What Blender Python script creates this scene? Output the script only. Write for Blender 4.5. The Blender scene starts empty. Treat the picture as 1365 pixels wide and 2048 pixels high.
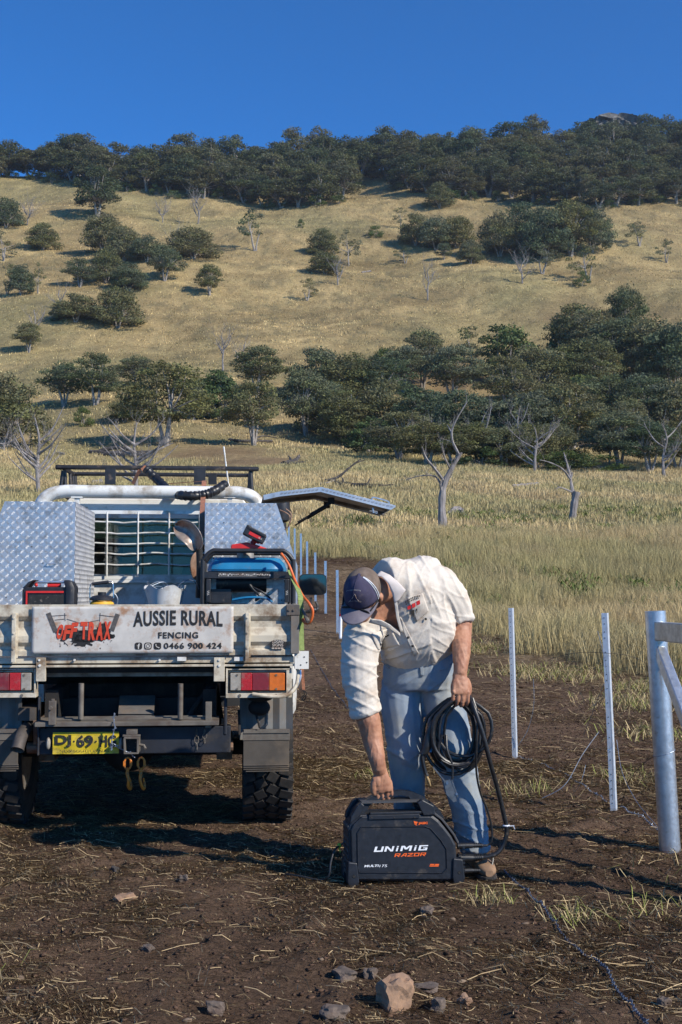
import bpy, bmesh, math, random
import numpy as np
from mathutils import Vector, Matrix, noise
R = math.radians
rnd = random.Random(7)
C = bpy.context.scene.collection
# ---------------------------------------------------------------- camera
F = 2400.0                      # focal length in photo pixels (photo 1365 x 2048)
PITCH = math.atan(162 / F)
CAMH = 1.30
cd = bpy.data.cameras.new('camera'); cam = bpy.data.objects.new('camera', cd); C.objects.link(cam)
cam.location = (0, 0, CAMH); cam.rotation_euler = (R(90) + PITCH, 0, 0)
cd.sensor_fit = 'VERTICAL'; cd.sensor_height = 24.0; cd.lens = 24.0 * F / 2048
cd.clip_end = 3000; cd.clip_start = 0.05
bpy.context.scene.camera = cam
# ---------------------------------------------------------------- light
SUN_EL = 34; SUN_AZ = 33        # azimuth: degrees the sun stands behind the camera plane, on the right
sv = Vector((math.cos(R(SUN_AZ)) * math.cos(R(SUN_EL)), -math.sin(R(SUN_AZ)) * math.cos(R(SUN_EL)), math.sin(R(SUN_EL))))
sc = bpy.context.scene
w = bpy.data.worlds.new('World'); sc.world = w; w.use_nodes = True
nt = w.node_tree; bg = nt.nodes['Background']
sky = nt.nodes.new('ShaderNodeTexSky'); sky.sky_type = 'NISHITA'; sky.sun_disc = False
sky.sun_elevation = R(SUN_EL); sky.sun_rotation = R(90 + SUN_AZ)
sky.altitude = 1500; sky.air_density = 0.75; sky.dust_density = 0.0; sky.ozone_density = 4.0
hs = nt.nodes.new('ShaderNodeMix'); hs.data_type = 'RGBA'; hs.blend_type = 'MULTIPLY'; hs.inputs[0].default_value = 1; hs.inputs[7].default_value = (.28, .95, 1.47, 1)
nt.links.new(sky.outputs[0], hs.inputs[6]); nt.links.new(hs.outputs[2], bg.inputs[0])
bg.inputs[1].default_value = 0.11
ld = bpy.data.lights.new('sun', 'SUN'); ld.energy = 4.6; ld.angle = R(0.5); ld.color = (1.0, 0.93, 0.82)
sun = bpy.data.objects.new('sun', ld); C.objects.link(sun)
sun.rotation_euler = sv.to_track_quat('Z', 'Y').to_euler(); sun.location = (8, -4, 12)
vs = sc.view_settings; vs.view_transform = 'Standard'; vs.look = 'None'; vs.exposure = 0.34; vs.gamma = 1.0
sc.cycles.max_bounces = 5; sc.cycles.diffuse_bounces = 3; sc.cycles.glossy_bounces = 3
sc.cycles.transparent_max_bounces = 12; sc.cycles.caustics_reflective = False; sc.cycles.caustics_refractive = False
sc.cycles.use_denoising = True; sc.cycles.denoiser = 'OPENIMAGEDENOISE'; sc.cycles.denoising_prefilter = 'ACCURATE'
# ---------------------------------------------------------------- terrain function
PY = [0, 12, 17, 20, 23.2, 25.6, 28.2, 32, 35, 50, 75, 100, 125, 155, 185, 215, 250, 300, 318]
PZ = [0, 0, .12, .30, .565, .80, 1.07, 1.62, 2.0, 3.95, 7.6, 11.8, 16.7, 26.2, 38.8, 53.8, 72.8, 99.5, 108.5]
_g = np.arange(-40, 900, 0.5)
_raw = np.interp(_g, PY, PZ); _raw[_g > 318] = 108.5 + (_g[_g > 318] - 318) * .58
def _sm(a, k):
    ker = np.hanning(2 * k + 3)[1:-1]; ker /= ker.sum()
    return np.convolve(np.pad(a, k, mode='edge'), ker, 'valid')
_s1 = _sm(_raw, 4); _s2 = _sm(_raw, 26)
_t = np.clip((_g - 40) / 40, 0, 1); _prof = _s1 * (1 - _t) + _s2 * _t
def gz(x, y):
    """ground height, metres; arrays or floats"""
    x = np.asarray(x, float); y = np.asarray(y, float)
    ang = np.clip(x / np.maximum(y, 1), -.5, .5)                     # the ridge climbs to the right
    crest = np.interp(ang, [-.5, -.28, -.05, .1, .2, .3, .5], [334, 337, 346, 354, 372, 386, 392])
    ye = np.where(y > crest, crest + 6 * np.tanh((y - crest) / 6.0) - np.maximum(y - crest, 0) * .25, y)
    z = np.interp(ye, _g, _prof)
    a = np.clip((y - 45) / 120, 0, 1)
    z = z + a * (1.1 * np.sin(x * .051 + y * .013 + 1.2) + .8 * np.sin(x * .09 - y * .06) + .5 * np.sin(y * .16 + x * .03 + 2) + .35 * np.sin(x * .21 + y * .09))
    b = np.clip((y - 11) / 12, 0, 1)
    z = z + b * .05 * (np.sin(x * .9 + y * .5) + np.sin(x * .37 - y * .71 + 1)) 
    return z
cp, sp = math.cos(PITCH), math.sin(PITCH)
def ray(px, py):
    dx = (px - 682.5) / F; dy = (1024 - py) / F
    return Vector((dx, cp - dy * sp, sp + dy * cp))
def W(px, py, Y):
    r = ray(px, py); t = Y / r.y
    return Vector((r.x * t, Y, CAMH + r.z * t))
def G(px, py):
    """where the sight line through a photo pixel meets the ground"""
    r = ray(px, py); Y = np.concatenate([np.arange(2, 60, .05), np.arange(60, 420, .25)])
    t = Y / r.y; z = CAMH + r.z * t; g = gz(r.x * t, Y)
    k = np.nonzero(z <= g)[0]
    k = k[0] if len(k) else len(Y) - 1
    return Vector((r.x * t[k], Y[k], float(gz(r.x * t[k], Y[k]))))
def gp(x, y, dz=0):
    return Vector((x, y, float(gz(x, y)) + dz))
# ---------------------------------------------------------------- helpers
def tag(o, label=None, cat=None, group=None, kind=None):
    if label: o['label'] = label
    if cat: o['category'] = cat
    if group: o['group'] = group
    if kind: o['kind'] = kind
    return o
def empty(name, loc=(0, 0, 0), rz=0, label=None, cat=None, group=None):
    o = bpy.data.objects.new(name, None); C.objects.link(o); o.location = loc; o.rotation_euler = (0, 0, rz)
    o.empty_display_size = .1
    return tag(o, label, cat, group)
class MB:
    def __init__(s): s.v = []; s.f = []; s.m = []; s.mi = 0
    def add(s, vs, fs):
        n = len(s.v); s.v += [tuple(v) for v in vs]; s.f += [tuple(i + n for i in f) for f in fs]; s.m += [s.mi] * len(fs)
    def box(s, x0, x1, y0, y1, z0, z1):
        s.add([(x0, y0, z0), (x1, y0, z0), (x1, y1, z0), (x0, y1, z0), (x0, y0, z1), (x1, y0, z1), (x1, y1, z1), (x0, y1, z1)],
              [(0, 3, 2, 1), (4, 5, 6, 7), (0, 1, 5, 4), (1, 2, 6, 5), (2, 3, 7, 6), (3, 0, 4, 7)])
    def obox(s, M, hx, hy, hz):
        vs = [M @ Vector((x * hx, y * hy, z * hz)) for z in (-1, 1) for x, y in ((-1, -1), (1, -1), (1, 1), (-1, 1))]
        s.add(vs, [(0, 3, 2, 1), (4, 5, 6, 7), (0, 1, 5, 4), (1, 2, 6, 5), (2, 3, 7, 6), (3, 0, 4, 7)])
    def bar(s, a, b, wx, wz, up=(0, 0, 1)):
        a = Vector(a); b = Vector(b); d = b - a; y = d.normalized(); u = Vector(up)
        x = y.cross(u); x = x.normalized() if x.length > 1e-4 else Vector((1, 0, 0)); z = x.cross(y)
        M = Matrix((x, y, z)).transposed().to_4x4(); M.translation = (a + b) / 2
        s.obox(M, wx / 2, d.length / 2, wz / 2)
    def prism(s, poly, axis, a0, a1):
        """poly: 2-D outline; axis 'x','y','z' = extrusion axis; the outline fills the other two in order"""
        n = len(poly)
        def p(q, a): return {'x': (a, q[0], q[1]), 'y': (q[0], a, q[1]), 'z': (q[0], q[1], a)}[axis]
        s.add([p(q, a0) for q in poly] + [p(q, a1) for q in poly],
              [tuple(range(n))[::-1], tuple(range(n, 2 * n))] + [(i, (i + 1) % n, n + (i + 1) % n, n + i) for i in range(n)])
    def tube(s, pts, r, seg=8, closed=False, cap=True, flat=None):
        pts = [Vector(p) for p in pts]; n = len(pts)
        rr = r if isinstance(r, (list, tuple)) else [r] * n
        T = []
        for i in range(n):
            a = pts[(i - 1) % n] if (closed or i) else pts[0]; b = pts[(i + 1) % n] if (closed or i < n - 1) else pts[-1]
            d = (b - a); T.append(d.normalized() if d.length > 1e-9 else Vector((0, 0, 1)))
        x = T[0].orthogonal().normalized(); base = len(s.v); vs = []
        for i in range(n):
            x = (x - T[i] * x.dot(T[i])); x = x.normalized() if x.length > 1e-6 else T[i].orthogonal().normalized()
            y = T[i].cross(x)
            for k in range(seg):
                a = 2 * math.pi * k / seg
                vs.append(pts[i] + (x * math.cos(a) + y * math.sin(a)) * rr[i])
        fs = []
        for i in range(n if closed else n - 1):
            j = (i + 1) % n
            for k in range(seg):
                k2 = (k + 1) % seg
                fs.append((i * seg + k, i * seg + k2, j * seg + k2, j * seg + k))
        if cap and not closed:
            fs.append(tuple(range(seg))[::-1]); fs.append(tuple((n - 1) * seg + k for k in range(seg)))
        s.add(vs, fs)
    def lathe(s, prof, M, seg=24, cap=False):
        """prof: (radius, height) about the local z of M"""
        n = len(prof); vs = []
        for r, h in prof:
            for k in range(seg):
                a = 2 * math.pi * k / seg; vs.append(M @ Vector((r * math.cos(a), r * math.sin(a), h)))
        fs = [(i * seg + k, i * seg + (k + 1) % seg, (i + 1) * seg + (k + 1) % seg, (i + 1) * seg + k) for i in range(n - 1) for k in range(seg)]
        if cap: fs += [tuple(range(seg))[::-1], tuple((n - 1) * seg + k for k in range(seg))]
        s.add(vs, fs)
    def ball(s, c, rx, ry=None, rz=None, M=None, seg=16, rings=10):
        ry = ry or rx; rz = rz or rx; c = Vector(c); vs = []; fs = []
        for i in range(rings + 1):
            th = math.pi * i / rings
            for k in range(seg):
                a = 2 * math.pi * k / seg
                p = Vector((rx * math.sin(th) * math.cos(a), ry * math.sin(th) * math.sin(a), rz * math.cos(th)))
                vs.append(c + (M @ p if M else p))
        for i in range(rings):
            for k in range(seg):
                fs.append((i * seg + k, (i + 1) * seg + k, (i + 1) * seg + (k + 1) % seg, i * seg + (k + 1) % seg))
        s.add(vs, fs)
    def loft(s, secs, seg=20, p=2.0):
        """secs: (centre, xaxis, yaxis, rx, ry)"""
        vs = []; n = len(secs)
        for c, ax, ay, rx, ry in secs:
            for k in range(seg):
                a = 2 * math.pi * k / seg; ca, sa = math.cos(a), math.sin(a)
                q = (abs(ca) ** p + abs(sa) ** p) ** (-1 / p)
                vs.append(Vector(c) + Vector(ax) * (rx * ca * q) + Vector(ay) * (ry * sa * q))
        fs = [(i * seg + k, i * seg + (k + 1) % seg, (i + 1) * seg + (k + 1) % seg, (i + 1) * seg + k) for i in range(n - 1) for k in range(seg)]
        fs += [tuple(range(seg))[::-1], tuple((n - 1) * seg + k for k in range(seg))]
        s.add(vs, fs)
    def build(s, name, mat, parent=None, smooth=False, bev=0, label=None):
        me = bpy.data.meshes.new(name); me.from_pydata(s.v, [], s.f)
        for mm in (mat if isinstance(mat, (list, tuple)) else [mat]): me.materials.append(mm)
        if any(s.m): me.polygons.foreach_set('material_index', s.m)
        bm = bmesh.new(); bm.from_mesh(me); bmesh.ops.remove_doubles(bm, verts=bm.verts, dist=1e-6)
        bmesh.ops.recalc_face_normals(bm, faces=bm.faces); bm.to_mesh(me); bm.free()
        if smooth:
            me.polygons.foreach_set('use_smooth', [True] * len(me.polygons)); me.set_sharp_from_angle(angle=R(38))
        o = bpy.data.objects.new(name, me); C.objects.link(o)
        if parent: o.parent = parent
        if bev:
            b = o.modifiers.new('bevel', 'BEVEL'); b.width = bev; b.segments = 2; b.limit_method = 'ANGLE'; b.angle_limit = R(40)
        if label: o['label'] = label
        return o
def spline(pts, n=6, closed=False):
    P = [Vector(p) for p in pts]; m = len(P); out = []
    for i in range(m if closed else m - 1):
        if closed: a, b, c, d = P[i - 1], P[i], P[(i + 1) % m], P[(i + 2) % m]
        else: a, b, c, d = P[max(i - 1, 0)], P[i], P[i + 1], P[min(i + 2, m - 1)]
        for k in range(n):
            t = k / n; out.append(.5 * ((2 * b) + (c - a) * t + (2 * a - 5 * b + 4 * c - d) * t * t + (3 * b - a - 3 * c + d) * t ** 3))
    if not closed: out.append(P[-1])
    return out
def lerps(vals, n):
    out = []
    for i in range(len(vals) - 1): out += [vals[i] + (vals[i + 1] - vals[i]) * k / n for k in range(n)]
    return out + [vals[-1]]
def npmesh(name, V, Fq, mat, parent=None, col=None, smooth=False, nper=None):
    """big mesh straight from numpy: V (n,3), Fq (m,k)"""
    me = bpy.data.meshes.new(name); V = np.asarray(V, np.float32); Fq = np.asarray(Fq, np.int32)
    k = Fq.shape[1]; me.vertices.add(len(V)); me.vertices.foreach_set('co', V.ravel())
    me.loops.add(Fq.size); me.loops.foreach_set('vertex_index', Fq.ravel())
    me.polygons.add(len(Fq)); me.polygons.foreach_set('loop_start', np.arange(0, Fq.size, k, dtype=np.int32))
    me.polygons.foreach_set('loop_total', np.full(len(Fq), k, np.int32))
    if smooth: me.polygons.foreach_set('use_smooth', np.ones(len(Fq), bool))
    me.update(calc_edges=True); me.materials.append(mat)
    if col is not None:
        a = me.attributes.new('tint', 'FLOAT_COLOR', 'POINT'); c4 = np.ones((len(V), 4), np.float32); c4[:, :3] = col
        a.data.foreach_set('color', c4.ravel())
    o = bpy.data.objects.new(name, me); C.objects.link(o)
    if parent: o.parent = parent
    return o
# ---------------------------------------------------------------- materials
def mat(name, col, rough=.6, metal=0, var=.15, vs_=8, bump=0, bs=60, dirt=None, dirt_amt=.5, ds=5, spec=.5, col2=None, coord='Object', attr=None, coat=0, stretch=None):
    m = bpy.data.materials.new(name); m.use_nodes = True; t = m.node_tree; N = t.nodes; L = t.links; b = N['Principled BSDF']
    tc = N.new('ShaderNodeTexCoord'); src = tc.outputs[coord]
    if stretch:
        mp = N.new('ShaderNodeMapping'); mp.inputs['Scale'].default_value = stretch; L.new(src, mp.inputs[0]); src = mp.outputs[0]
    def nz(sc_, det=4, ro=.55):
        n = N.new('ShaderNodeTexNoise'); n.inputs['Scale'].default_value = sc_; n.inputs['Detail'].default_value = det; n.inputs['Roughness'].default_value = ro
        L.new(src, n.inputs['Vector']); return n.outputs['Fac']
    def ramp(f, a, b_, ca=(0, 0, 0, 1), cb=(1, 1, 1, 1)):
        r = N.new('ShaderNodeValToRGB'); r.color_ramp.elements[0].position = a; r.color_ramp.elements[1].position = b_
        r.color_ramp.elements[0].color = ca; r.color_ramp.elements[1].color = cb; L.new(f, r.inputs[0]); return r.outputs[0]
    def mix(f, A, B, mode='MIX'):
        x = N.new('ShaderNodeMix'); x.data_type = 'RGBA'; x.blend_type = mode
        if hasattr(f, 'is_output'): L.new(f, x.inputs[0])
        else: x.inputs[0].default_value = f
        for q, i in ((A, 6), (B, 7)):
            if hasattr(q, 'is_output'): L.new(q, x.inputs[i])
            else: x.inputs[i].default_value = (*q[:3], 1)
        return x.outputs[2]
    if attr:
        an = N.new('ShaderNodeAttribute'); an.attribute_name = attr; base = an.outputs['Color']
    else:
        c2 = col2 or tuple(min(1, c * (1 - var * 1.6)) for c in col); c1 = tuple(min(1, c * (1 + var * .6)) for c in col)
        base = mix(ramp(nz(vs_), .3, .7), c2, c1)
    if dirt:
        base = mix(ramp(nz(ds, 8, .65), .62 - dirt_amt * .3, .78 - dirt_amt * .25), base, dirt)
    L.new(base, b.inputs['Base Color'])
    b.inputs['Roughness'].default_value = rough; b.inputs['Metallic'].default_value = metal
    b.inputs['Specular IOR Level'].default_value = spec; b.inputs['Coat Weight'].default_value = coat
    if rough < .7 and var:
        rr = N.new('ShaderNodeMapRange'); rr.inputs[3].default_value = max(.05, rough - .12); rr.inputs[4].default_value = min(1, rough + .18)
        L.new(nz(vs_ * 2.3, 5), rr.inputs[0]); L.new(rr.outputs[0], b.inputs['Roughness'])
    if bump:
        bn = N.new('ShaderNodeBump'); bn.inputs['Strength'].default_value = 1; bn.inputs['Distance'].default_value = bump
        L.new(nz(bs, 5, .6), bn.inputs['Height']); L.new(bn.outputs[0], b.inputs['Normal'])
    return m
DUST = (.20, .145, .10)
M = {}
M['cream'] = mat('cream_paint', (.60, .54, .42), .45, 0, .08, 6, .0004, 90, dirt=(.22, .15, .09), dirt_amt=.55, ds=9)
M['cream_clean'] = mat('white_paint', (.74, .73, .68), .35, 0, .06, 6, 0, 90, dirt=(.36, .31, .24), dirt_amt=.4, ds=7)
M['board'] = mat('sign_board', (.56, .53, .48), .5, 0, .10, 14, .0006, 25, dirt=(.36, .20, .11), dirt_amt=.35, ds=13)
M['ink'] = mat('ink_black', (.018, .017, .016), .6, 0, .3, 40, dirt=(.30, .25, .2), dirt_amt=.08, ds=60)
M['red_ink'] = mat('red_ink', (.62, .06, .02), .5, 0, .15, 40, dirt=(.4, .2, .1), dirt_amt=.1, ds=60)
M['alu'] = mat('aluminium_plate', (.60, .61, .62), .42, .78, .10, 5, .0002, 200, dirt=(.28, .25, .22), dirt_amt=.18, ds=11)
M['alu_dark'] = mat('dusty_aluminium', (.34, .31, .27), .5, .6, .2, 8, .0004, 60, dirt=(.14, .10, .07), dirt_amt=.6, ds=7)
M['galv'] = mat('galvanised_steel', (.62, .66, .70), .36, .85, .12, 30, .0003, 120, dirt=(.4, .38, .34), dirt_amt=.15, ds=20)
M['galv_rail'] = mat('galvanised_rail', (.56, .55, .50), .42, .7, .2, 25, .0004, 60, dirt=(.40, .37, .31), dirt_amt=.3, ds=14, stretch=(.3, 1, 1))
M['picket'] = mat('picket_zinc', (.66, .70, .74), .5, .55, .10, 30, .0003, 120)
M['black_steel'] = mat('black_powdercoat', (.022, .022, .024), .42, 0, .3, 20, .0004, 150, dirt=DUST, dirt_amt=.1, ds=12)
M['chassis'] = mat('dirty_chassis', (.016, .014, .013), .85, 0, .3, 12, .001, 60, dirt=(.045, .033, .025), dirt_amt=.4, ds=8)
M['step'] = mat('dusty_steel', (.16, .14, .115), .7, .1, .25, 12, .0008, 60, dirt=(.09, .065, .05), dirt_amt=.45, ds=9)
M['bumper'] = mat('dark_bumper', (.016, .019, .028), .6, 0, .3, 10, .0005, 60, dirt=(.05, .04, .03), dirt_amt=.3, ds=7)
M['rubber'] = mat('tyre_rubber', (.026, .024, .022), .85, 0, .3, 14, .0008, 80, dirt=(.07, .053, .040), dirt_amt=.3, ds=12)
M['flap'] = mat('mudflap_rubber', (.085, .072, .058), .8, 0, .25, 7, .0006, 90, dirt=(.13, .10, .07), dirt_amt=.5, ds=4)
M['red_lens'] = mat('red_lens', (.42, .02, .025), .25, 0, .12, 60, .0006, 220, dirt=(.25, .12, .10), dirt_amt=.35, ds=14)
M['red_lens2'] = mat('deep_red_lens', (.20, .022, .03), .3, 0, .12, 60, .0006, 220, dirt=(.16, .10, .09), dirt_amt=.45, ds=14)
M['amber_lens'] = mat('amber_lens', (.62, .15, .02), .3, 0, .12, 60, .0008, 200, dirt=(.35, .20, .10), dirt_amt=.3, ds=14)
M['clear_lens'] = mat('clear_lens', (.36, .33, .28), .35, 0, .12, 60, .0006, 220, dirt=(.22, .18, .14), dirt_amt=.4, ds=14)
M['plate'] = mat('plate_yellow', (.62, .46, .02), .45, 0, .1, 20, .0006, 40, dirt=(.25, .19, .05), dirt_amt=.3, ds=16)
M['chain'] = mat('chain_yellow', (.72, .20, .012), .5, .1, .2, 40, .0006, 80, dirt=(.20, .10, .04), dirt_amt=.45, ds=50)
M['rust'] = mat('rusty_steel', (.30, .19, .13), .65, .35, .3, 12, .001, 50, dirt=(.16, .07, .035), dirt_amt=.5, ds=9)
M['blue'] = mat('tank_blue', (.02, .19, .37), .32, 0, .12, 9, .0002, 60, dirt=(.12, .14, .15), dirt_amt=.3, ds=8)
M['red'] = mat('tool_red', (.62, .025, .02), .4, 0, .1, 20, 0, 60)
M['orange'] = mat('orange_hose', (.75, .15, .03), .45, 0, .15, 20)
M['orange_strap'] = mat('faded_orange_strap', (.42, .17, .09), .85, 0, .25, 60, .0006, 300, dirt=(.2, .12, .08), dirt_amt=.4, ds=20)
M['green_strap'] = mat('green_strap', (.25, .33, .10), .8, 0, .2, 60, .0005, 300)
M['bucket'] = mat('white_plastic', (.62, .62, .60), .45, 0, .08, 12, 0, 50, dirt=(.35, .3, .24), dirt_amt=.3, ds=8)
M['amber'] = mat('amber_plastic', (.75, .40, .04), .3, 0, .1, 20)
M['chrome'] = mat('bright_steel', (.7, .7, .7), .2, 1, .1, 20)
M['welder'] = mat('welder_plastic', (.014, .017, .024), .42, 0, .25, 30, .0003, 500, dirt=(.09, .075, .06), dirt_amt=.12, ds=10)
M['welder_grey'] = mat('textured_grey_plastic', (.055, .056, .060), .6, 0, .15, 40, .0008, 600, dirt=(.12, .10, .08), dirt_amt=.3, ds=8)
M['white_ink'] = mat('white_ink', (.8, .82, .85), .5, 0, .05)
M['orange_ink'] = mat('orange_ink', (.85, .13, .015), .5, 0, .05)
M['cable'] = mat('cable_rubber', (.018, .018, .019), .36, 0, .3, 40, .0003, 200, dirt=(.10, .08, .06), dirt_amt=.1, ds=30)
M['denim'] = mat('denim', (.275, .32, .36), .92, 0, .2, 9, .0012, 420, col2=(.18, .225, .28), dirt=(.34, .35, .33), dirt_amt=.5, ds=6, spec=.15)
M['shirt'] = mat('shirt_cotton', (.66, .595, .51), .92, 0, .06, 9, .0030, 34, dirt=(.50, .42, .34), dirt_amt=.35, ds=9, spec=.1)
M['shirt_in'] = mat('shirt_lining', (.60, .54, .50), .92, 0, .05, 7, .0006, 60, spec=.1)
M['skin'] = mat('skin', (.44, .225, .135), .52, 0, .12, 22, .0010, 90, col2=(.33, .145, .085), dirt=(.25, .12, .07), dirt_amt=.25, ds=26, spec=.35)
M['hair'] = mat('hair', (.05, .03, .02), .7, 0, .3, 200, .001, 300)
M['cap_navy'] = mat('cap_navy', (.068, .062, .105), .9, 0, .2, 20, .0006, 300, dirt=(.13, .11, .12), dirt_amt=.3, ds=18, spec=.15)
M['cap_mesh'] = mat('cap_mesh', (.19, .145, .115), .95, 0, .2, 30, .0015, 420, spec=.1)
M['cap_brim'] = mat('cap_brim', (.19, .17, .19), .9, 0, .2, 14, .0006, 300, col2=(.12, .11, .14), spec=.15)
M['boot'] = mat('tan_leather', (.30, .18, .10), .75, 0, .25, 20, .0008, 90, dirt=(.16, .11, .08), dirt_amt=.4, ds=14)
M['sole'] = mat('dark_sole', (.03, .026, .023), .8, 0, .2, 20, dirt=DUST, dirt_amt=.3, ds=14)
M['barb'] = mat('zinc_wire', (.30, .34, .40), .45, .7, .2, 60)
M['blue_wire'] = mat('blue_wire', (.085, .115, .17), .5, .3, .2, 60)
M['bark'] = mat('pale_bark', (.36, .32, .28), .9, 0, .3, 9, .012, 16, dirt=(.11, .085, .07), dirt_amt=.4, ds=5, stretch=(1, 1, .35))
M['dead'] = mat('weathered_wood', (.30, .27, .255), .9, 0, .3, 7, .012, 18, dirt=(.10, .085, .075), dirt_amt=.45, ds=3, stretch=(1, 1, .3))
M['char'] = mat('charred_wood', (.06, .052, .047), .95, 0, .3, 6, .02, 12, dirt=(.18, .16, .145), dirt_amt=.3, ds=3)
M['stone'] = mat('field_stone', (.155, .118, .092), .9, 0, .3, 16, .004, 40, dirt=(.09, .06, .045), dirt_amt=.5, ds=14)
M['stone_or'] = mat('ochre_stone', (.33, .195, .11), .9, 0, .25, 20, .004, 34, col2=(.20, .13, .09), dirt=(.10, .07, .05), dirt_amt=.35, ds=22)
M['cliff'] = mat('cliff_rock', (.16, .155, .14), .95, 0, .4, .6, .3, 1.1, dirt=(.06, .055, .05), dirt_amt=.5, ds=.8)
M['tint'] = mat('dry_grass', (0, 0, 0), .85, 0, 0, attr='tint', spec=.15)
def glass(name, tint, gl=.25):
    m = bpy.data.materials.new(name); m.use_nodes = True; t = m.node_tree; N = t.nodes; L = t.links
    N.remove(N['Principled BSDF']); out = N['Material Output']
    tr = N.new('ShaderNodeBsdfTransparent'); tr.inputs[0].default_value = (*tint, 1)
    g = N.new('ShaderNodeBsdfGlossy'); g.inputs['Roughness'].default_value = .06; g.inputs[0].default_value = (.9, .9, .9, 1)
    fr = N.new('ShaderNodeFresnel'); fr.inputs[0].default_value = 1.5
    mx = N.new('ShaderNodeMixShader'); L.new(fr.outputs[0], mx.inputs[0]); L.new(tr.outputs[0], mx.inputs[1]); L.new(g.outputs[0], mx.inputs[2]); L.new(mx.outputs[0], out.inputs[0])
    return m
M['glass'] = glass('tinted_glass', (.32, .42, .44))
def leafmat(name, a, b_, c3):
    """foliage: hue differs from tree to tree and from clump to clump"""
    m = bpy.data.materials.new(name); m.use_nodes = True; t = m.node_tree; N = t.nodes; L = t.links; p = N['Principled BSDF']
    at = N.new('ShaderNodeAttribute'); at.attribute_name = 'tint'
    oi = N.new('ShaderNodeObjectInfo'); mr = N.new('ShaderNodeValToRGB'); e = mr.color_ramp.elements
    e[0].color = (*a, 1); e[1].color = (*b_, 1); x = e.new(.5); x.color = (*c3, 1); x = e.new(.75); x.color = (c3[0] * .62, c3[1] * .74, c3[2] * .70, 1); x = e.new(.25); x.color = (a[0] * 1.25, a[1] * 1.12, a[2] * 1.3, 1); L.new(oi.outputs['Random'], mr.inputs[0])
    mx = N.new('ShaderNodeMix'); mx.data_type = 'RGBA'; mx.blend_type = 'MULTIPLY'; mx.inputs[0].default_value = 1
    L.new(mr.outputs[0], mx.inputs[6]); L.new(at.outputs['Color'], mx.inputs[7]); L.new(mx.outputs[2], p.inputs['Base Color'])
    p.inputs['Roughness'].default_value = .75; p.inputs['Specular IOR Level'].default_value = .15
    tl = N.new('ShaderNodeBsdfTranslucent'); L.new(mx.outputs[2], tl.inputs[0]); ms = N.new('ShaderNodeMixShader'); ms.inputs[0].default_value = .32
    L.new(p.outputs[0], ms.inputs[1]); L.new(tl.outputs[0], ms.inputs[2]); L.new(ms.outputs[0], N['Material Output'].inputs[0])
    return m
M['leaf'] = leafmat('gum_leaves', (.152, .162, .068), (.190, .178, .072), (.155, .172, .098))
M['leaf_ridge'] = leafmat('ridge_leaves', (.122, .130, .058), (.158, .148, .064), (.13, .142, .076))
M['leaf_green'] = leafmat('bright_leaves', (.105, .145, .045), (.125, .155, .048), (.10, .138, .055))
def add_text(s, w, h, o, ux, uy, m, parent, name='lettering', off=.0, shear=0, ext=.0006, spacing=1.0, arc=0):
    """lettering as a thin solid, fitted to w x h metres with its lower-left corner at o"""
    cu = bpy.data.curves.new('t', 'FONT'); cu.body = s; cu.size = 1; cu.offset = off; cu.space_character = spacing; cu.resolution_u = 3; cu.fill_mode = 'BOTH'; cu.extrude = 0
    ob = bpy.data.objects.new('t', cu); C.objects.link(ob); bpy.context.view_layer.update()
    me = bpy.data.meshes.new_from_object(ob.evaluated_get(bpy.context.evaluated_depsgraph_get()))
    C.objects.unlink(ob); bpy.data.objects.remove(ob)
    P = np.array([v.co[:] for v in me.vertices]); faces = [tuple(p.vertices) for p in me.polygons]; bpy.data.meshes.remove(me)
    P[:, 0] -= P[:, 0].min(); P[:, 1] -= P[:, 1].min(); P[:, 0] *= w / P[:, 0].max(); P[:, 1] *= h / P[:, 1].max()
    P[:, 0] += P[:, 1] * shear
    o = Vector(o); ux = Vector(ux).normalized(); uy = Vector(uy).normalized(); n = ux.cross(uy)
    mb = MB(); mb.add([o + ux * p[0] + uy * (p[1] + arc * math.sin(math.pi * min(1, max(0, p[0] / w)))) + n * ext for p in P], faces)
    ob = mb.build(name, m, parent)
    return ob
# ================================================================ GROUND
rs = np.random.RandomState(11)
_lat = rs.rand(256, 256)
def vn(x, y):
    xi = np.floor(x).astype(int); yi = np.floor(y).astype(int); fx = x - xi; fy = y - yi
    fx = fx * fx * (3 - 2 * fx); fy = fy * fy * (3 - 2 * fy)
    a = _lat[xi % 256, yi % 256]; b = _lat[(xi + 1) % 256, yi % 256]; c = _lat[xi % 256, (yi + 1) % 256]; d = _lat[(xi + 1) % 256, (yi + 1) % 256]
    return (a * (1 - fx) + b * fx) * (1 - fy) + (c * (1 - fx) + d * fx) * fy
def fbm(x, y, s, o=4, g=.5):
    t = 0; a = 1; n = 0
    for k in range(o): t = t + a * vn(x * s + 17.3 * k, y * s + 5.1 * k); n += a; a *= g; s *= 2.03
    return t / n
def g_disp(x, y):
    near = np.clip(1 - (y - 14) / 10, 0, 1)
    d = (fbm(x, y, 1.6, 3) - .5) * .04 + (fbm(x + 9, y, 9, 3) - .5) * .024 + np.maximum(fbm(x, y + 4, 9, 2) - .5, 0) * .075
    d = d * (1 - .75 * np.exp(-((x - .35) / .7) ** 2 - ((y - 5.45) / .45) ** 2))
    far = np.clip((y - 20) / 40, 0, 1)
    return d * near + far * (fbm(x, y, .35, 3) - .5) * .35
def g_full(x, y): return gz(x, y) + g_disp(np.asarray(x, float), np.asarray(y, float))
def xb(y): return np.interp(y, [6, 12, 17.5, 20, 24.5, 29, 33, 38, 40.5, 43, 46], [8.4, 6.2, 4.3, 3.5, 2.35, 1.8, 1.4, .7, -1.5, -14, -80])
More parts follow.
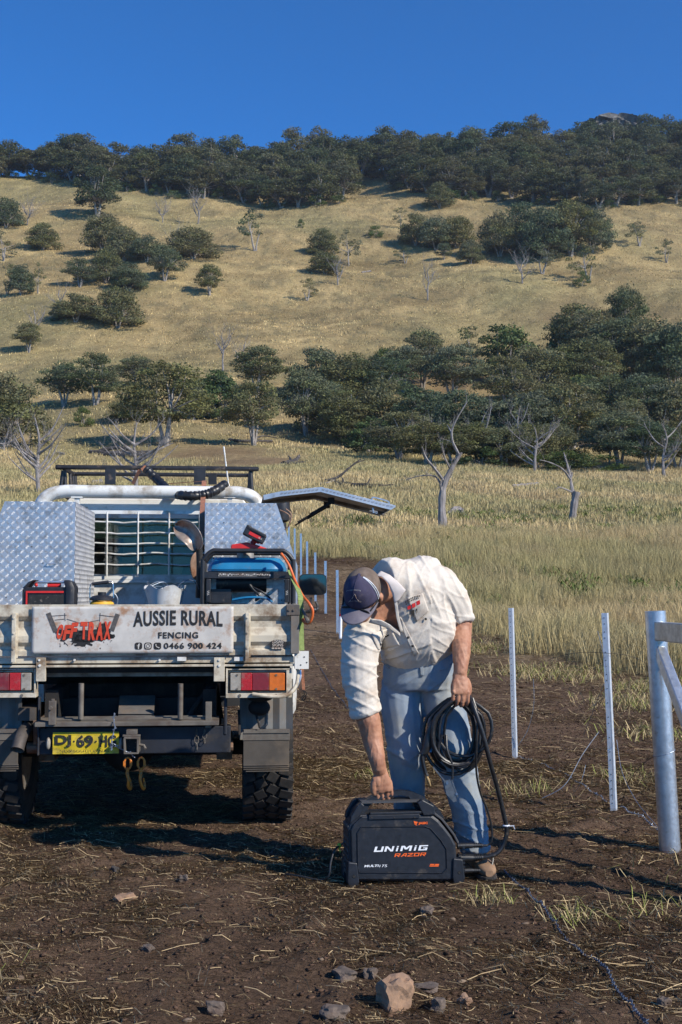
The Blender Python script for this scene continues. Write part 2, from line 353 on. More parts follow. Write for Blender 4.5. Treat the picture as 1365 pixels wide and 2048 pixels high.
def grassy(x, y):
    e = (x - xb(y)) + (fbm(x, y, .8, 3) - .5) * 2.4
    e = np.where(y > 46, 3, e)
    return np.clip(e / .8 + .5, 0, 1)
def blotch(x, y):
    """bare reddish patches on the field beyond the truck"""
    g = np.zeros_like(x)
    for px, py, rx, ry in ((415, 904, 6, 5), (500, 925, 4, 6), (1180, 640, 10, 5), (900, 760, 9, 8), (1170, 760, 12, 8), (1150, 890, 10, 8), (1320, 880, 9, 6)):
        c = G(px, py); g = np.maximum(g, np.exp(-((x - c.x) / rx) ** 2 - ((y - c.y) / ry) ** 2))
    return np.clip(g * 1.6 * (fbm(x, y, .22, 3) * 1.4), 0, 1)
def tint_grass(x, y):
    """grass colour from place to place, with painted tussock shadows on the hill"""
    f = fbm(x, y, .16, 4); f2 = fbm(x + 40, y + 9, .5, 3); hill = np.clip((y - 95) / 80, 0, 1)[:, None]
    straw = np.array([.45, .35, .18]); green = np.array([.335, .285, .135]); gold = np.array([.50, .37, .175]); brown = np.array([.27, .20, .12])
    k = np.clip((f - .42) * 5, 0, 1)[:, None]; k2 = np.clip((f2 - .40) * 2.6, 0, 1)[:, None]
    low = straw * k + green * (1 - k); low = low * (1 - .35 * k2) + brown * .35 * k2
    hi = gold * (.75 + .25 * k) * (1 - .30 * k2) + np.array([.30, .27, .13]) * .30 * k2
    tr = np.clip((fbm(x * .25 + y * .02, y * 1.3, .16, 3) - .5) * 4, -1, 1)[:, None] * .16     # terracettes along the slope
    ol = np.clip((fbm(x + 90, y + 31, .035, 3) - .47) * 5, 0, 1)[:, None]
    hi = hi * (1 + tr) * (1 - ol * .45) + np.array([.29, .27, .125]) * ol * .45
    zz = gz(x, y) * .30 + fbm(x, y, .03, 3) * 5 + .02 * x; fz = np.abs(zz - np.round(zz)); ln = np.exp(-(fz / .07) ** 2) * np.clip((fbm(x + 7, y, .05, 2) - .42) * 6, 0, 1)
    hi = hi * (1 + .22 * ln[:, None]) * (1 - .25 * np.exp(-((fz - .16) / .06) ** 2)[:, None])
    tussock_shade = np.clip((fbm(x + 3, y + 77, .45, 2) - .60) * 8, 0, 1)[:, None]; hi = hi * (1 - .5 * tussock_shade) + np.array([.17, .15, .085]) * .5 * tussock_shade  # tussock shadows put into the hill colour as brown-olive blobs
    c = low * (1 - hill) + hi * hill
    b = blotch(x, y)[:, None]
    return c * (1 - b * .6) + np.array([.21, .125, .075]) * b * .6
ys = np.concatenate([np.arange(-60, 2, 4), np.arange(2, 3.4, .2), np.arange(3.4, 9, .02)])
yy = [9.0]
while yy[-1] < 460: yy.append(yy[-1] * 1.0085 + .005)
while yy[-1] < 640: yy.append(yy[-1] * 1.05)
ys = np.concatenate([ys, yy])
xx = [1.9]
while xx[-1] < 620: xx.append(xx[-1] + min(max(.03, (xx[-1] - 1.9) * .035), 60 if xx[-1] > 200 else 1.6))
xx = np.array(xx); xs = np.concatenate([-xx[::-1], np.arange(-1.88, 1.89, .022), xx])
X, Y = np.meshgrid(xs, ys); nx, ny = len(xs), len(ys); Xf, Yf = X.ravel(), Y.ravel()
Z = g_full(Xf, Yf)
_far = Yf > 460; Z[_far] -= (Yf[_far] - 460) * .1
idx = np.arange(nx * ny).reshape(ny, nx)
Fq = np.stack([idx[:-1, :-1], idx[:-1, 1:], idx[1:, 1:], idx[1:, :-1]], -1).reshape(-1, 4)
gm = grassy(Xf, Yf)[:, None]
f1 = fbm(Xf, Yf, 1.1, 4)[:, None]; f2 = fbm(Xf + 3, Yf, .35, 3)[:, None]
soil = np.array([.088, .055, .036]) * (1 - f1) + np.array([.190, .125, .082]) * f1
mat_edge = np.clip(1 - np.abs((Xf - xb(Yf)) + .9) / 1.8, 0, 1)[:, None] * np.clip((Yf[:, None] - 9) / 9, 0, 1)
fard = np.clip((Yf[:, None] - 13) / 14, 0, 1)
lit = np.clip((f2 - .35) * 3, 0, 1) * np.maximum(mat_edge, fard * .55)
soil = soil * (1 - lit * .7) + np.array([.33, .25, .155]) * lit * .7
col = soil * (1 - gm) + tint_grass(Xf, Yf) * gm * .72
m = bpy.data.materials.new('ground_cover'); m.use_nodes = True; t = m.node_tree; N = t.nodes; L = t.links; b = N['Principled BSDF']
at = N.new('ShaderNodeAttribute'); at.attribute_name = 'tint'; geo = N.new('ShaderNodeNewGeometry')
def nz_(s, d=6, r=.6):
    n = N.new('ShaderNodeTexNoise'); n.inputs['Scale'].default_value = s; n.inputs['Detail'].default_value = d; n.inputs['Roughness'].default_value = r; L.new(geo.outputs['Position'], n.inputs['Vector']); return n.outputs['Fac']
def mr_(f, a, b_, c, d):
    r = N.new('ShaderNodeMapRange'); r.inputs[1].default_value = a; r.inputs[2].default_value = b_; r.inputs[3].default_value = c; r.inputs[4].default_value = d; L.new(f, r.inputs[0]); return r.outputs[0]
def mul_(a, b_):
    r = N.new('ShaderNodeMath'); r.operation = 'MULTIPLY'; L.new(a, r.inputs[0]); L.new(b_, r.inputs[1]); return r.outputs[0]
fac = mul_(mr_(nz_(1.3, 8, .7), .3, .7, .72, 1.28), mr_(nz_(46, 8, .8), .32, .68, .38, 1.62))
hsv = N.new('ShaderNodeVectorMath'); hsv.operation = 'SCALE'; L.new(at.outputs['Color'], hsv.inputs[0]); L.new(fac, hsv.inputs['Scale'])
L.new(hsv.outputs[0], b.inputs['Base Color']); b.inputs['Roughness'].default_value = .95; b.inputs['Specular IOR Level'].default_value = .1
bn = N.new('ShaderNodeBump'); bn.inputs['Distance'].default_value = .035; L.new(nz_(34, 10, .78), bn.inputs['Height'])
bn2 = N.new('ShaderNodeBump'); bn2.inputs['Distance'].default_value = .5; bn2.inputs['Strength'].default_value = .6; L.new(nz_(1.1, 4, .7), bn2.inputs['Height'])
# coarse relief only matters far off; near the lens the mesh itself carries it
sepg = N.new('ShaderNodeSeparateXYZ'); L.new(geo.outputs['Position'], sepg.inputs[0]); L.new(mr_(sepg.outputs[1], 30, 120, 0, .6), bn2.inputs['Strength'])
L.new(bn2.outputs[0], bn.inputs['Normal']); L.new(bn.outputs[0], b.inputs['Normal'])
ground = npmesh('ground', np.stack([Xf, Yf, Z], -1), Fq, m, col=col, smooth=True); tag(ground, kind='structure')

# ================================================================ GRASS AND STRAW (uncountable)
def blades(x, y, z, h, wd, lean, col, seed, sag=.35):
    """5-vertex bending blades"""
    r = np.random.RandomState(seed); n = len(x); a = r.rand(n) * 6.283; la = r.rand(n) * 6.283; ln = lean * (.3 + r.rand(n))
    wx, wy = np.cos(a) * wd * .5, np.sin(a) * wd * .5; lx, ly = np.cos(la) * ln, np.sin(la) * ln
    P = np.empty((n, 5, 3), np.float32)
    P[:, 0] = np.stack([x - wx, y - wy, z], -1); P[:, 1] = np.stack([x + wx, y + wy, z], -1)
    mx, my, mz = x + lx * .35 * h, y + ly * .35 * h, z + h * .6
    P[:, 2] = np.stack([mx - wx * .8, my - wy * .8, mz], -1); P[:, 3] = np.stack([mx + wx * .8, my + wy * .8, mz], -1)
    P[:, 4] = np.stack([x + lx * h, y + ly * h, z + h * (1 - sag * ln)], -1)
    b_ = np.arange(n)[:, None] * 5
    T = np.concatenate([b_ + np.array([0, 1, 3]), b_ + np.array([0, 3, 2]), b_ + np.array([2, 3, 4])], 0)
    return P.reshape(-1, 3), T, np.repeat(col, 5, 0)
def scatter(n, y0, y1, seed, marg=1.15, p=1.0):
    n = int(n * 1.2); marg *= 1.2
    r = np.random.RandomState(seed); u = r.rand(n); y = (y0 ** (p + 1) + u * (y1 ** (p + 1) - y0 ** (p + 1))) ** (1 / (p + 1))
    return (r.rand(n) - .5) * .57 * y * marg * 1.0 + 0, y, r
def field(name, n, y0, y1, nb, h0, h1, wd, seed, label, p=1.0, spread=.08, lean=.5, minh=0):
    x, y, r = scatter(n, y0, y1, seed, 1.25, p); n = len(x); k = grassy(x, y) > r.rand(n) * .9 + .1
    bl = blotch(x, y) < r.rand(n) * .6; cl = fbm(x, y, .9, 3); k &= bl
    x, y, cl = x[k], y[k], cl[k]; n = len(x)
    T0 = tint_grass(x, y) * (.75 + .5 * r.rand(n)[:, None])
    x = np.repeat(x, nb) + r.normal(0, spread, n * nb); y = np.repeat(y, nb) + r.normal(0, spread, n * nb)
    h = np.repeat(h0 + (h1 - h0) * np.clip((cl - .3) * 2.2, 0, 1), nb) * (.55 + .6 * r.rand(n * nb))
    c = np.repeat(T0, nb, 0) * (.74 + .50 * r.rand(n * nb)[:, None]) * 1.18
    c = c * (1 + (r.rand(n * nb) < .12)[:, None] * .25)
    V, T, cc = blades(x, y, g_full(x, y) - .01, h, wd * (.7 + .6 * r.rand(n * nb)), lean, c, seed)
    o = npmesh(name, V, T, M['tint'], col=np.clip(cc, 0, .9)); tag(o, label, 'grass', kind='stuff'); return o
field('tall_grass', 30000, 12, 46, 12, .30, .80, .006, 1, 'tall dry yellow and green grass beside the bare fence line', p=.6, spread=.10)
field('paddock_grass', 42000, 42, 112, 6, .22, .48, .026, 2, 'knee high dry grass covering the flat paddock below the hill', p=.8, spread=.18)
field('hillside_grass', 40000, 105, 345, 4, .18, .48, .085, 3, 'golden dry tussock grass over the steep hillside', p=1.0, spread=.35, lean=.8)
# low weeds in the grass
x, y, r = scatter(900, 17, 60, 5, 1.2, .6); k = (grassy(x, y) > .9) & (fbm(x, y, .25, 2) > .52); x, y = x[k], y[k]; n = len(x); nb = 46
x = np.repeat(x, nb) + r.normal(0, .16, n * nb); y = np.repeat(y, nb) + r.normal(0, .16, n * nb)
V, T, cc = blades(x, y, g_full(x, y) + r.rand(n * nb) * .25, .05 + .18 * r.rand(n * nb), .03, 1.6, np.array([[.13, .17, .045]]) * (.6 + .8 * r.rand(n * nb)[:, None]), 6)
tag(npmesh('green_weeds', V, T, M['tint'], col=cc), 'low green leafy weeds scattered through the tall dry grass', 'weeds', kind='stuff')
# straw lying on the bare soil
def strawlay(name, n, y0, y1, l0, l1, wd, seed, label, p=1.0, clump=.5, fade=1.0, edge=0):
    x, y, r = scatter(int(n * 2.2), y0, y1, seed, 1.2, p)
    q = fbm(x, y, .9, 3) * .5 + fbm(x + 5, y + 3, 3.1, 2) * .5
    e = np.clip(1 - np.abs(x - xb(y) + .7) / 1.8, 0, 1) * edge
    k = (grassy(x, y) < .8) & (r.rand(len(x)) < np.clip((q - .36) * 3.2, .12, 1) + e); x, y = x[k][:n], y[k][:n]; n = len(x)
    a = r.normal(0, .55, n) + (r.rand(n) < .25) * r.rand(n) * 3; l = l0 + (l1 - l0) * r.rand(n) ** 2.2; w_ = wd * (.6 + .8 * r.rand(n))
    bend = r.normal(0, .15, n); dx, dy = np.cos(a), np.sin(a); P = np.empty((n, 6, 3)); zr_ = (r.rand(n) ** 4) * .008
    for i, (s_, o_) in enumerate(((-.5, 0), (0, 1), (.5, 0))):
        cx = x + dx * l * s_ - dy * bend * l * o_; cy = y + dy * l * s_ + dx * bend * l * o_
        cz = g_full(cx, cy) + .007 + .013 * np.clip((cy - 8) / 4, 0, 1) + zr_ * (.4 + o_)
        P[:, i * 2] = np.stack([cx - dy * w_ / 2, cy + dx * w_ / 2, cz], -1); P[:, i * 2 + 1] = np.stack([cx + dy * w_ / 2, cy - dx * w_ / 2, cz + .0015], -1)
    b_ = np.arange(n)[:, None] * 6; Fq = np.concatenate([b_ + np.array([0, 1, 3, 2]), b_ + np.array([2, 3, 5, 4])], 0)
    c = np.array([[.42, .31, .17]]) * (.25 + 1.15 * r.rand(n)[:, None] ** 1.3) * fade
    o = npmesh(name, P.reshape(-1, 3), Fq, M['tint'], col=np.clip(np.repeat(c, 6, 0), 0, .85)); tag(o, label, 'straw', kind='stuff')
strawlay('straw_litter', 80000, 3.3, 9.5, .012, .15, .0021, 21, 'pale cut straw scattered over the bare dark soil', p=.9)
strawlay('straw_chaff', 170000, 3.3, 13, .003, .016, .0026, 22, 'fine pale chaff sprinkled on the dark soil', p=.6, fade=.8)
strawlay('straw_thatch', 110000, 8.5, 44, .04, .30, .0075, 23, 'matted flattened straw along the edge of the cleared strip', p=.9, edge=1.4)
# uprooted straw heaps along the edge of the strip and the tufts left standing
hx, hy, hl = [], [], []
r = np.random.RandomState(31)
for cx, cy, rr_, n in ((.95, 4.85, .16, 120), (1.35, 5.0, .2, 90), (.62, 5.1, .12, 90), (-1.25, 4.15, .22, 60), (1.75, 5.6, .35, 90), (2.0, 8.4, .3, 200), (1.2, 7.9, .3, 150), (3.5, 13.6, .8, 900), (3.0, 17.2, .9, 1200), (2.0, 20.5, .9, 1200), (4.2, 15.6, .7, 1100), (2.9, 11.0, .6, 350), (.3, 8.6, .3, 120)):
    hx.append(r.normal(cx, rr_ * .5, n)); hy.append(r.normal(cy, rr_ * .5, n)); hl.append(np.full(n, min(.14, .06 + rr_ * .1)))
hx, hy, hl = map(np.concatenate, (hx, hy, hl)); n = len(hx)
V, T, cc = blades(hx, hy, g_full(hx, hy), hl * (.4 + r.rand(n)), .0038 + .004 * (hy > 10), 1.5, np.array([[.46, .36, .19]]) * (.5 + .8 * r.rand(n)[:, None]), 32, sag=.4)
gsel = np.repeat((r.rand(n) < .30)[:, None], 5, 0).reshape(-1, 1); cc = np.where(gsel, cc * np.array([[.62, .85, .45]]), cc)
tag(npmesh('grass_tufts', V, T, M['tint'], col=cc), 'loose dry tufts and uprooted straw left standing on the bare soil', 'grass', kind='stuff')
# clods
ico = bmesh.new(); bmesh.ops.create_icosphere(ico, subdivisions=1, radius=1); iv = np.array([v.co[:] for v in ico.verts]); jf = np.array([[v.index for v in f.verts] for f in ico.faces]); ico.free()
def clods(name, n, y0, y1, s0, s1, seed, p, mt, cA, cB, label, cat):
    x, y, r = scatter(n, y0, y1, seed, 1.2, p); k = grassy(x, y) < .7; x, y = x[k], y[k]; n = len(x)
    s = s0 + (s1 - s0) * r.rand(n) ** 3.5
    P = iv[None] * (1 + .35 * r.normal(0, 1, (n, len(iv), 1)).clip(-1, 1)) * s[:, None, None] * np.stack([.8 + .6 * r.rand(n), .8 + .6 * r.rand(n), .3 + .35 * r.rand(n)], -1)[:, None]
    P = P + np.stack([x, y, g_full(x, y) + s * .15], -1)[:, None]
    Fq = (np.arange(n)[:, None, None] * len(iv) + jf[None]).reshape(-1, 3)
    t_ = r.rand(n)[:, None]; c = np.array(cA) * (1 - t_) + np.array(cB) * t_
    o = npmesh(name, P.reshape(-1, 3), Fq, M['tint'], col=np.repeat(c, len(iv), 0)); tag(o, label, cat, kind='stuff')
clods('soil_clods', 70000, 3.3, 14, .002, .012, 41, .8, None, (.050, .030, .020), (.12, .074, .05), 'small dark crumbled clods covering the bare soil', 'soil')
clods('pebbles', 900, 3.3, 14, .004, .016, 42, .9, None, (.12, .085, .06), (.24, .18, .13), 'small brown and grey pebbles in the soil', 'pebbles')
clods('soil_lumps', 7000, 9, 42, .008, .026, 43, .9, None, (.050, .030, .020), (.11, .07, .047), 'ploughed up lumps of soil on the cleared strip', 'soil')
# single stones that can be counted
def stone(px, py, wpx, hpx, mt, label, seed, lean=0, name='rock'):
    g = G(px, py); s = wpx / F * g.y; h = hpx / F * g.y; bm = bmesh.new(); bmesh.ops.create_icosphere(bm, subdivisions=3, radius=1)
    q = Vector((seed * 3.1, seed * 1.7, 0))
    for v in bm.verts:
        n = v.co.normalized(); c = Vector((max(-.72, min(.72, n.x)), max(-.72, min(.72, n.y)), max(-.75, min(.75, n.z)))) * 1.25
        d = noise.noise(n * 1.3 + q) * .5 + noise.noise(n * 4 + q) * .12
        v.co = c * (1 + d); v.co = Vector((v.co.x * s * .5 + lean * v.co.z * h, v.co.y * s * .42, v.co.z * h * .5))
    me = bpy.data.meshes.new(name); bm.to_mesh(me); bm.free(); me.materials.append(mt)
    o = bpy.data.objects.new(name, me); C.objects.link(o); o.location = (g.x, g.y + s * .3, float(g_full(g.x, g.y)) + h * .34); o.rotation_euler = (0, 0, seed)
    return tag(o, label, 'rock', 'rocks lying on the bare soil')
stone(793, 2022, 62, 70, M['stone_or'], 'tall ochre squared rock standing at the bottom of the picture, largest of all', .3)
stone(742, 1962, 30, 22, M['stone'], 'small brown rock just left of and behind the tall ochre rock', 1.2)
stone(690, 1962, 52, 20, M['stone'], 'flat dark slab of rock left of the tall ochre rock', 2.1)
stone(668, 2046, 54, 30, M['stone'], 'brown rock cut by the bottom edge, left of the tall ochre rock', 3.4)
stone(878, 2030, 30, 26, M['stone'], 'small rounded rock right of the tall ochre rock', 4.2)
stone(932, 2010, 26, 18, M['stone_or'], 'small pale rock further right of the tall ochre rock', 5.5)
stone(852, 1990, 50, 10, M['stone'], 'thin flat dark stone against the right side of the tall ochre rock', 6.1)
stone(855, 1840, 30, 18, M['stone'], 'dull brown stone below the right end of the welding machine', 7.7)
stone(228, 1746, 18, 14, M['char'], 'small black rock at the edge of the long shadow', 8.8)
stone(367, 1765, 18, 14, M['stone'], 'small dark rock below the long shadow, right of the black one', 9.4)
stone(245, 1800, 40, 14, M['stone_or'], 'flat pinkish stone in front of the small black rock', 10.2)
stone(295, 1905, 26, 13, M['stone'], 'small grey stone in the middle of the open soil', 11.9)
stone(430, 2040, 34, 26, M['stone'], 'dusty brown stone at the bottom edge, left half', 12.6)
stone(1330, 2010, 24, 20, M['stone'], 'dark stone near the lower right corner', 13.3)
for i, (px, py, s_) in enumerate(((752, 1104, 34), (772, 1108, 22), (985, 1250, 36))):
    stone(px, py, s_, s_ * .5, M['char'], ['dark uprooted clod at the top edge of the cleared strip, above the man', 'smaller dark clod beside the large one above the man', 'dark brown heap of roots and soil in the straw right of the man'][i], 20 + i, name='soil_heap')['category'] = 'soil heap'

# ================================================================ TREES
def leafcloud(clumps, per, size, seed, flat=.7):
    r = np.random.RandomState(seed); Vs = []; Cs = []
    for (c, rc) in clumps:
        n = int(per * (rc ** 1.6)); d = r.normal(0, 1, (n, 3)); d /= np.linalg.norm(d, axis=1)[:, None]
        d[:, 2] = np.where(d[:, 2] < -.2, d[:, 2] * .4, d[:, 2])
        rad = rc * (.45 + .62 * r.rand(n) ** .6)[:, None]; p = np.array(c) + d * rad * np.array([1, 1, flat])
        p += r.normal(0, .07 * rc, (n, 3))
        nn = d * .55 + r.normal(0, .7, (n, 3)) + np.array([0, 0, .25]); nn /= np.linalg.norm(nn, axis=1)[:, None]
        a = np.cross(nn, r.normal(0, 1, (n, 3))); a /= np.linalg.norm(a, axis=1)[:, None]; b_ = np.cross(nn, a)
        s = size * (.5 + .9 * r.rand(n))[:, None]
        q = np.stack([p - a * s, p + b_ * s * .42, p + a * s, p - b_ * s * .42], 1); Vs.append(q.reshape(-1, 3))
        t_ = (.78 + .44 * r.rand()) * np.array([1, 1 + .12 * (r.rand() - .5), 1 + .3 * (r.rand() - .5)])
        Cs.append(np.repeat(t_[None] * (.75 + .5 * r.rand(n))[:, None], 4, 0))
    V = np.concatenate(Vs); n = len(V) // 4
    return V, np.arange(n * 4).reshape(n, 4), np.concatenate(Cs)
def make_tree(kind, seed):
    r = random.Random(seed); mt = M['leaf']; per, size, flat = 150, .17, .66
    if kind == 'gum': H, Rc, z0, nc, st, rc = 9, 3.6, 3.4, 48, 3, (.8, 1.4); flat = .58
    elif kind == 'dense': H, Rc, z0, nc, st, rc = 7, 3.4, 1.3, 54, 3, (.9, 1.4)
    elif kind == 'ridge': H, Rc, z0, nc, st, rc = 12, 4.0, 3.4, 52, 2, (.9, 1.6); mt = M['leaf_ridge']; size = .24; per = 92; flat = .62
    elif kind == 'bush': H, Rc, z0, nc, st, rc = 3, 1.8, .3, 16, 4, (.5, .85); mt = M['leaf_green']; size = .12; per = 300
    elif kind == 'open': H, Rc, z0, nc, st, rc = 7.5, 3.1, 2.6, 13, 2, (.6, 1.05); size = .16; per = 150
    else: H, Rc, z0, nc, st, rc = 6.5, 3.0, 1.0, 30, 3, (.8, 1.2); mt = M['leaf_green']; size = .22
    cl = []; tries = 0
    while len(cl) < nc and tries < 4000:
        tries += 1; a = r.uniform(0, 6.283); t_ = r.random() ** .5; u = r.random()
        z = z0 + (H - z0) * u
        prof = {'gum': math.sin(math.pi * min(1, .22 + u * .74)) ** .7, 'ridge': math.sin(math.pi * min(1, .25 + u * .7)) ** .8, 'open': math.sin(math.pi * min(1, .25 + u * .7))}.get(kind, math.cos(u * 1.35) ** .6)
        if kind in ('gum', 'dense', 'ridge', 'green', 'bush'):
            t_ = r.random() ** .33; prof = max(.12, 1 - u ** 2.3) ** .55 * (1 - .35 * max(0, .25 - u) / .25 * (kind == 'gum'))
        c = (math.cos(a) * Rc * t_ * prof * (1 + .22 * math.sin(a * 2 + seed) + .12 * math.sin(a * 3 + seed * 2)), math.sin(a) * Rc * t_ * prof, z - .5)
        q = r.uniform(*rc)
        if all((Vector(c) - Vector(c2)).length > (q + r2) * (.40 if kind != 'open' else .62) for c2, r2 in cl): cl.append((c, q))
    V, Fq, cc = leafcloud(cl, per, size, seed, flat)
    name = {'gum': 'gum_tree', 'dense': 'gum_tree', 'ridge': 'gum_tree', 'bush': 'shrub', 'open': 'gum_tree', 'green': 'gum_tree'}[kind]
    root = bpy.data.objects.new(name, None); root.empty_display_size = .5
    crown = npmesh('crown', V, Fq, mt, col=cc); crown.parent = root
    mb = MB(); stems = []
    for k in range(st):
        a = k * 6.283 / st + r.uniform(-.5, .5); f = Vector((math.cos(a) * Rc * .22, math.sin(a) * Rc * .22, z0 * .9 + .5)); tr = H * .024 * (1 if k == 0 else .75)
        mb.tube(spline([(f.x * .1, f.y * .1, -.4), (f.x * .45 + r.uniform(-.15, .15), f.y * .45, z0 * .4), f], 4), lerps([tr * 1.3, tr, tr * .75], 4), 6); stems.append((f, tr * .7))
    for c, q in cl:
        f, tr = min(stems, key=lambda s_: (s_[0] - Vector(c)).length); c = Vector(c)
        if r.random() < .75:
            mid = f.lerp(c, .5) + Vector((r.uniform(-.3, .3), r.uniform(-.3, .3), r.uniform(-.1, .4)))
            mb.tube(spline([f, mid, c + Vector((0, 0, -.1))], 3), lerps([tr * .7, tr * .45, tr * .15], 3), 5)
    tk = mb.build('trunk', M['bark'], root, smooth=True)
    for o in (crown, tk): C.objects.unlink(o)
    return root, (crown, tk), H, Rc * 2 + .6
LIB = {}
for kd, n in (('gum', 5), ('dense', 4), ('ridge', 5), ('bush', 2), ('open', 3), ('green', 2)):
    LIB[kd] = [make_tree(kd, 100 + i * 7 + len(kd) * 31) for i in range(n)]
def plant(kind, px, py, wpx, hpx, label, group, rr, Yoff=0):
    root, parts, H, Wd = LIB[kind][rr.randrange(len(LIB[kind]))]
    g = G(px, py); s = g.y / F; o = root.copy(); C.objects.link(o)
    o.location = (g.x, g.y, g.z - .1); o.rotation_euler = (rr.uniform(-.05, .05), rr.uniform(-.05, .05), rr.uniform(0, 6.283))
    sx = wpx * s / Wd * 1.1; o.scale = (sx, sx, hpx * s / H * 1.08)
    for p_ in parts:
        c = p_.copy(); C.objects.link(c); c.parent = o
    tag(o, label, 'shrub' if kind == 'bush' else 'tree', group); return o
ORD = 'first second third fourth fifth sixth seventh eighth ninth tenth eleventh twelfth thirteenth fourteenth fifteenth sixteenth seventeenth eighteenth nineteenth twentieth'.split()
def ordn(i):
    if i < 20: return ORD[i]
    tens = {2: 'twenty', 3: 'thirty', 4: 'forty', 5: 'fifty'}[(i + 1) // 10]; u = (i + 1) % 10
    return tens[:-1] + 'ieth' if u == 0 else tens + ' ' + ORD[u - 1]
rt = random.Random(5)
# ridge forest
FRONT = [(-60, 355), (60, 352), (200, 372), (300, 385), (450, 398), (560, 414), (690, 402), (740, 345), (860, 392), (960, 398), (1080, 402), (1200, 412), (1300, 405), (1430, 405)]
CREST = [(-60, 352), (40, 350), (300, 362), (560, 340), (800, 338), (1000, 328), (1150, 302), (1250, 300), (1430, 300)]
rows = []
nrow = 5
for k in range(nrow):
    row = []
    px = -120 + rt.uniform(0, 30)
    while px < 1490:
        f_ = np.interp(px, *zip(*FRONT)); c_ = np.interp(px, *zip(*CREST)); n_here = 1 + (f_ - c_) / 24
        if k < max(2.5, n_here):
            py = f_ + (c_ - f_) * (k / max(1, min(nrow - 1, n_here - .01))) + rt.uniform(-4, 4)
            row.append((px, max(py, c_ - 2)))
        px += rt.uniform(34, 52) * (1.0 if k else .9)
    rows.append(row)
for k, row in enumerate(rows):
    nm = ['front', 'second', 'middle', 'fourth', 'back'][k]
    for i, (px, py) in enumerate(row):
        if k > 3 and 1190 < px < 1290: continue
        plant('ridge', px, py, rt.uniform(62, 92), rt.uniform(60, 98) * (1 if k else .88) * (.88 if px < 350 else 1), f'dark gum in the {nm} row of the ridge forest, {ordn(i)} from the left', 'gum trees of the ridge forest', rt)
n = 0
for px in range(-20, 1400, 46):
    n += 1
    plant('bush', px + rt.uniform(-14, 14), np.interp(px, *zip(*FRONT)) + rt.uniform(0, 8), rt.uniform(26, 44), rt.uniform(14, 24), f'low dark bush at the foot of the ridge forest, {ordn(n - 1)} from the left', 'bushes along the foot of the ridge forest', rt)
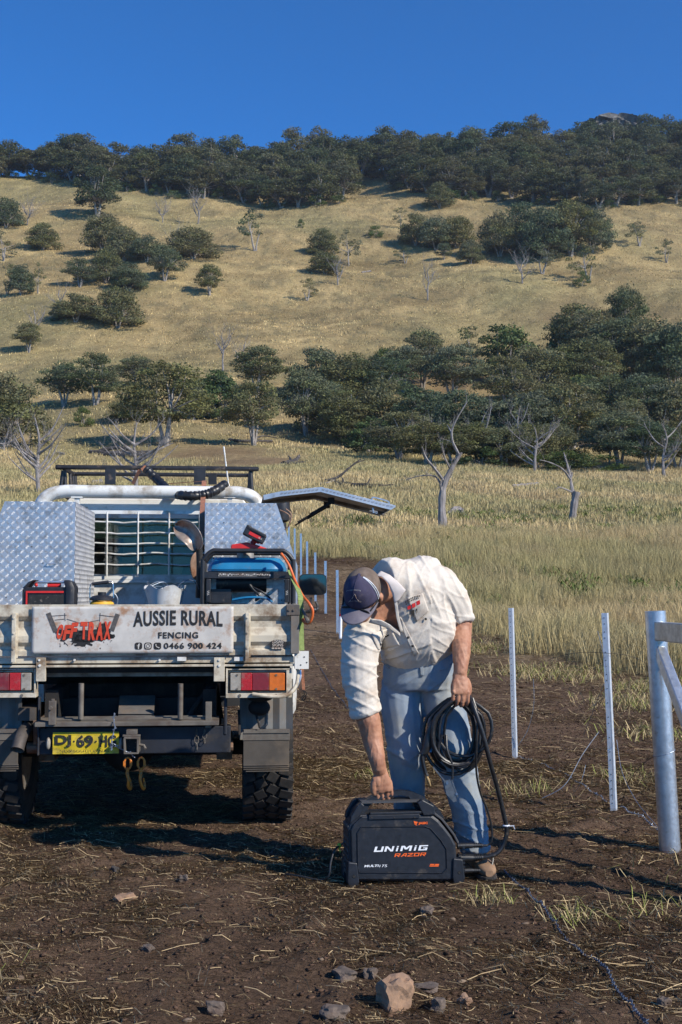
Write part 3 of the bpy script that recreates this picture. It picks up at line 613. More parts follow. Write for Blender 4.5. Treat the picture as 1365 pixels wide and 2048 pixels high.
SC = [  # px, base, width, height, kind, label
 (12, 455, 66, 56, 'dense', 'round tree at the left edge just below the ridge forest'), (86, 500, 66, 52, 'dense', 'small spreading tree on the open upper slope near the left edge'),
 (196, 436, 86, 100, 'ridge', 'tall pale-stemmed gum standing out in front of the ridge forest on the left'), (208, 508, 86, 80, 'dense', 'dense tree at the left end of the upper left thicket'),
 (248, 522, 76, 66, 'dense', 'second tree of the upper left thicket'), (295, 524, 66, 52, 'dense', 'low tree in the middle of the upper left thicket'), (386, 518, 104, 58, 'dense', 'wide tree at the right end of the upper left thicket'),
 (330, 562, 66, 68, 'gum', 'small gum under the middle of the upper left thicket'), (160, 574, 62, 56, 'gum', 'small gum left of the two dark trees under the thicket'), (212, 566, 66, 66, 'dense', 'dark tree under the left end of the thicket'),
 (258, 582, 76, 52, 'dense', 'dark low wide tree under the thicket, right of another'), (420, 592, 52, 62, 'gum', 'lone rounded gum on the slope right of the left thicket'), (152, 644, 88, 54, 'dense', 'flat-topped multi-stemmed tree on the left mid slope'),
 (112, 640, 34, 24, 'bush', 'small shrub touching the flat-topped tree on the left'), (236, 656, 90, 78, 'dense', 'broad dark tree right of the flat-topped one on the left'), (58, 706, 56, 60, 'gum', 'lone small gum near the left edge half way up'),
 (14, 590, 46, 66, 'open', 'thin tree touching the left edge on the upper slope'), (42, 592, 50, 62, 'dense', 'round tree second from the left edge on the upper slope'), (8, 522, 60, 62, 'open', 'grey-limbed tree at the very left edge, mid slope'), (76, 588, 32, 64, 'open', 'slim sparse tree right of the round one at the left'),
 (512, 502, 74, 86, 'open', 'half dead gum with bare white limbs in the upper middle'), (602, 456, 14, 20, 'bush', 'tiny lone shrub on the upper slope'), (614, 602, 50, 46, 'open', 'small lone tree leaning on the middle slope'),
 (646, 512, 58, 52, 'dense', 'upper tree of the group of three left of the hill centre'), (650, 548, 62, 42, 'dense', 'lower wide tree of the group of three left of the hill centre'), (698, 532, 52, 76, 'open', 'pale sparse tree of the group of three left of the hill centre'),
 (752, 474, 30, 26, 'bush', 'round dark shrub alone on the upper slope'), (812, 528, 46, 38, 'open', 'small two-stemmed tree below the upper right thicket'), (832, 492, 66, 62, 'dense', 'tree at the left end of the upper right thicket'), (802, 458, 34, 44, 'open', 'thin brownish tree above the left end of the upper right thicket'),
 (872, 500, 72, 64, 'dense', 'second tree from the left in the upper right thicket'), (914, 496, 66, 62, 'dense', 'third tree from the left in the upper right thicket'), (942, 528, 46, 48, 'dense', 'small tree hanging below the upper right thicket'), (888, 520, 30, 34, 'gum', 'tiny gum under the upper right thicket'),
 (880, 416, 56, 48, 'dense', 'small tree just below the ridge forest, right of centre'), (1000, 514, 80, 88, 'dense', 'tree in the middle of the upper right thicket, lowest branches to the ground'), (1046, 502, 92, 92, 'dense', 'tall tree of the upper right thicket, sixth from its left'),
 (1092, 520, 96, 100, 'dense', 'largest crown of the upper right thicket'), (1142, 512, 100, 108, 'gum', 'tall gum crowning the upper right thicket'), (1186, 506, 74, 92, 'dense', 'last tree at the right end of the upper right thicket'), (1086, 548, 72, 62, 'open', 'sparse tree at the lower edge of the upper right thicket'),
 (1180, 566, 76, 84, 'open', 'open white-limbed gum below the right end of the upper right thicket'), (1164, 574, 34, 34, 'bush', 'small dark shrub at the foot of the open white-limbed gum'), (1280, 492, 62, 50, 'open', 'flat sparse tree on the upper slope near the right edge'), (1334, 526, 40, 50, 'open', 'small pale tree close to the right edge on the upper slope'),
 (128, 812, 96, 84, 'gum', 'left one of the pair of grey-green gums left of centre'), (192, 812, 92, 102, 'gum', 'taller right one of the pair of grey-green gums left of centre'), (168, 852, 46, 42, 'bush', 'bright green shrub in front of the pair of gums'),
 (10, 892, 158, 138, 'dense', 'large dark tree cut by the left edge above the truck'), (274, 772, 82, 58, 'gum', 'gum peeping out behind the biggest tree above the truck'), (330, 892, 168, 162, 'gum', 'biggest many-stemmed gum standing above the truck cab'), (388, 840, 62, 82, 'gum', 'narrow gum right of the biggest one above the truck'),
 (442, 842, 94, 98, 'green', 'gum with white double trunk above the roof rack end'), (514, 790, 108, 98, 'gum', 'grey-green gum standing behind and above the white-trunked one'), (508, 892, 116, 130, 'gum', 'gum with crooked white trunk right of the truck roof rack'), (612, 872, 104, 128, 'gum', 'first tall tree of the lower wood, on its left end'),
 (250, 845, 70, 50, 'dense', 'low dark tree hanging left of the biggest gum'), (476, 836, 40, 60, 'gum', 'narrow dark gum between the two white-trunked ones')]
for px, py, w_, h_, kd, lab in SC: plant(kd, px, py, w_, h_, lab, 'trees scattered on the hillside', rt)
WD = {'upper row': [(640, 700, 118, 800), (700, 712, 128, 806), (756, 716, 118, 812), (772, 698, 52, 770, 'green'), (808, 690, 90, 786), (846, 665, 96, 780), (905, 692, 124, 806), (948, 650, 80, 752, 'open'), (1016, 655, 112, 760, 'green'), (1072, 690, 110, 806), (1018, 718, 112, 836), (1150, 612, 104, 726), (1192, 622, 124, 744), (1250, 574, 84, 690), (1238, 640, 140, 768), (1304, 640, 126, 776), (1354, 650, 120, 786), (1178, 682, 118, 800), (1122, 640, 60, 716, 'green'), (1130, 700, 100, 800)],
      'middle row': [(652, 770, 100, 868), (700, 780, 118, 886), (770, 768, 124, 884), (842, 776, 134, 892), (920, 788, 128, 904), (990, 800, 118, 906), (1062, 786, 144, 904), (1142, 776, 150, 904), (1166, 752, 80, 842, 'green'), (1212, 756, 118, 876), (1290, 756, 138, 876), (1356, 766, 126, 886), (1100, 770, 90, 860), (1250, 800, 100, 900)],
      'front row': [(690, 820, 80, 888), (742, 838, 90, 908, 'green'), (800, 826, 118, 918), (856, 846, 114, 928), (908, 850, 106, 930), (960, 846, 104, 930), (1008, 858, 100, 934), (1062, 850, 110, 930), (1110, 850, 96, 922), (1240, 826, 134, 934), (1300, 846, 114, 944), (1356, 846, 104, 938), (700, 860, 40, 890, 'bush'), (1180, 904, 110, 942, 'bush'), (1130, 898, 90, 938, 'bush'), (1080, 906, 70, 938, 'bush'), (960, 890, 90, 934, 'bush')]}
for rw, L_ in WD.items():
    L_ = sorted(L_)
    for i, q in enumerate(L_):
        kd = q[4] if len(q) > 4 else rt.choice(['gum', 'gum', 'dense'])
        what = {'gum': 'grey-green gum', 'dense': 'dense dark tree', 'green': 'brighter green tree', 'open': 'sparse thin tree', 'bush': 'low green shrub'}[kd]
        plant(kd, q[0], q[3], q[2] * 1.06, q[3] - q[1], f'{what} in the {rw} of the lower right wood, {ordn(i)} from its left', 'trees of the lower right wood', rt)
# ---- dead trees
def deadtree(px, py, guide, r0px, label, seed, mt=None, twig=3, name='dead_tree', tw=1.0):
    """guide: main limbs as photo-pixel polylines from the base; each limb gets depth and twigs of its own"""
    g = G(px, py); Y = g.y; s = Y / F; r = random.Random(seed); mb = MB(); wood = MB()
    root = empty(name, g, 0, label, 'dead tree', 'dead trees')
    def sub(p, d, ln, rad, lv):
        pts = [p]; q = p.copy(); dd = d.normalized()
        for _ in range(4):
            dd = (dd + Vector((r.uniform(-.35, .35), r.uniform(-.35, .35), r.uniform(-.15, .35)))).normalized(); q = q + dd * ln / 4; pts.append(q.copy())
        wood.tube(pts, [rad * (1 - .2 * i) for i in range(5)], 5)
        if lv > 0:
            for i in (1, 2, 3, 4):
                if r.random() < .8: sub(pts[i], (dd + Vector((r.uniform(-1, 1), r.uniform(-1, 1), r.uniform(-.2, .8)))), ln * .5, rad * .5, lv - 1)
    for li, (pts, ra, rb_) in enumerate(guide):
        yo = 0 if li == 0 else r.uniform(-1, 1) * .5
        P = [W(a, b_, Y + yo * (i / max(1, len(pts) - 1)) * 2) - g for i, (a, b_) in enumerate(pts)]
        if li == 0: P[0].z -= .3
        SP = spline(P, 5); n_ = len(SP); rr = [(ra + (rb_ - ra) * i / (n_ - 1)) * s * (1 + .12 * math.sin(i * 1.7 + seed)) for i in range(n_)]
        (mb if li == 0 else wood).tube(SP, rr, 9 if ra > 4 else 6)
        for i in range(n_ // 3 if li == 0 else 2, n_):
            if r.random() < .42 * tw:
                d = SP[min(i, n_ - 1)] - SP[i - 1]; sub(SP[i], d.normalized() * .7 + Vector((r.uniform(-1, 1), r.uniform(-1, 1), r.uniform(0, .8))), r.uniform(14, 34) * s * tw, max(rr[i] * .38, .35 * s), 2 if twig > 1 else 1)
    mb.build('trunk', mt or M['dead'], root, smooth=True); wood.build('limbs', mt or M['dead'], root, smooth=True); return root
deadtree(888, 1062, [([(888, 1062), (884, 1010), (890, 965), (908, 930), (924, 905)], 9.5, 2.6), ([(890, 965), (872, 940), (852, 915), (845, 895)], 3.5, 1.4), ([(884, 990), (880, 965), (868, 952), (840, 952), (812, 960)], 2.6, .8), ([(920, 912), (905, 880), (908, 850), (935, 803)], 3, 1), ([(900, 935), (890, 915), (885, 895)], 3, 1), ([(905, 868), (895, 850)], 2, .8)], 11, 'tall grey dead tree with forked crown in the paddock behind the man', 3, twig=1, tw=1.0)
deadtree(1143, 1046, [([(1143, 1046), (1148, 1015), (1154, 984)], 8, 7), ([(1150, 1010), (1145, 980), (1140, 950), (1134, 925), (1128, 905)], 4, 1.2), ([(1142, 960), (1125, 938), (1100, 925), (1080, 920)], 2.4, .8), ([(1146, 985), (1122, 975), (1112, 978)], 2, .8), ([(1142, 958), (1146, 945)], 2, 1)], 8, 'broken dead stump with one thin bent limb right of the forked dead tree', 4, twig=1, tw=.6)
def whitedead(px, py, h, wd, seed, label, n=5, r0=3.4):
    r = random.Random(seed); g = [([(px, py), (px + r.uniform(-3, 3), py - h * .35), (px + r.uniform(-6, 6), py - h * .7), (px + r.uniform(-8, 8), py - h)], r0, .9)]
    for k in range(n):
        t_ = r.uniform(.12, .7); sd = r.choice((-1, 1)) if k > 1 else (-1, 1)[k]; w2 = wd * r.uniform(.3, .55); y0 = py - h * t_
        g.append(([(px, y0), (px + sd * w2 * .5, y0 - h * .14), (px + sd * w2, y0 - h * r.uniform(.25, .5))], r0 * .6, .6))
    deadtree(px, py, g, r0, label, seed, twig=2, tw=1.0)
whitedead(852, 925, 70, 80, 51, 'bleached many-branched dead tree left of the forked one', 6)
whitedead(966, 930, 100, 50, 52, 'slender bleached dead tree with curved top in front of the lower wood', 5)
whitedead(1070, 944, 90, 90, 53, 'wide bleached dead tree with many branches in front of the lower wood', 8)
whitedead(1040, 925, 110, 40, 54, 'thin bleached dead tree behind the wide one', 4, 2.4)
whitedead(1329, 955, 110, 80, 55, 'bleached dead tree with a V shaped crown near the right edge', 5)
whitedead(1218, 930, 70, 50, 56, 'thin dead tree at the edge of the shrubs on the right', 4, 2.2)
whitedead(78, 985, 150, 110, 57, 'large bare grey tree rising behind the left toolbox', 15, 5)
whitedead(272, 985, 140, 160, 58, 'wide bare grey tree rising behind the truck roof rack', 15, 5)
whitedead(10, 905, 50, 80, 59, 'fallen-over bare branches at the left edge', 4, 2.5)
whitedead(447, 745, 72, 36, 60, 'bleached leafless trunk on the slope above the truck', 3, 2.2)
whitedead(486, 745, 60, 40, 61, 'smaller bleached leafless trunk beside the grey-green gum', 3, 2)
whitedead(396, 448, 60, 24, 62, 'thin white dead tree just below the ridge forest', 3, 1.8)
whitedead(1045, 568, 50, 34, 63, 'small white dead tree below the upper right thicket', 4, 1.8)
whitedead(856, 600, 58, 26, 64, 'thin pale dead tree on the middle of the slope', 3, 1.6)
whitedead(676, 570, 50, 26, 65, 'crooked pale dead tree below the group of three', 3, 1.6)
whitedead(72, 680, 60, 36, 66, 'faint dead tree behind the lone gum near the left edge', 4, 1.6)
whitedead(350, 508, 50, 26, 67, 'pale dead stem rising from the upper left thicket', 3, 1.5)
whitedead(55, 450, 34, 24, 68, 'grey dead shrub near the left edge below the forest', 4, 1.4)
whitedead(325, 445, 26, 22, 69, 'brown leafless shrub high on the slope', 4, 1.2)
whitedead(120, 620, 40, 26, 70, 'bare stem among the trees on the left slope', 3, 1.3)
# ---- fallen timber
def fallen(lst, label, mt, seed, name='fallen_log'):
    r = random.Random(seed); mb = MB(); c = G(lst[0][0][0][0], lst[0][0][0][1]); root_loc = c
    for pts, ra, rb_ in lst:
        P = []
        for i, (a, b_, up) in enumerate(pts):
            g = G(a, b_ + up); q = W(a, b_, g.y); P.append(q - c)
        SP = spline(P, 5); s = c.y / F; mb.tube(SP, [(ra + (rb_ - ra) * i / (len(SP) - 1)) * s * (1 + .15 * math.sin(i * 2.1 + seed)) for i in range(len(SP))], 7)
    o = mb.build(name, mt, smooth=True); o.location = c; return tag(o, label, 'fallen timber', 'fallen timber in the paddock')
fallen([([(650, 962, 4), (675, 955, 10), (700, 935, 28), (722, 918, 44)], 3.5, 1.2), ([(712, 926, 34), (730, 920, 40)], 1.4, .6)], 'dark branch sticking up diagonally beyond the open toolbox lid', M['char'], 1, 'fallen_branch')
fallen([([(672, 968, 2), (720, 970, 3), (770, 972, 3)], 5, 3), ([(690, 968, 3), (684, 955, 14)], 3, 1), ([(735, 968, 3), (742, 955, 14)], 2, .8), ([(740, 974, 2), (795, 968, 4)], 2.2, 1), ([(660, 962, 2), (700, 966, 3)], 4, 2)], 'long dark fallen log with broken stubs beyond the toolbox lid', M['char'], 2)
fallen([([(568, 930, 2), (590, 922, 6), (600, 910, 16)], 8, 2), ([(575, 928, 3), (622, 932, 2)], 5, 2), ([(585, 925, 3), (578, 912, 14)], 4, 1.2), ([(560, 932, 1), (610, 925, 5)], 5, 3)], 'black burnt stump and log on the grass above the lid hinge', M['char'], 3)
fallen([([(180, 905, 2), (240, 910, 3), (305, 912, 2)], 6, 5), ([(200, 902, 4), (235, 895, 10), (262, 900, 6)], 5, 3), ([(215, 908, 2), (300, 905, 3)], 7, 4)], 'pile of dark fallen logs behind the bare tree above the truck', M['char'], 4)
fallen([([(898, 1030, 2), (912, 1018, 10), (925, 1022, 6)], 6, 6), ([(925, 1024, 2), (932, 1034, 0)], 5, 5)], 'grey weathered stump beside the forked dead tree', M['dead'], 5)
fallen([([(1026, 972, 2), (1050, 970, 3), (1075, 968, 3)], 3, 4)], 'pale fallen log lying on the grass left of the broken stump', M['dead'], 6)
fallen([([(460, 880, 2), (485, 882, 4), (545, 882, 4)], 4, 2), ([(500, 884, 2), (525, 872, 8), (555, 876, 4)], 2.5, 1)], 'dark fallen limbs around the foot of the crooked white-trunked gum', M['char'], 7)
fallen([([(640, 968, 1), (655, 966, 3), (670, 960, 6)], 3, 1)], 'small grey twiggy branch left of the long dark log', M['dead'], 8, 'fallen_branch')
fallen([([(1240, 1080, 2), (1248, 1068, 12), (1246, 1058, 22)], 2.2, 1.2)], 'short dark stick standing in the grass on the right', M['char'], 9, 'fallen_branch')
fallen([([(724, 545, 1), (742, 542, 3)], 2, 1.6)], 'small pale log on the slope right of the group of three', M['dead'], 10)
fallen([([(112, 905, 1), (130, 908, 2)], 3, 2), ([(185, 968, 1), (205, 962, 6)], 5, 3)], 'greyish broken stump beside the wide bare tree', M['dead'], 11)
# ---- rock outcrop on the ridge
bm = bmesh.new(); bmesh.ops.create_grid(bm, x_segments=70, y_segments=26, size=.5)
c0 = W(1236, 257, 384); wd_ = 118 / F * 386; ht = 26 / F * 386
for v in bm.verts:
    u, q = v.co.x * 2, (v.co.y + .5)
    top = 1 - .35 * abs(u) ** 2 + .12 * noise.noise(Vector((u * 5, 0, 3)))
    cell = 1.6 * noise.noise(Vector((u * 9, q * 5, 2)))
    v.co = Vector((u * wd_ / 2, -1.2 * (1 - q) + cell + 1.5 * noise.noise(Vector((u * 4, q * 2, 0))) + 4 * u * u, (q * top - .5) * ht * 1.5))
me = bpy.data.meshes.new('rock_outcrop'); bm.to_mesh(me); bm.free(); me.materials.append(M['cliff']); o = bpy.data.objects.new('rock_outcrop', me); C.objects.link(o); o.location = c0
sm_ = o.modifiers.new('solid', 'SOLIDIFY'); sm_.thickness = 6; sm_.offset = -1
tag(o, 'grey rocky cliff showing among the trees on top of the ridge', 'rock')
# ================================================================ TRUCK
HEAD = R(5.05)
TD = 6.4
T0 = Vector(((262 - 682.5) / F * TD, TD, 0.0))
truck = empty('tray_truck', T0, HEAD, 'dusty cream tray truck seen from behind, with aluminium toolboxes and roof rack', 'truck')
MT = Matrix.Translation(T0) @ Matrix.Rotation(HEAD, 4, 'Z'); MTi = MT.inverted()
camP = Vector((0, 0, CAMH))
def tp(px, py, v):
    """photo pixel -> truck-local point on the plane `v` metres forward of the tailgate"""
    o = MTi @ camP; d = (MTi.to_3x3() @ ray(px, py)); t = (v - o.y) / d.y; return o + d * t
def rb(mb, x0, y0, x1, y1, v, th):
    a = tp(x0, y1, v); b = tp(x1, y0, v); mb.box(a.x, b.x, v, v + th, a.z, b.z)
def U(px, v): return tp(px, 1186, v).x
def Hh(py, v, px=300): return tp(px, py, v).z
EX, EZ, EN = Vector((1, 0, 0)), Vector((0, 0, 1)), Vector((0, -1, 0))
# ---- tray
TL, TR = -.905, U(600, .03)
wt, wb = Hh(1209, 0), Hh(1311, 0)
TLEN = 1.95
mb = MB()
prof = [(.028, wb), (-.012, wb), (-.012, wb + .028), (0, wb + .036), (0, wb + .050), (-.018, wb + .072), (-.018, wb + .105), (.004, wb + .150), (.004, wt - .088), (-.004, wt - .080), (-.016, wt - .062), (-.016, wt), (.028, wt)]
mb.prism(prof, 'x', TL + .01, TR - .04)
tg = mb.build('tailgate', M['cream'], truck, bev=.002)
for px in (30, 495):
    mb = MB(); a = tp(px, 1265, -.02); mb.box(a.x - .010, a.x + .010, -.055, -.016, wb - .03, wt - .045); mb.box(a.x - .018, a.x + .018, -.022, -.017, wb - .01, wt - .05)
    for z_ in (wb + .04, wb + .12, wt - .07): mb.tube([(a.x, -.060, z_), (a.x, -.054, z_)], .006, 8)
    mb.build('tailgate_rib', M['cream'], tg, bev=.0015)
# sign board: thin sheet, slightly buckled
x0, x1 = U(65, -.03), U(468, -.03); z0, z1 = Hh(1307, -.03), Hh(1213, -.03)
bm = bmesh.new(); bmesh.ops.create_grid(bm, x_segments=60, y_segments=16, size=.5)
for v in bm.verts:
    a, b = v.co.x + .5, v.co.y + .5
    buck = .0006 * noise.noise(Vector((a * 6, b * 2.5, 1))) + .0012 * max(0, noise.noise(Vector((a * 14, b, 4)))) * max(0, .35 - b) * 4
    v.co = Vector((x0 + (x1 - x0) * a, -.0318 - abs(buck) * .9, z0 + (z1 - z0) * b))
me = bpy.data.meshes.new('sign_board'); bm.to_mesh(me); bm.free(); me.materials.append(M['board']); me.polygons.foreach_set('use_smooth', [True] * len(me.polygons))
board = bpy.data.objects.new('sign_board', me); C.objects.link(board); board.parent = truck; s_ = board.modifiers.new('s', 'SOLIDIFY'); s_.thickness = .003
SV = -.0338
def ptext(s, px0, py0, px1, py1, v, m, parent, **k):
    a = tp(px0, py1, v); b = tp(px1, py0, v); return add_text(s, b.x - a.x, b.z - a.z, (a.x, v, a.z), EX, EZ, m, parent, **k)
ptext('AUSSIE RURAL', 267, 1223, 446, 1254, SV, M['ink'], board, name='lettering', off=.028, spacing=1.08, arc=.008)
ptext('FENCING', 317, 1264, 397, 1277, SV, M['ink'], board, name='lettering', off=.03, spacing=1.15)
ptext('0466 900 424', 328, 1285, 444, 1298, SV, M['ink'], board, name='lettering', off=.03, spacing=1.1)
# OFF TRAX emblem: ragged red letters over black, splatter, two posts with wire
def jag(s, px0, py0, px1, py1, m, v, off, parent, lean=0, seed=1):
    r = random.Random(seed); n = len(s); wd = (px1 - px0) / n
    for i, ch in enumerate(s):
        if ch == ' ': continue
        dy = r.uniform(-2, 2); q = ptext(ch, px0 + i * wd + .6, py0 + dy + r.uniform(-2, 2), px0 + (i + 1) * wd, py1 + dy, v, m, parent, off=off, shear=lean + r.uniform(-.05, .05), name='lettering')
emb = MB()
def blob(px, py, rx, ry, seed, v=SV + .0012, n=26, rag=.35):
    r = random.Random(seed); c = tp(px, py, v); s = TD / F; pts = []
    for i in range(n):
        a = 6.283 * i / n; k = 1 + r.uniform(-rag, rag); pts.append((c.x + math.cos(a) * rx * s * k, c.z + math.sin(a) * ry * s * k))
    m = len(pts); emb.add([(p[0], v, p[1]) for p in pts] + [(c.x, v, c.z)], [(i, (i + 1) % m, m) for i in range(m)])
blob(140, 1268, 26, 13, 1); blob(185, 1273, 34, 13, 2); blob(168, 1285, 22, 7, 3, rag=.5); blob(208, 1264, 18, 14, 4)
for i in range(26):
    r = random.Random(60 + i); blob(r.uniform(112, 232), 1280 + r.uniform(-2, 18), r.uniform(.5, 1.7), r.uniform(.5, 1.7), 90 + i, n=8)
emb.build('emblem_splatter', M['ink'], board)
pm = MB()
for (a, b) in (((97, 1226), (112, 1264)), ((236, 1228), (224, 1262))):
    A = tp(*a, SV + .0006); B = tp(*b, SV + .0006); pm.bar(A, B, .024, .0012, up=(0, 1, 0))
for (a, b) in (((103, 1232), (134, 1230)), ((130, 1226), (131, 1242)), ((199, 1230), (232, 1234)), ((201, 1226), (200, 1243)), ((134, 1238), (160, 1246)), ((168, 1246), (199, 1240)), ((110, 1240), (131, 1238)), ((108, 1262), (135, 1290))):
    A = tp(*a, SV + .0004); B = tp(*b, SV + .0004); pm.bar(A, B, .003, .0008, up=(0, 1, 0))
pm.build('emblem_fence_posts', mat('grey_ink', (.10, .09, .085), .7, 0, .3, 60), board)
jag('OFF', 111, 1247, 152, 1278, M['red_ink'], SV - .001, .055, board, .14, 5); jag('TRAX', 160, 1244, 222, 1279, M['red_ink'], SV - .001, .055, board, .05, 9)
# social marks: rounded squares with f, camera, phone
ic = MB(); iw = MB()
def rsq(mbx, px0, py0, px1, py1, v, rad=.28):
    a = tp(px0, py1, v); b = tp(px1, py0, v); w_, h_ = b.x - a.x, b.z - a.z; r_ = w_ * rad; pts = []
    for cx, cz, a0 in ((b.x - r_, b.z - r_, 0), (a.x + r_, b.z - r_, 90), (a.x + r_, a.z + r_, 180), (b.x - r_, a.z + r_, 270)):
        for k in range(5): t_ = R(a0 + k * 22.5); pts.append((cx + math.cos(t_) * r_, cz + math.sin(t_) * r_))
    n = len(pts); mbx.add([(p[0], v, p[1]) for p in pts], [tuple(range(n))])
rsq(ic, 270, 1285, 285, 1299, SV); rsq(ic, 289, 1285, 304, 1299, SV); rsq(ic, 308, 1285, 323, 1299, SV)
rsq(iw, 291, 1287, 302, 1297, SV - .0006)
c = tp(296.5, 1292, SV - .001); ic.tube([(c.x + math.cos(a * .5236) * .0085, c.y, c.z + math.sin(a * .5236) * .0085) for a in range(12)], .0016, 5, closed=True)
c = tp(300.3, 1288.5, SV - .001); ic.ball(c, .0016, seg=6, rings=4)
ic.build('emblem_squares', M['ink'], board); iw.build('emblem_window', M['board'], board)
ptext('f', 275.5, 1287, 280.5, 1298, SV - .0008, M['board'], board, off=.03)
pm = MB(); pm.tube(spline([tp(312, 1288, SV - .001), tp(313, 1293, SV - .001), tp(319, 1296, SV - .001)], 4), [.0036, .003, .002, .002, .002, .002, .002, .003, .0036], 6); pm.build('phone_mark', M['board'], board)
# oval sticker on the tailgate
st = MB(); c = tp(556, 1289, -.0205); st.add([(c.x + .046 * math.cos(a * .2618), -.0205, c.z + .026 * math.sin(a * .2618)) for a in range(24)], [tuple(range(24))])
so = st.build('oval_sticker', M['ink'], truck); ptext('LOGAN', 545, 1280, 567, 1286, -.0213, M['board'], so, off=.02); ptext('SIGNS', 545, 1287, 567, 1293, -.0213, M['board'], so, off=.02)
st = MB()
for k in range(4): rb(st, 544 + k * 6, 1295, 549 + k * 6, 1298, -.0213, .0004)
st.build('sticker_stripes', M['board'], so)
# end latch
mb = MB(); rb(mb, 573, 1209, 600, 1231, -.040, .022); latch = mb.build('tailgate_latch', mat('latch_grey', (.10, .095, .09), .6, .2, .2, 14, dirt=DUST, dirt_amt=.4), truck, bev=.004)
mb = MB(); rb(mb, 582, 1231, 599, 1307, -.036, .012); mb.build('latch_post', mat('post_grey', (.19, .175, .155), .7, .1, .2, 14, dirt=DUST, dirt_amt=.4), latch, bev=.002)
mb = MB()
for px in (579, 588):
    a = tp(px, 1220, -.041); mb.tube([a, a + Vector((0, -.005, 0))], .006, 8)
a = tp(604, 1216, -.02); b = tp(613, 1236, -.05); mb.tube([a, b], .008, 8); mb.tube([b, b + Vector((.01, -.02, -.02))], .011, 8)
mb.build('latch_bolts', M['step'], latch, smooth=True)
# rear beam and side boards, floor
mb = MB(); rb(mb, -85, 1313, 588, 1328, .002, .05); rb(mb, -85, 1328, 592, 1336, -.012, .07)
for px0, px1, y0, y1 in ((72, 92, 1315, 1363), (428, 450, 1315, 1363)): rb(mb, px0, y0, px1, y1, -.016, .03)
beam = mb.build('rear_beam', M['cream'], truck, bev=.002)
mb = MB()
for px in (80, 150, 320, 439): 
    a = tp(px, 1320, -.004); mb.tube([a, a + Vector((0, -.018, 0))], .006, 8)
for px in (80, 439):
    a = tp(px, 1331, -.016); mb.tube([a, a + Vector((0, -.006, 0))], .007, 8)
for px in (364, 478): rb(mb, px - 9, 1314, px + 9, 1322, -.03, .03)
rb(mb, 596, 1302, 618, 1338, -.02, .004); rb(mb, 590, 1302, 596, 1338, -.02, .06)
mb.build('hinges_and_bolts', M['cream_clean'], beam)
mb = MB()
for px, py in ((602, 1330), (609, 1314), (614, 1325)):
    a = tp(px, py, -.0205); mb.tube([a, a + Vector((0, -.0012, 0))], .004, 8)
mb.build('bracket_holes', M['ink'], beam)
for s in (1, -1):
    mb = MB(); xo = TR if s > 0 else TL
    mb.prism([(xo - .028 * s, wb), (xo - .028 * s, wt), (xo, wt), (xo, wt - .07), (xo - .014 * s, wt - .09), (xo - .014 * s, wb + .09), (xo, wb + .06), (xo, wb)], 'y', .03, TLEN)
    mb.build('side_board', M['cream'], truck, bev=.002)
mb = MB(); mb.box(TL + .03, TR - .03, .05, TLEN, wb - .045, wb - .012)
for k in range(5): mb.box(TL + .06, TR - .06, .15 + k * .42, .22 + k * .42, wb - .12, wb - .046)
mb.build('tray_floor', M['alu_dark'], truck)
# tail lamp housings
for s in (1, -1):
    mb = MB()
    def mx(px): return px if s > 0 else 524 - px
    def rr_(m_, a, y0, b, y1, v, th):
        a, b = sorted((mx(a), mx(b))); rb(m_, a, y0, b, y1, v, th)
    rr_(mb, 452, 1337, 456, 1396, -.005, .09); rr_(mb, 452, 1386, 584, 1396, -.008, .09); rr_(mb, 456, 1337, 584, 1340, .0, .09); rr_(mb, 573, 1340, 584, 1386, .002, .06); rr_(mb, 456, 1340, 573, 1386, .03, .01)
    lamp = mb.build('tail_lamp', M['cream'], truck, bev=.0015)
    mb = MB(); rr_(mb, 459, 1344, 573, 1383, .012, .018); mb.build('lamp_base', M['chassis'], lamp, bev=.004)
    for a, b, mt in ((461, 482, 'clear_lens'), (482.3, 505, 'red_lens'), (505.3, 538.5, 'red_lens2'), (538.8, 570, 'amber_lens')):
        mb = MB(); rr_(mb, a, 1346, b, 1381, -.006, .018); mb.build('lens', M[mt], lamp, bev=.003)
    mb = MB()
    for px, py in ((475, 1350), (475, 1378), (553, 1350), (553, 1378)):
        a = tp(mx(px), py, -.006); mb.tube([a, a + Vector((0, -.004, 0))], .006, 8)
    for px in (480, 553):
        a = tp(mx(px), 1391, -.008); mb.tube([a, a + Vector((0, -.004, 0))], .008, 8)
    mb.build('lamp_screws', M['step'], lamp)
mb = MB(); mb.tube(spline([tp(505, 1388, -.02), tp(545, 1393, -.025), tp(575, 1390, -.02), tp(592, 1372, 0), tp(597, 1345, .02), tp(594, 1335, .04)], 6), .010, 8); mb.build('conduit', M['cream'], truck, smooth=True)
mb = MB(); mb.tube(spline([tp(560, 1394, -.005), tp(586, 1384, .0), tp(600, 1360, .01), tp(601, 1340, .02)], 6), .006, 8)
mb.build('grey_cable', M['galv'], truck, smooth=True)
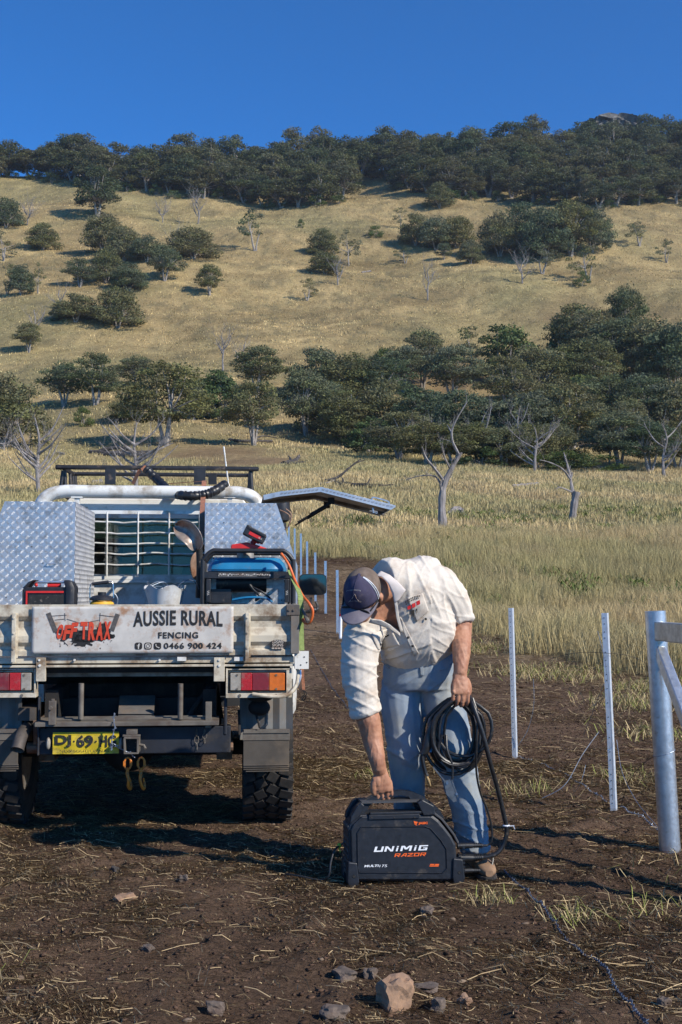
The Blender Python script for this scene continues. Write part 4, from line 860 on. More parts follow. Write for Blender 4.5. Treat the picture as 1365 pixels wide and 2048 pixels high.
# ---- underneath
mb = MB()
for s in (-1, 1): mb.box(s * .42 - .035, s * .42 + .035, .12, 4.6, .60, .78)
for v in (.3, 1.0, 1.8, 2.8, 3.9): mb.box(-.42, .42, v, v + .08, .62, .72)
mb.box(-.60, .60, .55, .62, .78, .90); mb.box(TL + .05, TR - .05, .06, .12, Hh(1345, .06), wb - .046)
mb.build('chassis_frame', M['chassis'], truck)
mb = MB(); rb(mb, 74, 1452, 462, 1510, .045, .10); rb(mb, 74, 1395, 80, 1512, .02, .05); rb(mb, 448, 1395, 455, 1470, .04, .05)
mb.build('rear_bumper', M['bumper'], truck, bev=.006)
mb = MB(); a = Hh(1443, -.02); b = Hh(1430, .1)
mb.prism([(-.030, a - .022), (-.030, a), (.13, a + .012), (.13, a - .012)], 'x', U(76, 0), U(440, 0))
for k in range(3): mb.box(U(110, .1), U(420, .1), .02 + k * .035, .03 + k * .035, a + .004 + k * .003, a + .012 + k * .003)
step = mb.build('rear_step', M['step'], truck, bev=.002)
for px in (162, 361):
    mb = MB(); q = tp(px, 1438, .0); mb.tube([q, q + Vector((0, 0, (1438 - 1368) * TD / F))], .0145, 12)
    mb.build('step_post', M['step'], step, smooth=True)
mb = MB(); q = tp(272, 1425, .12); mb.add([tp(237, 1428, .10), tp(308, 1428, .10), tp(311, 1391, .30), tp(240, 1391, .30)], [(0, 1, 2, 3)]); mb.add([p + Vector((0, 0, -.01)) for p in (tp(237, 1428, .10), tp(308, 1428, .10), tp(311, 1391, .30), tp(240, 1391, .30))], [(3, 2, 1, 0)])
mb.build('ramp_plate', mat('ramp_grey', (.13, .12, .11), .8, .1, .2, 12, dirt=DUST, dirt_amt=.3), step)
mb = MB(); rb(mb, 97, 1402, 112, 1450, -.045, .03); q = tp(102, 1416, -.05); mb.tube([q, q + Vector((0, -.015, 0))], .011, 8); rb(mb, 103, 1398, 109, 1404, -.04, .02); mb.build('step_bracket', M['step'], step, bev=.002); mb = MB(); rb(mb, 411, 1404, 424, 1456, .0, .03)
mb.build('step_bracket', M['step'], step, bev=.002)
mb = MB(); mb.box(U(120, .6), U(420, .6), .55, .60, .60, .84); mb.prism([(U(370, .2), .62), (U(385, .2), .62), (U(430, .2), .80), (U(418, .2), .80)], 'y', .18, .22)
mb.box(-.30, .25, .8, 1.5, .42, .66)
mb.build('fuel_tank', M['chassis'], truck, bev=.02)
# axle, differential, springs, tow hitch
mb = MB(); mb.tube([(-.75, .60, .41), (.75, .60, .41)], .045, 12); mb.ball((-.05, .58, .41), .15, .14, .13)
for s in (-1, 1):
    mb.tube([(s * .50, .58, .41), (s * .44, .7, .75)], .022, 8)
mb.build('rear_axle', M['chassis'], truck, smooth=True)
for s in (-1, 1):
    mb = MB()
    for k in range(7): mb.box(s * .50 - .035, s * .50 + .035, .16 + k * .045, 1.1 - k * .045, .47 + .012 * 0 - k * .011, .479 - k * .011)
    mb.box(s * .50 - .045, s * .50 + .045, .5, .66, .35, .49); mb.tube([(s * .50 - .05, .16, .47), (s * .5 + .05, .16, .47)], .03, 10); mb.bar((s * .5, .15, .47), (s * .5, .12, .62), .03, .012)
    mb.build('leaf_spring', M['rust'], truck, bev=.001)
mb = MB()
y0, y1 = Hh(1506, -.05), Hh(1472, -.05); xa, xb_ = U(253, -.05), U(282, -.05); t_ = .009
mb.box(xa, xb_, -.09, .12, y0, y0 + t_); mb.box(xa, xb_, -.09, .12, y1 - t_, y1); mb.box(xa, xa + t_, -.09, .12, y0 + t_, y1 - t_); mb.box(xb_ - t_, xb_, -.09, .12, y0 + t_, y1 - t_)
mb.box(xa - .008, xb_ + .008, -.075, -.055, y1, y1 + .010); mb.box(xa + .01, xb_ - .01, -.07, -.02, y1 + .010, y1 + .034)
mb.tube([(xb_ - .01, -.04, (y0 + y1) / 2), (xb_ + .025, -.05, (y0 + y1) / 2 - .005), (xb_ + .034, -.065, (y0 + y1) / 2 - .02)], .008, 8)
hitch = mb.build('tow_hitch', M['step'], truck, bev=.002)
mb = MB(); mb.box(xa + t_, xb_ - t_, -.02, -.01, y0 + t_, y1 - t_); mb.build('hitch_socket', M['ink'], hitch)
mb = MB(); mb.box(U(40, .1), U(74, .1), .12, .5, Hh(1440, .1), Hh(1415, .1)); mb.tube(spline([tp(70, 1440, .4), tp(58, 1452, .2), tp(44, 1470, .02), tp(35, 1500, -.04)], 5), [.034] * 15 + [.036], 14, cap=False)
mb.build('exhaust_pipe', mat('exhaust_steel', (.10, .085, .075), .7, .4, .2, 14, dirt=DUST, dirt_amt=.4), truck, smooth=True)
# number plate
px0, py0, px1, py1 = 105, 1464, 238, 1509
mb = MB(); bm = bmesh.new(); bmesh.ops.create_grid(bm, x_segments=24, y_segments=6, size=.5); a = tp(px0, py1, .0); b = tp(px1, py0, .0)
for v in bm.verts:
    p, q = v.co.x + .5, v.co.y + .5; v.co = Vector((a.x + (b.x - a.x) * p, .012 + .004 * math.sin(p * 14) * (1 - q) + .002 * math.sin(q * 9), a.z + (b.z - a.z) * q))
me = bpy.data.meshes.new('number_plate'); bm.to_mesh(me); bm.free(); me.materials.append(M['plate']); plate = bpy.data.objects.new('number_plate', me); C.objects.link(plate); plate.parent = truck
s_ = plate.modifiers.new('s', 'SOLIDIFY'); s_.thickness = .003; s_.offset = 1
ptext('DJ', 110, 1470, 143, 1495, .004, M['ink'], plate, off=.035); ptext('69', 153, 1470, 187, 1495, .004, M['ink'], plate, off=.035); ptext('HG', 199, 1470, 233, 1495, .004, M['ink'], plate, off=.035); ptext('NEW SOUTH WALES', 120, 1499, 219, 1505, .004, M['ink'], plate)
mb = MB()
for px, py in ((148.5, 1483), (192.5, 1483)): mb.ball(tp(px, py, .004), .005, .002, .005, seg=8, rings=5)
mb.build('plate_dots', M['ink'], plate)
for px in (97, 242):
    mb = MB(); mb.ball(tp(px, 1487, .02), .013, .015, .032, seg=10, rings=8); mb.build('plate_lamp', M['clear_lens'], truck, smooth=True)
mb = MB()
for px, zz in ((394, 1500), (410, 1486)):
    q = tp(px, 1458, .03); L_ = (zz - 1458) * TD / F
    for k in range(3): 
        c = q - Vector((0, 0, L_ * (k + .5) / 3)); mb.tube([c + Vector((math.cos(t * .785) * .008 * (k % 2 + .4), math.cos(t * .785) * .008 * ((k + 1) % 2), math.sin(t * .785) * L_ / 5.2)) for t in range(8)], .0022, 5, closed=True)
mb.build('safety_chain_pins', M['step'], truck)
# mud flap and guard
for s in (1, -1):
    mb = MB(); bx = (lambda a, y0, b, y1, v, th: rb(mb, a, y0, b, y1, v, th)) if s > 0 else (lambda a, y0, b, y1, v, th: rb(mb, 524 - b, y0, 524 - a, y1, v, th))
    bx(487, 1458, 579, 1536, .10, .012)
    for k in range(4): bx(487 + (5 if k > 2 else 0), 1529 + k * 4, 578, 1532 + k * 4, .094 - .002 * k, .014)
    flap = mb.build('mud_flap', M['flap'], truck, bev=.0015)
    mb = MB(); bx = (lambda a, y0, b, y1, v, th: rb(mb, a, y0, b, y1, v, th)) if s > 0 else (lambda a, y0, b, y1, v, th: rb(mb, 524 - b, y0, 524 - a, y1, v, th))
    bx(488, 1459, 580, 1467, .09, .008); bx(486, 1466, 580, 1481, .096, .003); mb.build('flap_strip', M['step'], flap, bev=.001)
    # inner guard with pressed ribs
    mb = MB(); u0, u1 = s * .585, s * .875
    n = 9; pts = []
    for k in range(n): pts.append((u0 + (u1 - u0) * k / (n - 1), .17 + (.012 if k % 2 else 0)))
    q = [(p, w_) for p, w_ in pts] + [(p, w_ + .006) for p, w_ in pts[::-1]]
    mb.prism(q, 'z', .50, wb - .14); mb.build('wheel_guard', mat('guard_grey%d' % s, (.17, .17, .165), .6, .3, .2, 8, dirt=DUST, dirt_amt=.4), truck)
mb = MB(); q = tp(519, 1415, .13); mb.ball(q, .06, .05, .045); mb.ball(tp(520, 1396, .1), .07, .05, .02); mb.tube([tp(507, 1408, .12), tp(520, 1456, .08)], .006, 6)
mb.bar(tp(480, 1470, .10), tp(478, 1420, .14), .012, .012); mb.build('guard_stay', M['chassis'], truck, smooth=True)
# long side tank / sill seen past the tray
for s in (1, -1):
    mb = MB(); mb.loft([((s * .885, .55, .80), (1, 0, 0), (0, 0, 1), .012, .10), ((s * .885, .62, .78), (1, 0, 0), (0, 0, 1), .035, .19), ((s * .885, 1.6, .75), (1, 0, 0), (0, 0, 1), .035, .2), ((s * .885, 1.66, .78), (1, 0, 0), (0, 0, 1), .012, .12)], 16, 4)
    mb.build('side_sill', M['cream_clean'], truck, smooth=True)
# ---- wheels
def wheel(u, v, spare=False):
    Rw, W2 = .405, .140; Mx = Matrix.Translation((u, v, Rw - .004)) @ Matrix.Rotation(R(90), 4, 'Y')
    mb = MB(); mb.lathe([(.215, -W2 * .78), (.25, -W2 * .95), (.31, -W2), (.365, -W2 * .93), (Rw - .018, -W2 * .78), (Rw - .014, 0), (Rw - .018, W2 * .78), (.365, W2 * .93), (.31, W2), (.25, W2 * .95), (.215, W2 * .78)], Mx, 56)
    n = 34
    for k in range(n):
        for (o_, hw, hl, sk, ph) in ((-.105, .030, .025, .25, 0), (-.042, .028, .026, .5, .5), (.024, .028, .026, -.5, 0), (.098, .036, .025, -.25, .5)):
            a = 2 * math.pi * (k + ph) / n; c, s_ = math.cos(a), math.sin(a)
            B = Mx @ Matrix.Rotation(a, 4, 'Z') @ Matrix.Translation((Rw - .008, 0, o_)) @ Matrix.Rotation(sk, 4, 'X')
            mb.obox(B, .011, hl, hw)
    for k in range(n):
        for s_ in (-1, 1):
            a = 2 * math.pi * (k + .5) / n; B = Mx @ Matrix.Rotation(a, 4, 'Z') @ Matrix.Translation((Rw - .035, 0, s_ * W2 * .90)); mb.obox(B, .026, .022, .010)
    o = mb.build('tyre', M['rubber'], None); 
    h = MB(); h.lathe([(.0, -.02), (.07, -.02), (.09, -.05), (.15, -.045), (.19, -.10), (.215, -.115), (.222, -.10), (.222, .10), (.215, .115), (.0, .10)], Mx @ (Matrix.Rotation(R(180), 4, 'X') if u > 0 else Matrix()), 40)
    rim = h.build('rim', M['alu_dark'], None, smooth=True)
    e = empty('wheel', (0, 0, 0)); e.parent = truck; o.parent = e; rim.parent = e
for u in (.744, -.744):
    wheel(u, .60); wheel(u, 4.35)
# ---- cab (mostly hidden: body, glass, seats)
cv0, cv1 = 2.10, 3.95
mb = MB(); hw, ht_, zr, zb, zs = .80, .66, 1.93, .95, 1.36
def quadlist(P, th=.03): pass
wz0, wz1 = Hh(1150, cv0), Hh(1036, cv0); wu0, wu1 = -.62, .62
mb.box(-hw, hw, cv0, cv0 + .05, .75, wz0); mb.prism([(-.70, wz1), (.70, wz1), (ht_, zr), (-ht_, zr)], 'y', cv0, cv0 + .05)
mb.prism([(-hw, wz0), (-.62, wz0), (-.60, wz1), (-.70, wz1)], 'y', cv0, cv0 + .05); mb.prism([(hw, wz0), (.70, wz1), (.60, wz1), (.62, wz0)], 'y', cv0, cv0 + .05)
mb.prism([(-ht_, zr - .03), (ht_, zr - .03), (ht_ - .05, zr + .035), (-ht_ + .05, zr + .035)], 'y', cv0 - .02, cv1 - .35)
mb.prism([(-.60, zr + .036), (.60, zr + .036), (.56, zr + .05), (-.56, zr + .05)], 'y', cv0 + .1, cv1 - .5)
mb.box(-hw, hw, cv1, cv1 + .04, .75, 1.28)
for s in (-1, 1):
    mb.bar((s * .74, cv1 + .10, 1.28), (s * (ht_ - .03), cv1 - .36, zr - .03), .05, .06)
    mb.bar((s * .76, cv0 + .98, 1.28), (s * (ht_ - .02), cv0 + .98, zr - .03), .05, .05)
    mb.box(s * hw - .03, s * hw + .03, cv0 + .05, cv1 + .1, .45, 1.28)
cab = mb.build('cab', M['cream_clean'], truck, bev=.008)
mb = MB(); mb.box(wu0, wu1, cv0 + .015, cv0 + .021, wz0, wz1); mb.build('rear_window', M['glass'], cab)
mb = MB(); mb.add([(-.72, cv1 + .08, 1.29), (.72, cv1 + .08, 1.29), (.62, cv1 - .35, zr - .04), (-.62, cv1 - .35, zr - .04)], [(0, 1, 2, 3)]); mb.build('windscreen', M['glass'], cab)
for s in (-1, 1): mb = MB(); mb.add([(s * .79, cv0 + .06, 1.29), (s * .79, cv1 + .02, 1.29), (s * .66, cv1 - .36, zr - .05), (s * .68, cv0 + .06, zr - .05)], [(0, 1, 2, 3)]); mb.build('side_window', M['glass'], cab)
dk = mat('seat_fabric', (.028, .03, .034), .9, 0, .2)
for u, wd in ((-.40, .26), (.36, .26)):
    mb = MB(); mb.loft([((u, cv0 + .62, .95), (1, 0, 0), (0, 1, 0), wd, .08), ((u, cv0 + .50, 1.35), (1, 0, 0), (0, 1, 0), wd * .9, .07), ((u, cv0 + .46, 1.52), (1, 0, 0), (0, 1, 0), wd * .7, .05)], 16, 4)
    mb.loft([((u, cv0 + .45, 1.53), (1, 0, 0), (0, 1, 0), .12, .04), ((u, cv0 + .43, 1.70), (1, 0, 0), (0, 1, 0), .13, .045)], 16, 4); mb.build('seat', dk, cab, smooth=True)
mb = MB(); mb.box(-.78, .78, cv1 - .25, cv1 - .01, 1.0, 1.27); mb.tube([(.38 + .17 * math.cos(t * .524), cv1 - .42 + .05 * math.sin(t * .524), 1.30 + .16 * math.sin(t * .524)) for t in range(12)], .012, 6, closed=True)
mb.box(-.78, .78, cv0 + .06, cv1 - .3, .50, .56); mb.build('dashboard', dk, cab)
mb = MB(); mb.loft([((0, cv1 + .02, 1.05), (1, 0, 0), (0, 0, 1), .74, .24), ((0, cv1 + .9, 1.0), (1, 0, 0), (0, 0, 1), .72, .20), ((0, cv1 + 1.15, .92), (1, 0, 0), (0, 0, 1), .70, .20)], 24, 5)
for s in (-1, 1): mb.loft([((s * .79, cv1 - .12, .88), (1, 0, 0), (0, 0, 1), .09, .12), ((s * .80, cv1 + .4, .98), (1, 0, 0), (0, 0, 1), .12, .12), ((s * .79, cv1 + 1.0, .86), (1, 0, 0), (0, 0, 1), .10, .14)], 16, 3)
mb.build('bonnet', M['cream_clean'], cab, smooth=True)
# shade strips and ledge above the window, lower rear panel ledge
mb = MB(); v = cv0 - .02
rb(mb, 176, 1015, 402, 1022, v, .02); rb(mb, 186, 1029, 404, 1036, v - .01, .03); mb.build('window_ledge', M['cream_clean'], truck)
# ---- head board frame, hoop and mesh
hv = 1.95; mb = MB(); zt = tp(300, 985, hv).z; uL, uR = tp(78, 985, hv).x, tp(524, 985, hv).x
mb.tube(spline([(uL, hv, wb), (uL, hv, zt - .30), (uL, hv, zt - .16), (uL + .04, hv, zt - .05), (uL + .15, hv, zt), (uL + .4, hv, zt + .002), (uR - .4, hv, zt + .002), (uR - .15, hv, zt), (uR - .04, hv, zt - .05), (uR, hv, zt - .16), (uR, hv, zt - .30), (uR, hv, wb)], 6), .046, 16)
for px in (155, 460): a = tp(px, 1000, hv); mb.box(a.x - .017, a.x + .017, hv - .02, hv + .02, a.z - .12, a.z + .03); mb.box(a.x - .04, a.x + .04, hv - .03, hv + .03, a.z + .012, a.z + .022)
hoop = mb.build('headboard_hoop', M['cream_clean'], truck, smooth=True)
mb = MB(); v = hv - .03
for y in (1024, 1156, 1162): a = tp(190, y, v); mb.box(uL, uR, v, v + .03, a.z - .012, a.z + .012)
mb.box(uL, uR, hv, hv + .015, wb, Hh(1159, hv)); mb.build('headboard', M['cream_clean'], hoop)
mb = MB(); v = hv - .045; r = random.Random(3)
for i, py in enumerate((1044, 1066, 1087, 1107, 1129)):
    pts = [tp(px, py + (1.3 * math.sin((px - 215) / 62 * math.pi) if i % 1 == 0 else 0) + r.uniform(-.7, .7), v) for px in range(150, 430, 14)]; mb.tube(pts, .0052, 6)
for px in (152, 215, 277, 339, 400): mb.tube([tp(px, 1024, v - .006), tp(px - 1, 1152, v - .006)], .0058, 6)
mb.build('window_mesh', M['cream_clean'], hoop, smooth=True)
# ---- roof rack
rk = empty('roof_rack'); rk.parent = truck
mb = MB(); va, vb = 2.55, 3.05
za, zb_ = tp(300, 936, va).z, tp(300, 948, va).z; ua, ub = tp(128, 940, va).x, tp(502, 940, va).x; zf = tp(300, 985, va).z
for z_, i_ in ((za, 0),):
    mb.tube(spline([(ua + i_, vb, z_), (ua + i_, va + .06, z_), (ua + .06, va, z_), (ub - .06, va, z_), (ub - i_, va + .06, z_), (ub - i_, vb, z_)], 5), .018 if z_ == za else .014, 10)
    mb.tube([(ua, vb, z_), (ub, vb, z_)], .016, 10)
for u in (ua, ub):
    for v_ in (va + .05, va + .35, va + .65, vb): mb.tube([(u, v_, za), (u - .01 * (1 if u > 0 else -1), v_, zf)], .014, 8)
mb.tube([(ua - .01, va + .05, za - .02), (ua - .03, va + .05, zf)], .016, 8); mb.tube([(ub, va + .02, za - .02), (ub + .01, va + .02, zf)], .016, 8)
mb.build('rack_rail', M['black_steel'], rk, smooth=True)
for a, b, y_, v_ in ((210, 232, 934, va - .022), (388, 412, 934, va - .022), (417, 434, 946, va + .3)): mb = MB(); rb(mb, a, y_, b, 969, v_, .008); mb.build('rack_plate', M['black_steel'], rk, bev=.002)
mb = MB()
for k in range(4): v_ = va + .05 + k * .13; mb.box(ua, ub, v_, v_ + .03, zf - .01, zf + .004)
for u in (ua, ub): mb.box(u - .02, u + .02, va, vb, zf - .03, zf - .01)
for u in (-.55, .45):
    for v_ in (va + .1, vb - .1): mb.box(u - .02, u + .02, v_, v_ + .05, zr + .03, zf - .03)
mb.build('rack_floor', M['black_steel'], rk)
# ---- antenna
mb = MB(); A, B = tp(460, 990, 2.9), tp(448, 893, 2.9); n = 34
mb.tube([A + (B - A) * (k / n) for k in range(n + 1)], [(.010 if k < 8 else .0065 if k % 2 else .0050) for k in range(n + 1)], 8); mb.build('aerial', M['cream_clean'], truck, smooth=True)
# ---- tool boxes with raised tread bars
def tread(mb, o, ux, uy, w_, h_, inside=lambda a, b: True, cell=.0286, hgt=.0016):
    o = Vector(o); ux = Vector(ux).normalized(); uy = Vector(uy).normalized(); n = ux.cross(uy); nx_, ny_ = int(w_ / cell), int(h_ / cell)
    for i in range(nx_ + 1):
        for j in range(ny_ + 1):
            ca, cb = (i + .5) * cell, (j + .5) * cell
            if ca > w_ - .008 or cb > h_ - .008 or not inside(ca, cb): continue
            sg = 1 if (i + j) % 2 else -1; d = (ux + uy * sg).normalized(); e = n.cross(d)
            for k in range(-2, 3):
                c = o + ux * ca + uy * cb + e * (k * .0052); L_ = .0115 - abs(k) * .0012; w2 = .0017
                mb.add([c - d * L_, c + e * w2, c + d * L_, c - e * w2, c - d * L_ * .55 + n * hgt, c + d * L_ * .55 + n * hgt], [(0, 4, 1), (1, 4, 5), (1, 5, 2), (2, 5, 3), (3, 5, 4), (3, 4, 0)])
bv0, bv1 = .80, 1.80; zt_ = tp(480, 1006, bv0).z
inR = tp(410, 1100, bv0).x; toR = tp(553, 1100, bv0).x; ouR = tp(599, 1100, bv0).x; zk = tp(597, 1132, bv0).z; zl = wb - .01
RB = [(inR, zl), (inR, zt_), (toR, zt_), (ouR - .01, zk), (ouR - .01, zl)]
inL = tp(150, 1100, bv0).x; toL = tp(8, 1100, bv0).x; LB = [(inL, zl), (inL, zt_), (toL, zt_), (-ouR + .01 - .02, zk), (-ouR + .01 - .02, zl)]
def inpoly(poly, x, z, mrg=.012):
    c = True
    n = len(poly); area = sum(poly[i][0] * poly[(i + 1) % n][1] - poly[(i + 1) % n][0] * poly[i][1] for i in range(n)); sg = 1 if area > 0 else -1
    for i in range(n):
        ax, az = poly[i]; bx_, bz = poly[(i + 1) % n]; L_ = math.hypot(bx_ - ax, bz - az)
        if sg * ((bx_ - ax) * (z - az) - (bz - az) * (x - ax)) / L_ < mrg: c = False
    return c
def boxshell(poly, open_side):
    mb = MB(); t = .004; n = len(poly)
    mb.prism(poly, 'y', bv0, bv0 + t); mb.prism(poly, 'y', bv1 - t, bv1)
    cx = sum(p[0] for p in poly) / n; cz = sum(p[1] for p in poly) / n
    for i in range(n):
        if i in open_side: continue
        a, b = poly[i], poly[(i + 1) % n]; ia = (a[0] + (cx - a[0]) * .008, a[1] + (cz - a[1]) * .008); ib = (b[0] + (cx - b[0]) * .008, b[1] + (cz - b[1]) * .008)
        mb.prism([a, b, ib, ia], 'y', bv0 + t, bv1 - t)
    return mb
for nm, poly, op in (('L', LB, ()), ('R', RB, (1, 2))):
    mb = boxshell(poly, op)
    xs_ = [p[0] for p in poly]; zs_ = [p[1] for p in poly]; x0, x1, z0, z1 = min(xs_), max(xs_), min(zs_), max(zs_)
    tread(mb, (x0, bv0 - .0002, z0), EX, EZ, x1 - x0, z1 - z0, lambda a, b: inpoly(poly, x0 + a, z0 + b))
    if nm == 'L': tread(mb, (inL + .0002, bv0, zl), (0, 1, 0), EZ, bv1 - bv0, zt_ - zl); tread(mb, (toL, bv0, zt_ + .0002), EX, (0, 1, 0), inL - toL, bv1 - bv0)
    else: tread(mb, (inR - .0002, bv1, zl), (0, -1, 0), EZ, bv1 - bv0, zt_ - zl)
    tb = mb.build('toolbox', M['alu'], truck)
    ed = MB(); r = random.Random(9)
    for _ in range(9):
        a = r.uniform(x0 + .05, x1 - .05); b = r.uniform(z0 + .25, z1 - .04)
        if inpoly(poly, a, b, .02): ed.tube([(a, bv0 - .001, b), (a, bv0 - .0035, b)], .004, 7)
    ed.build('rivet', M['step'], tb)
    if nm == 'L':
        hb = MB(); q = tp(104, 1127, bv0 - .004); hb.tube([q + Vector((-.024, 0, 0)), q + Vector((-.024, -.014, 0)), q + Vector((.024, -.014, 0)), q + Vector((.024, 0, 0))], .0035, 6); hb.build('catch', M['galv'], tb)
    else:
        sh = MB()
        for z_ in (zl + .35, zl + .6): sh.box(inR + .02, ouR - .06 - (.1 if z_ > zk else 0), bv0 + .01, bv1 - .01, z_, z_ + .004)
        sh.build('shelf', M['alu_dark'], tb)
# open gull-wing lid
lv0, lv1 = .80, 1.40
P = [tp(527, 990, lv0), tp(560, 983, lv0), tp(643, 974, lv0), tp(792, 1011, lv0)]
pl = [(p.x, p.z) for p in P]
th = .030; ins = [(pl[0][0] + .003, pl[0][1] - th), (pl[1][0], pl[1][1] - th), (pl[2][0] - .004, pl[2][1] - th), (pl[3][0] - .03, pl[3][1] - th * .9), (pl[3][0] - .002, pl[3][1] - th * .3)]
mb = MB(); t = .004
rim_poly = pl + [ins[4], ins[3], ins[2], ins[1], ins[0]]
mb.prism(rim_poly, 'y', lv0, lv0 + t); mb.prism(rim_poly, 'y', lv1 - t, lv1)
for a, b in zip(pl[:-1], pl[1:]): mb.prism([a, b, (b[0], b[1] - t), (a[0], a[1] - t)], 'y', lv0 + t, lv1 - t)
mb.prism([pl[3], ins[4], (ins[4][0] - t, ins[4][1]), (pl[3][0] - t, pl[3][1])], 'y', lv0 + t, lv1 - t); mb.prism([ins[4], ins[3], (ins[3][0], ins[3][1] + t), (ins[4][0] - t, ins[4][1])], 'y', lv0 + t, lv1 - t)
for a, b in zip(pl[1:-1], pl[2:]):
    d = Vector((b[0] - a[0], 0, b[1] - a[1])); tread(mb, (a[0], lv0, a[1] + .0002), d, (0, 1, 0), d.length, lv1 - lv0)
    L_ = d.length; dn = d.normalized(); k = 0
    while k * .024 < L_ - .02:
        c = Vector((a[0], lv0 - .0004, a[1])) + dn * (k * .024 + .012) + Vector((0, 0, -.014)); e = dn * .008 + Vector((0, 0, .008))
        for q in (-.006, 0, .006): cc = c + dn * q; mb.add([cc - e, cc + Vector((.0018, 0, -.0018)), cc + e, cc - Vector((.0018, 0, -.0018)), cc + Vector((0, -.0018, 0))], [(0, 1, 4), (1, 2, 4), (2, 3, 4), (3, 0, 4)])
        k += 1
lid = mb.build('toolbox_lid', M['alu'], truck)
mb = MB()
for a, b in zip(pl[:-1], pl[1:]): mb.prism([(a[0], a[1] - t - .002), (b[0], b[1] - t - .002), (b[0], b[1] - th + .004), (a[0], a[1] - th + .004)], 'y', lv1 - .05, lv1 - t - .002)
for a, b in zip(pl[:-1], pl[1:]): mb.prism([(a[0], a[1] - t - .001), (b[0], b[1] - t - .001), (b[0], b[1] - t - .003), (a[0], a[1] - t - .003)], 'y', lv0 + .01, lv1 - .06)
mb.build('lid_lining', M['alu_dark'], lid)
mb = MB()
for y_ in (lv0 + .12, lv1 - .12):
    o_ = Vector((0, y_ - lv0, 0)); A = tp(598, 1042, lv0) + o_; B = tp(666, 1002, lv0) + o_; mid = A.lerp(B, .38); mb.tube([A, mid], .005, 8); mb.tube([mid, B], .0095, 8); mb.box(B.x - .02, B.x + .02, y_ - .01, y_ + .01, B.z - .01, B.z + .03)
mb.build('gas_strut', M['chassis'], lid, smooth=True)
mb = MB(); q = tp(760, 1006, lv0 + .4); mb.tube(spline([q + Vector((-.05, 0, .018)), q + Vector((-.04, 0, .036)), q + Vector((.05, 0, .012)), q + Vector((.06, 0, -.006))], 4), .005, 6)
mb.build('lid_handle', M['galv'], lid, smooth=True); mb = MB(); q = tp(746, 1022, lv0 + .02); mb.tube([q + Vector((-.02, 0, .0)), q + Vector((.03, 0, -.005))], .005, 6); mb.tube([q + Vector((0, 0, .02)), q + Vector((.005, 0, -.012))], .006, 6); mb.tube(spline([q + Vector((.012, 0, -.002)), q + Vector((.02, 0, -.014)), q + Vector((.03, 0, -.010))], 3), .003, 5)
mb.build('lid_lock', M['galv'], lid, smooth=True)
mb = MB(); mb.tube(spline([tp(560, 1020, .6), tp(578, 1030, .6), tp(580, 1048, .6), tp(570, 1060, .6)], 5), .004, 6); mb.tube(spline([tp(572, 1018, .3), tp(583, 1030, .3), tp(578, 1052, .3)], 5), .005, 6); mb.build('lid_stay', M['rust'], lid, smooth=True)
mb = MB(); q = tp(563, 1020, 2.6); mb.lathe([(.02, -.1), (.06, -.08), (.07, 0), (.065, .06), (.02, .075)], Matrix.Translation(q), 20); mb.tube([q + Vector((0, 0, -.1)), q + Vector((0, 0, -.7))], .04, 12)
mb.build('snorkel', M['black_steel'], cab, smooth=True)
# ---- right mirror on its arm
mb = MB(); a = tp(598, 1190, 3.2); b = tp(653, 1148, 3.2); 
mb.loft([(((a.x + b.x) / 2, 3.16, (a.z + b.z) / 2), EX, EZ, (b.x - a.x) / 2, (b.z - a.z) / 2), (((a.x + b.x) / 2, 3.22, (a.z + b.z) / 2), EX, EZ, (b.x - a.x) / 2.2, (b.z - a.z) / 2.3)], 28, 7)
mir = mb.build('wing_mirror', M['black_steel'], truck, smooth=True)
mb = MB(); mb.loft([(((a.x + b.x) / 2, 3.155, (a.z + b.z) / 2), EX, EZ, (b.x - a.x) / 2.12, (b.z - a.z) / 2.16), (((a.x + b.x) / 2, 3.158, (a.z + b.z) / 2), EX, EZ, (b.x - a.x) / 2.1, (b.z - a.z) / 2.14)], 28, 7)
mg = bpy.data.materials.new('mirror_glass'); mg.use_nodes = True; pb = mg.node_tree.nodes['Principled BSDF']; pb.inputs['Base Color'].default_value = (.07, .08, .085, 1); pb.inputs['Metallic'].default_value = 1; pb.inputs['Roughness'].default_value = .04
mb.build('mirror_face', mg, mir)
mb = MB(); q = tp(622, 1195, 3.2); mb.tube([q, q + Vector((0, 0, -.08))], .012, 8); mb.tube(spline([q + Vector((.04, 0, -.03)), q + Vector((.055, 0, -.08)), q + Vector((.0, 0, -.11)), (.83, 3.3, q.z - .15)], 5), .012, 8); mb.ball(q + Vector((.02, -.02, -.10)), .035, .03, .025)
mb.build('mirror_arm', M['black_steel'], mir, smooth=True)
# ---- far head lamps, bumper: seen only from other positions
for s in (-1, 1):
    mb = MB(); mb.lathe([(.0, .03), (.07, .02), (.085, 0), (.085, -.04)], Matrix.Translation((s * .55, cv1 + 1.17, .93)) @ Matrix.Rotation(R(-90), 4, 'X'), 20); mb.build('headlight', M['clear_lens'], cab, smooth=True)
mb = MB(); mb.box(-.85, .85, cv1 + 1.2, cv1 + 1.3, .52, .70); mb.build('front_bumper', M['black_steel'], truck, bev=.02)
# ================================================================ THINGS CARRIED ON THE TRUCK
def tw(px, py, v): return MT @ tp(px, py, v)          # world point
def onT(name, px, py, v, label, cat, group=None):
    """a separate thing standing on the tray; local axes follow the truck"""
    e = empty(name, tw(px, py, v), HEAD, label, cat, group); return e, tp(px, py, v)
def rel(o): return lambda px, py, v: tp(px, py, v) - o
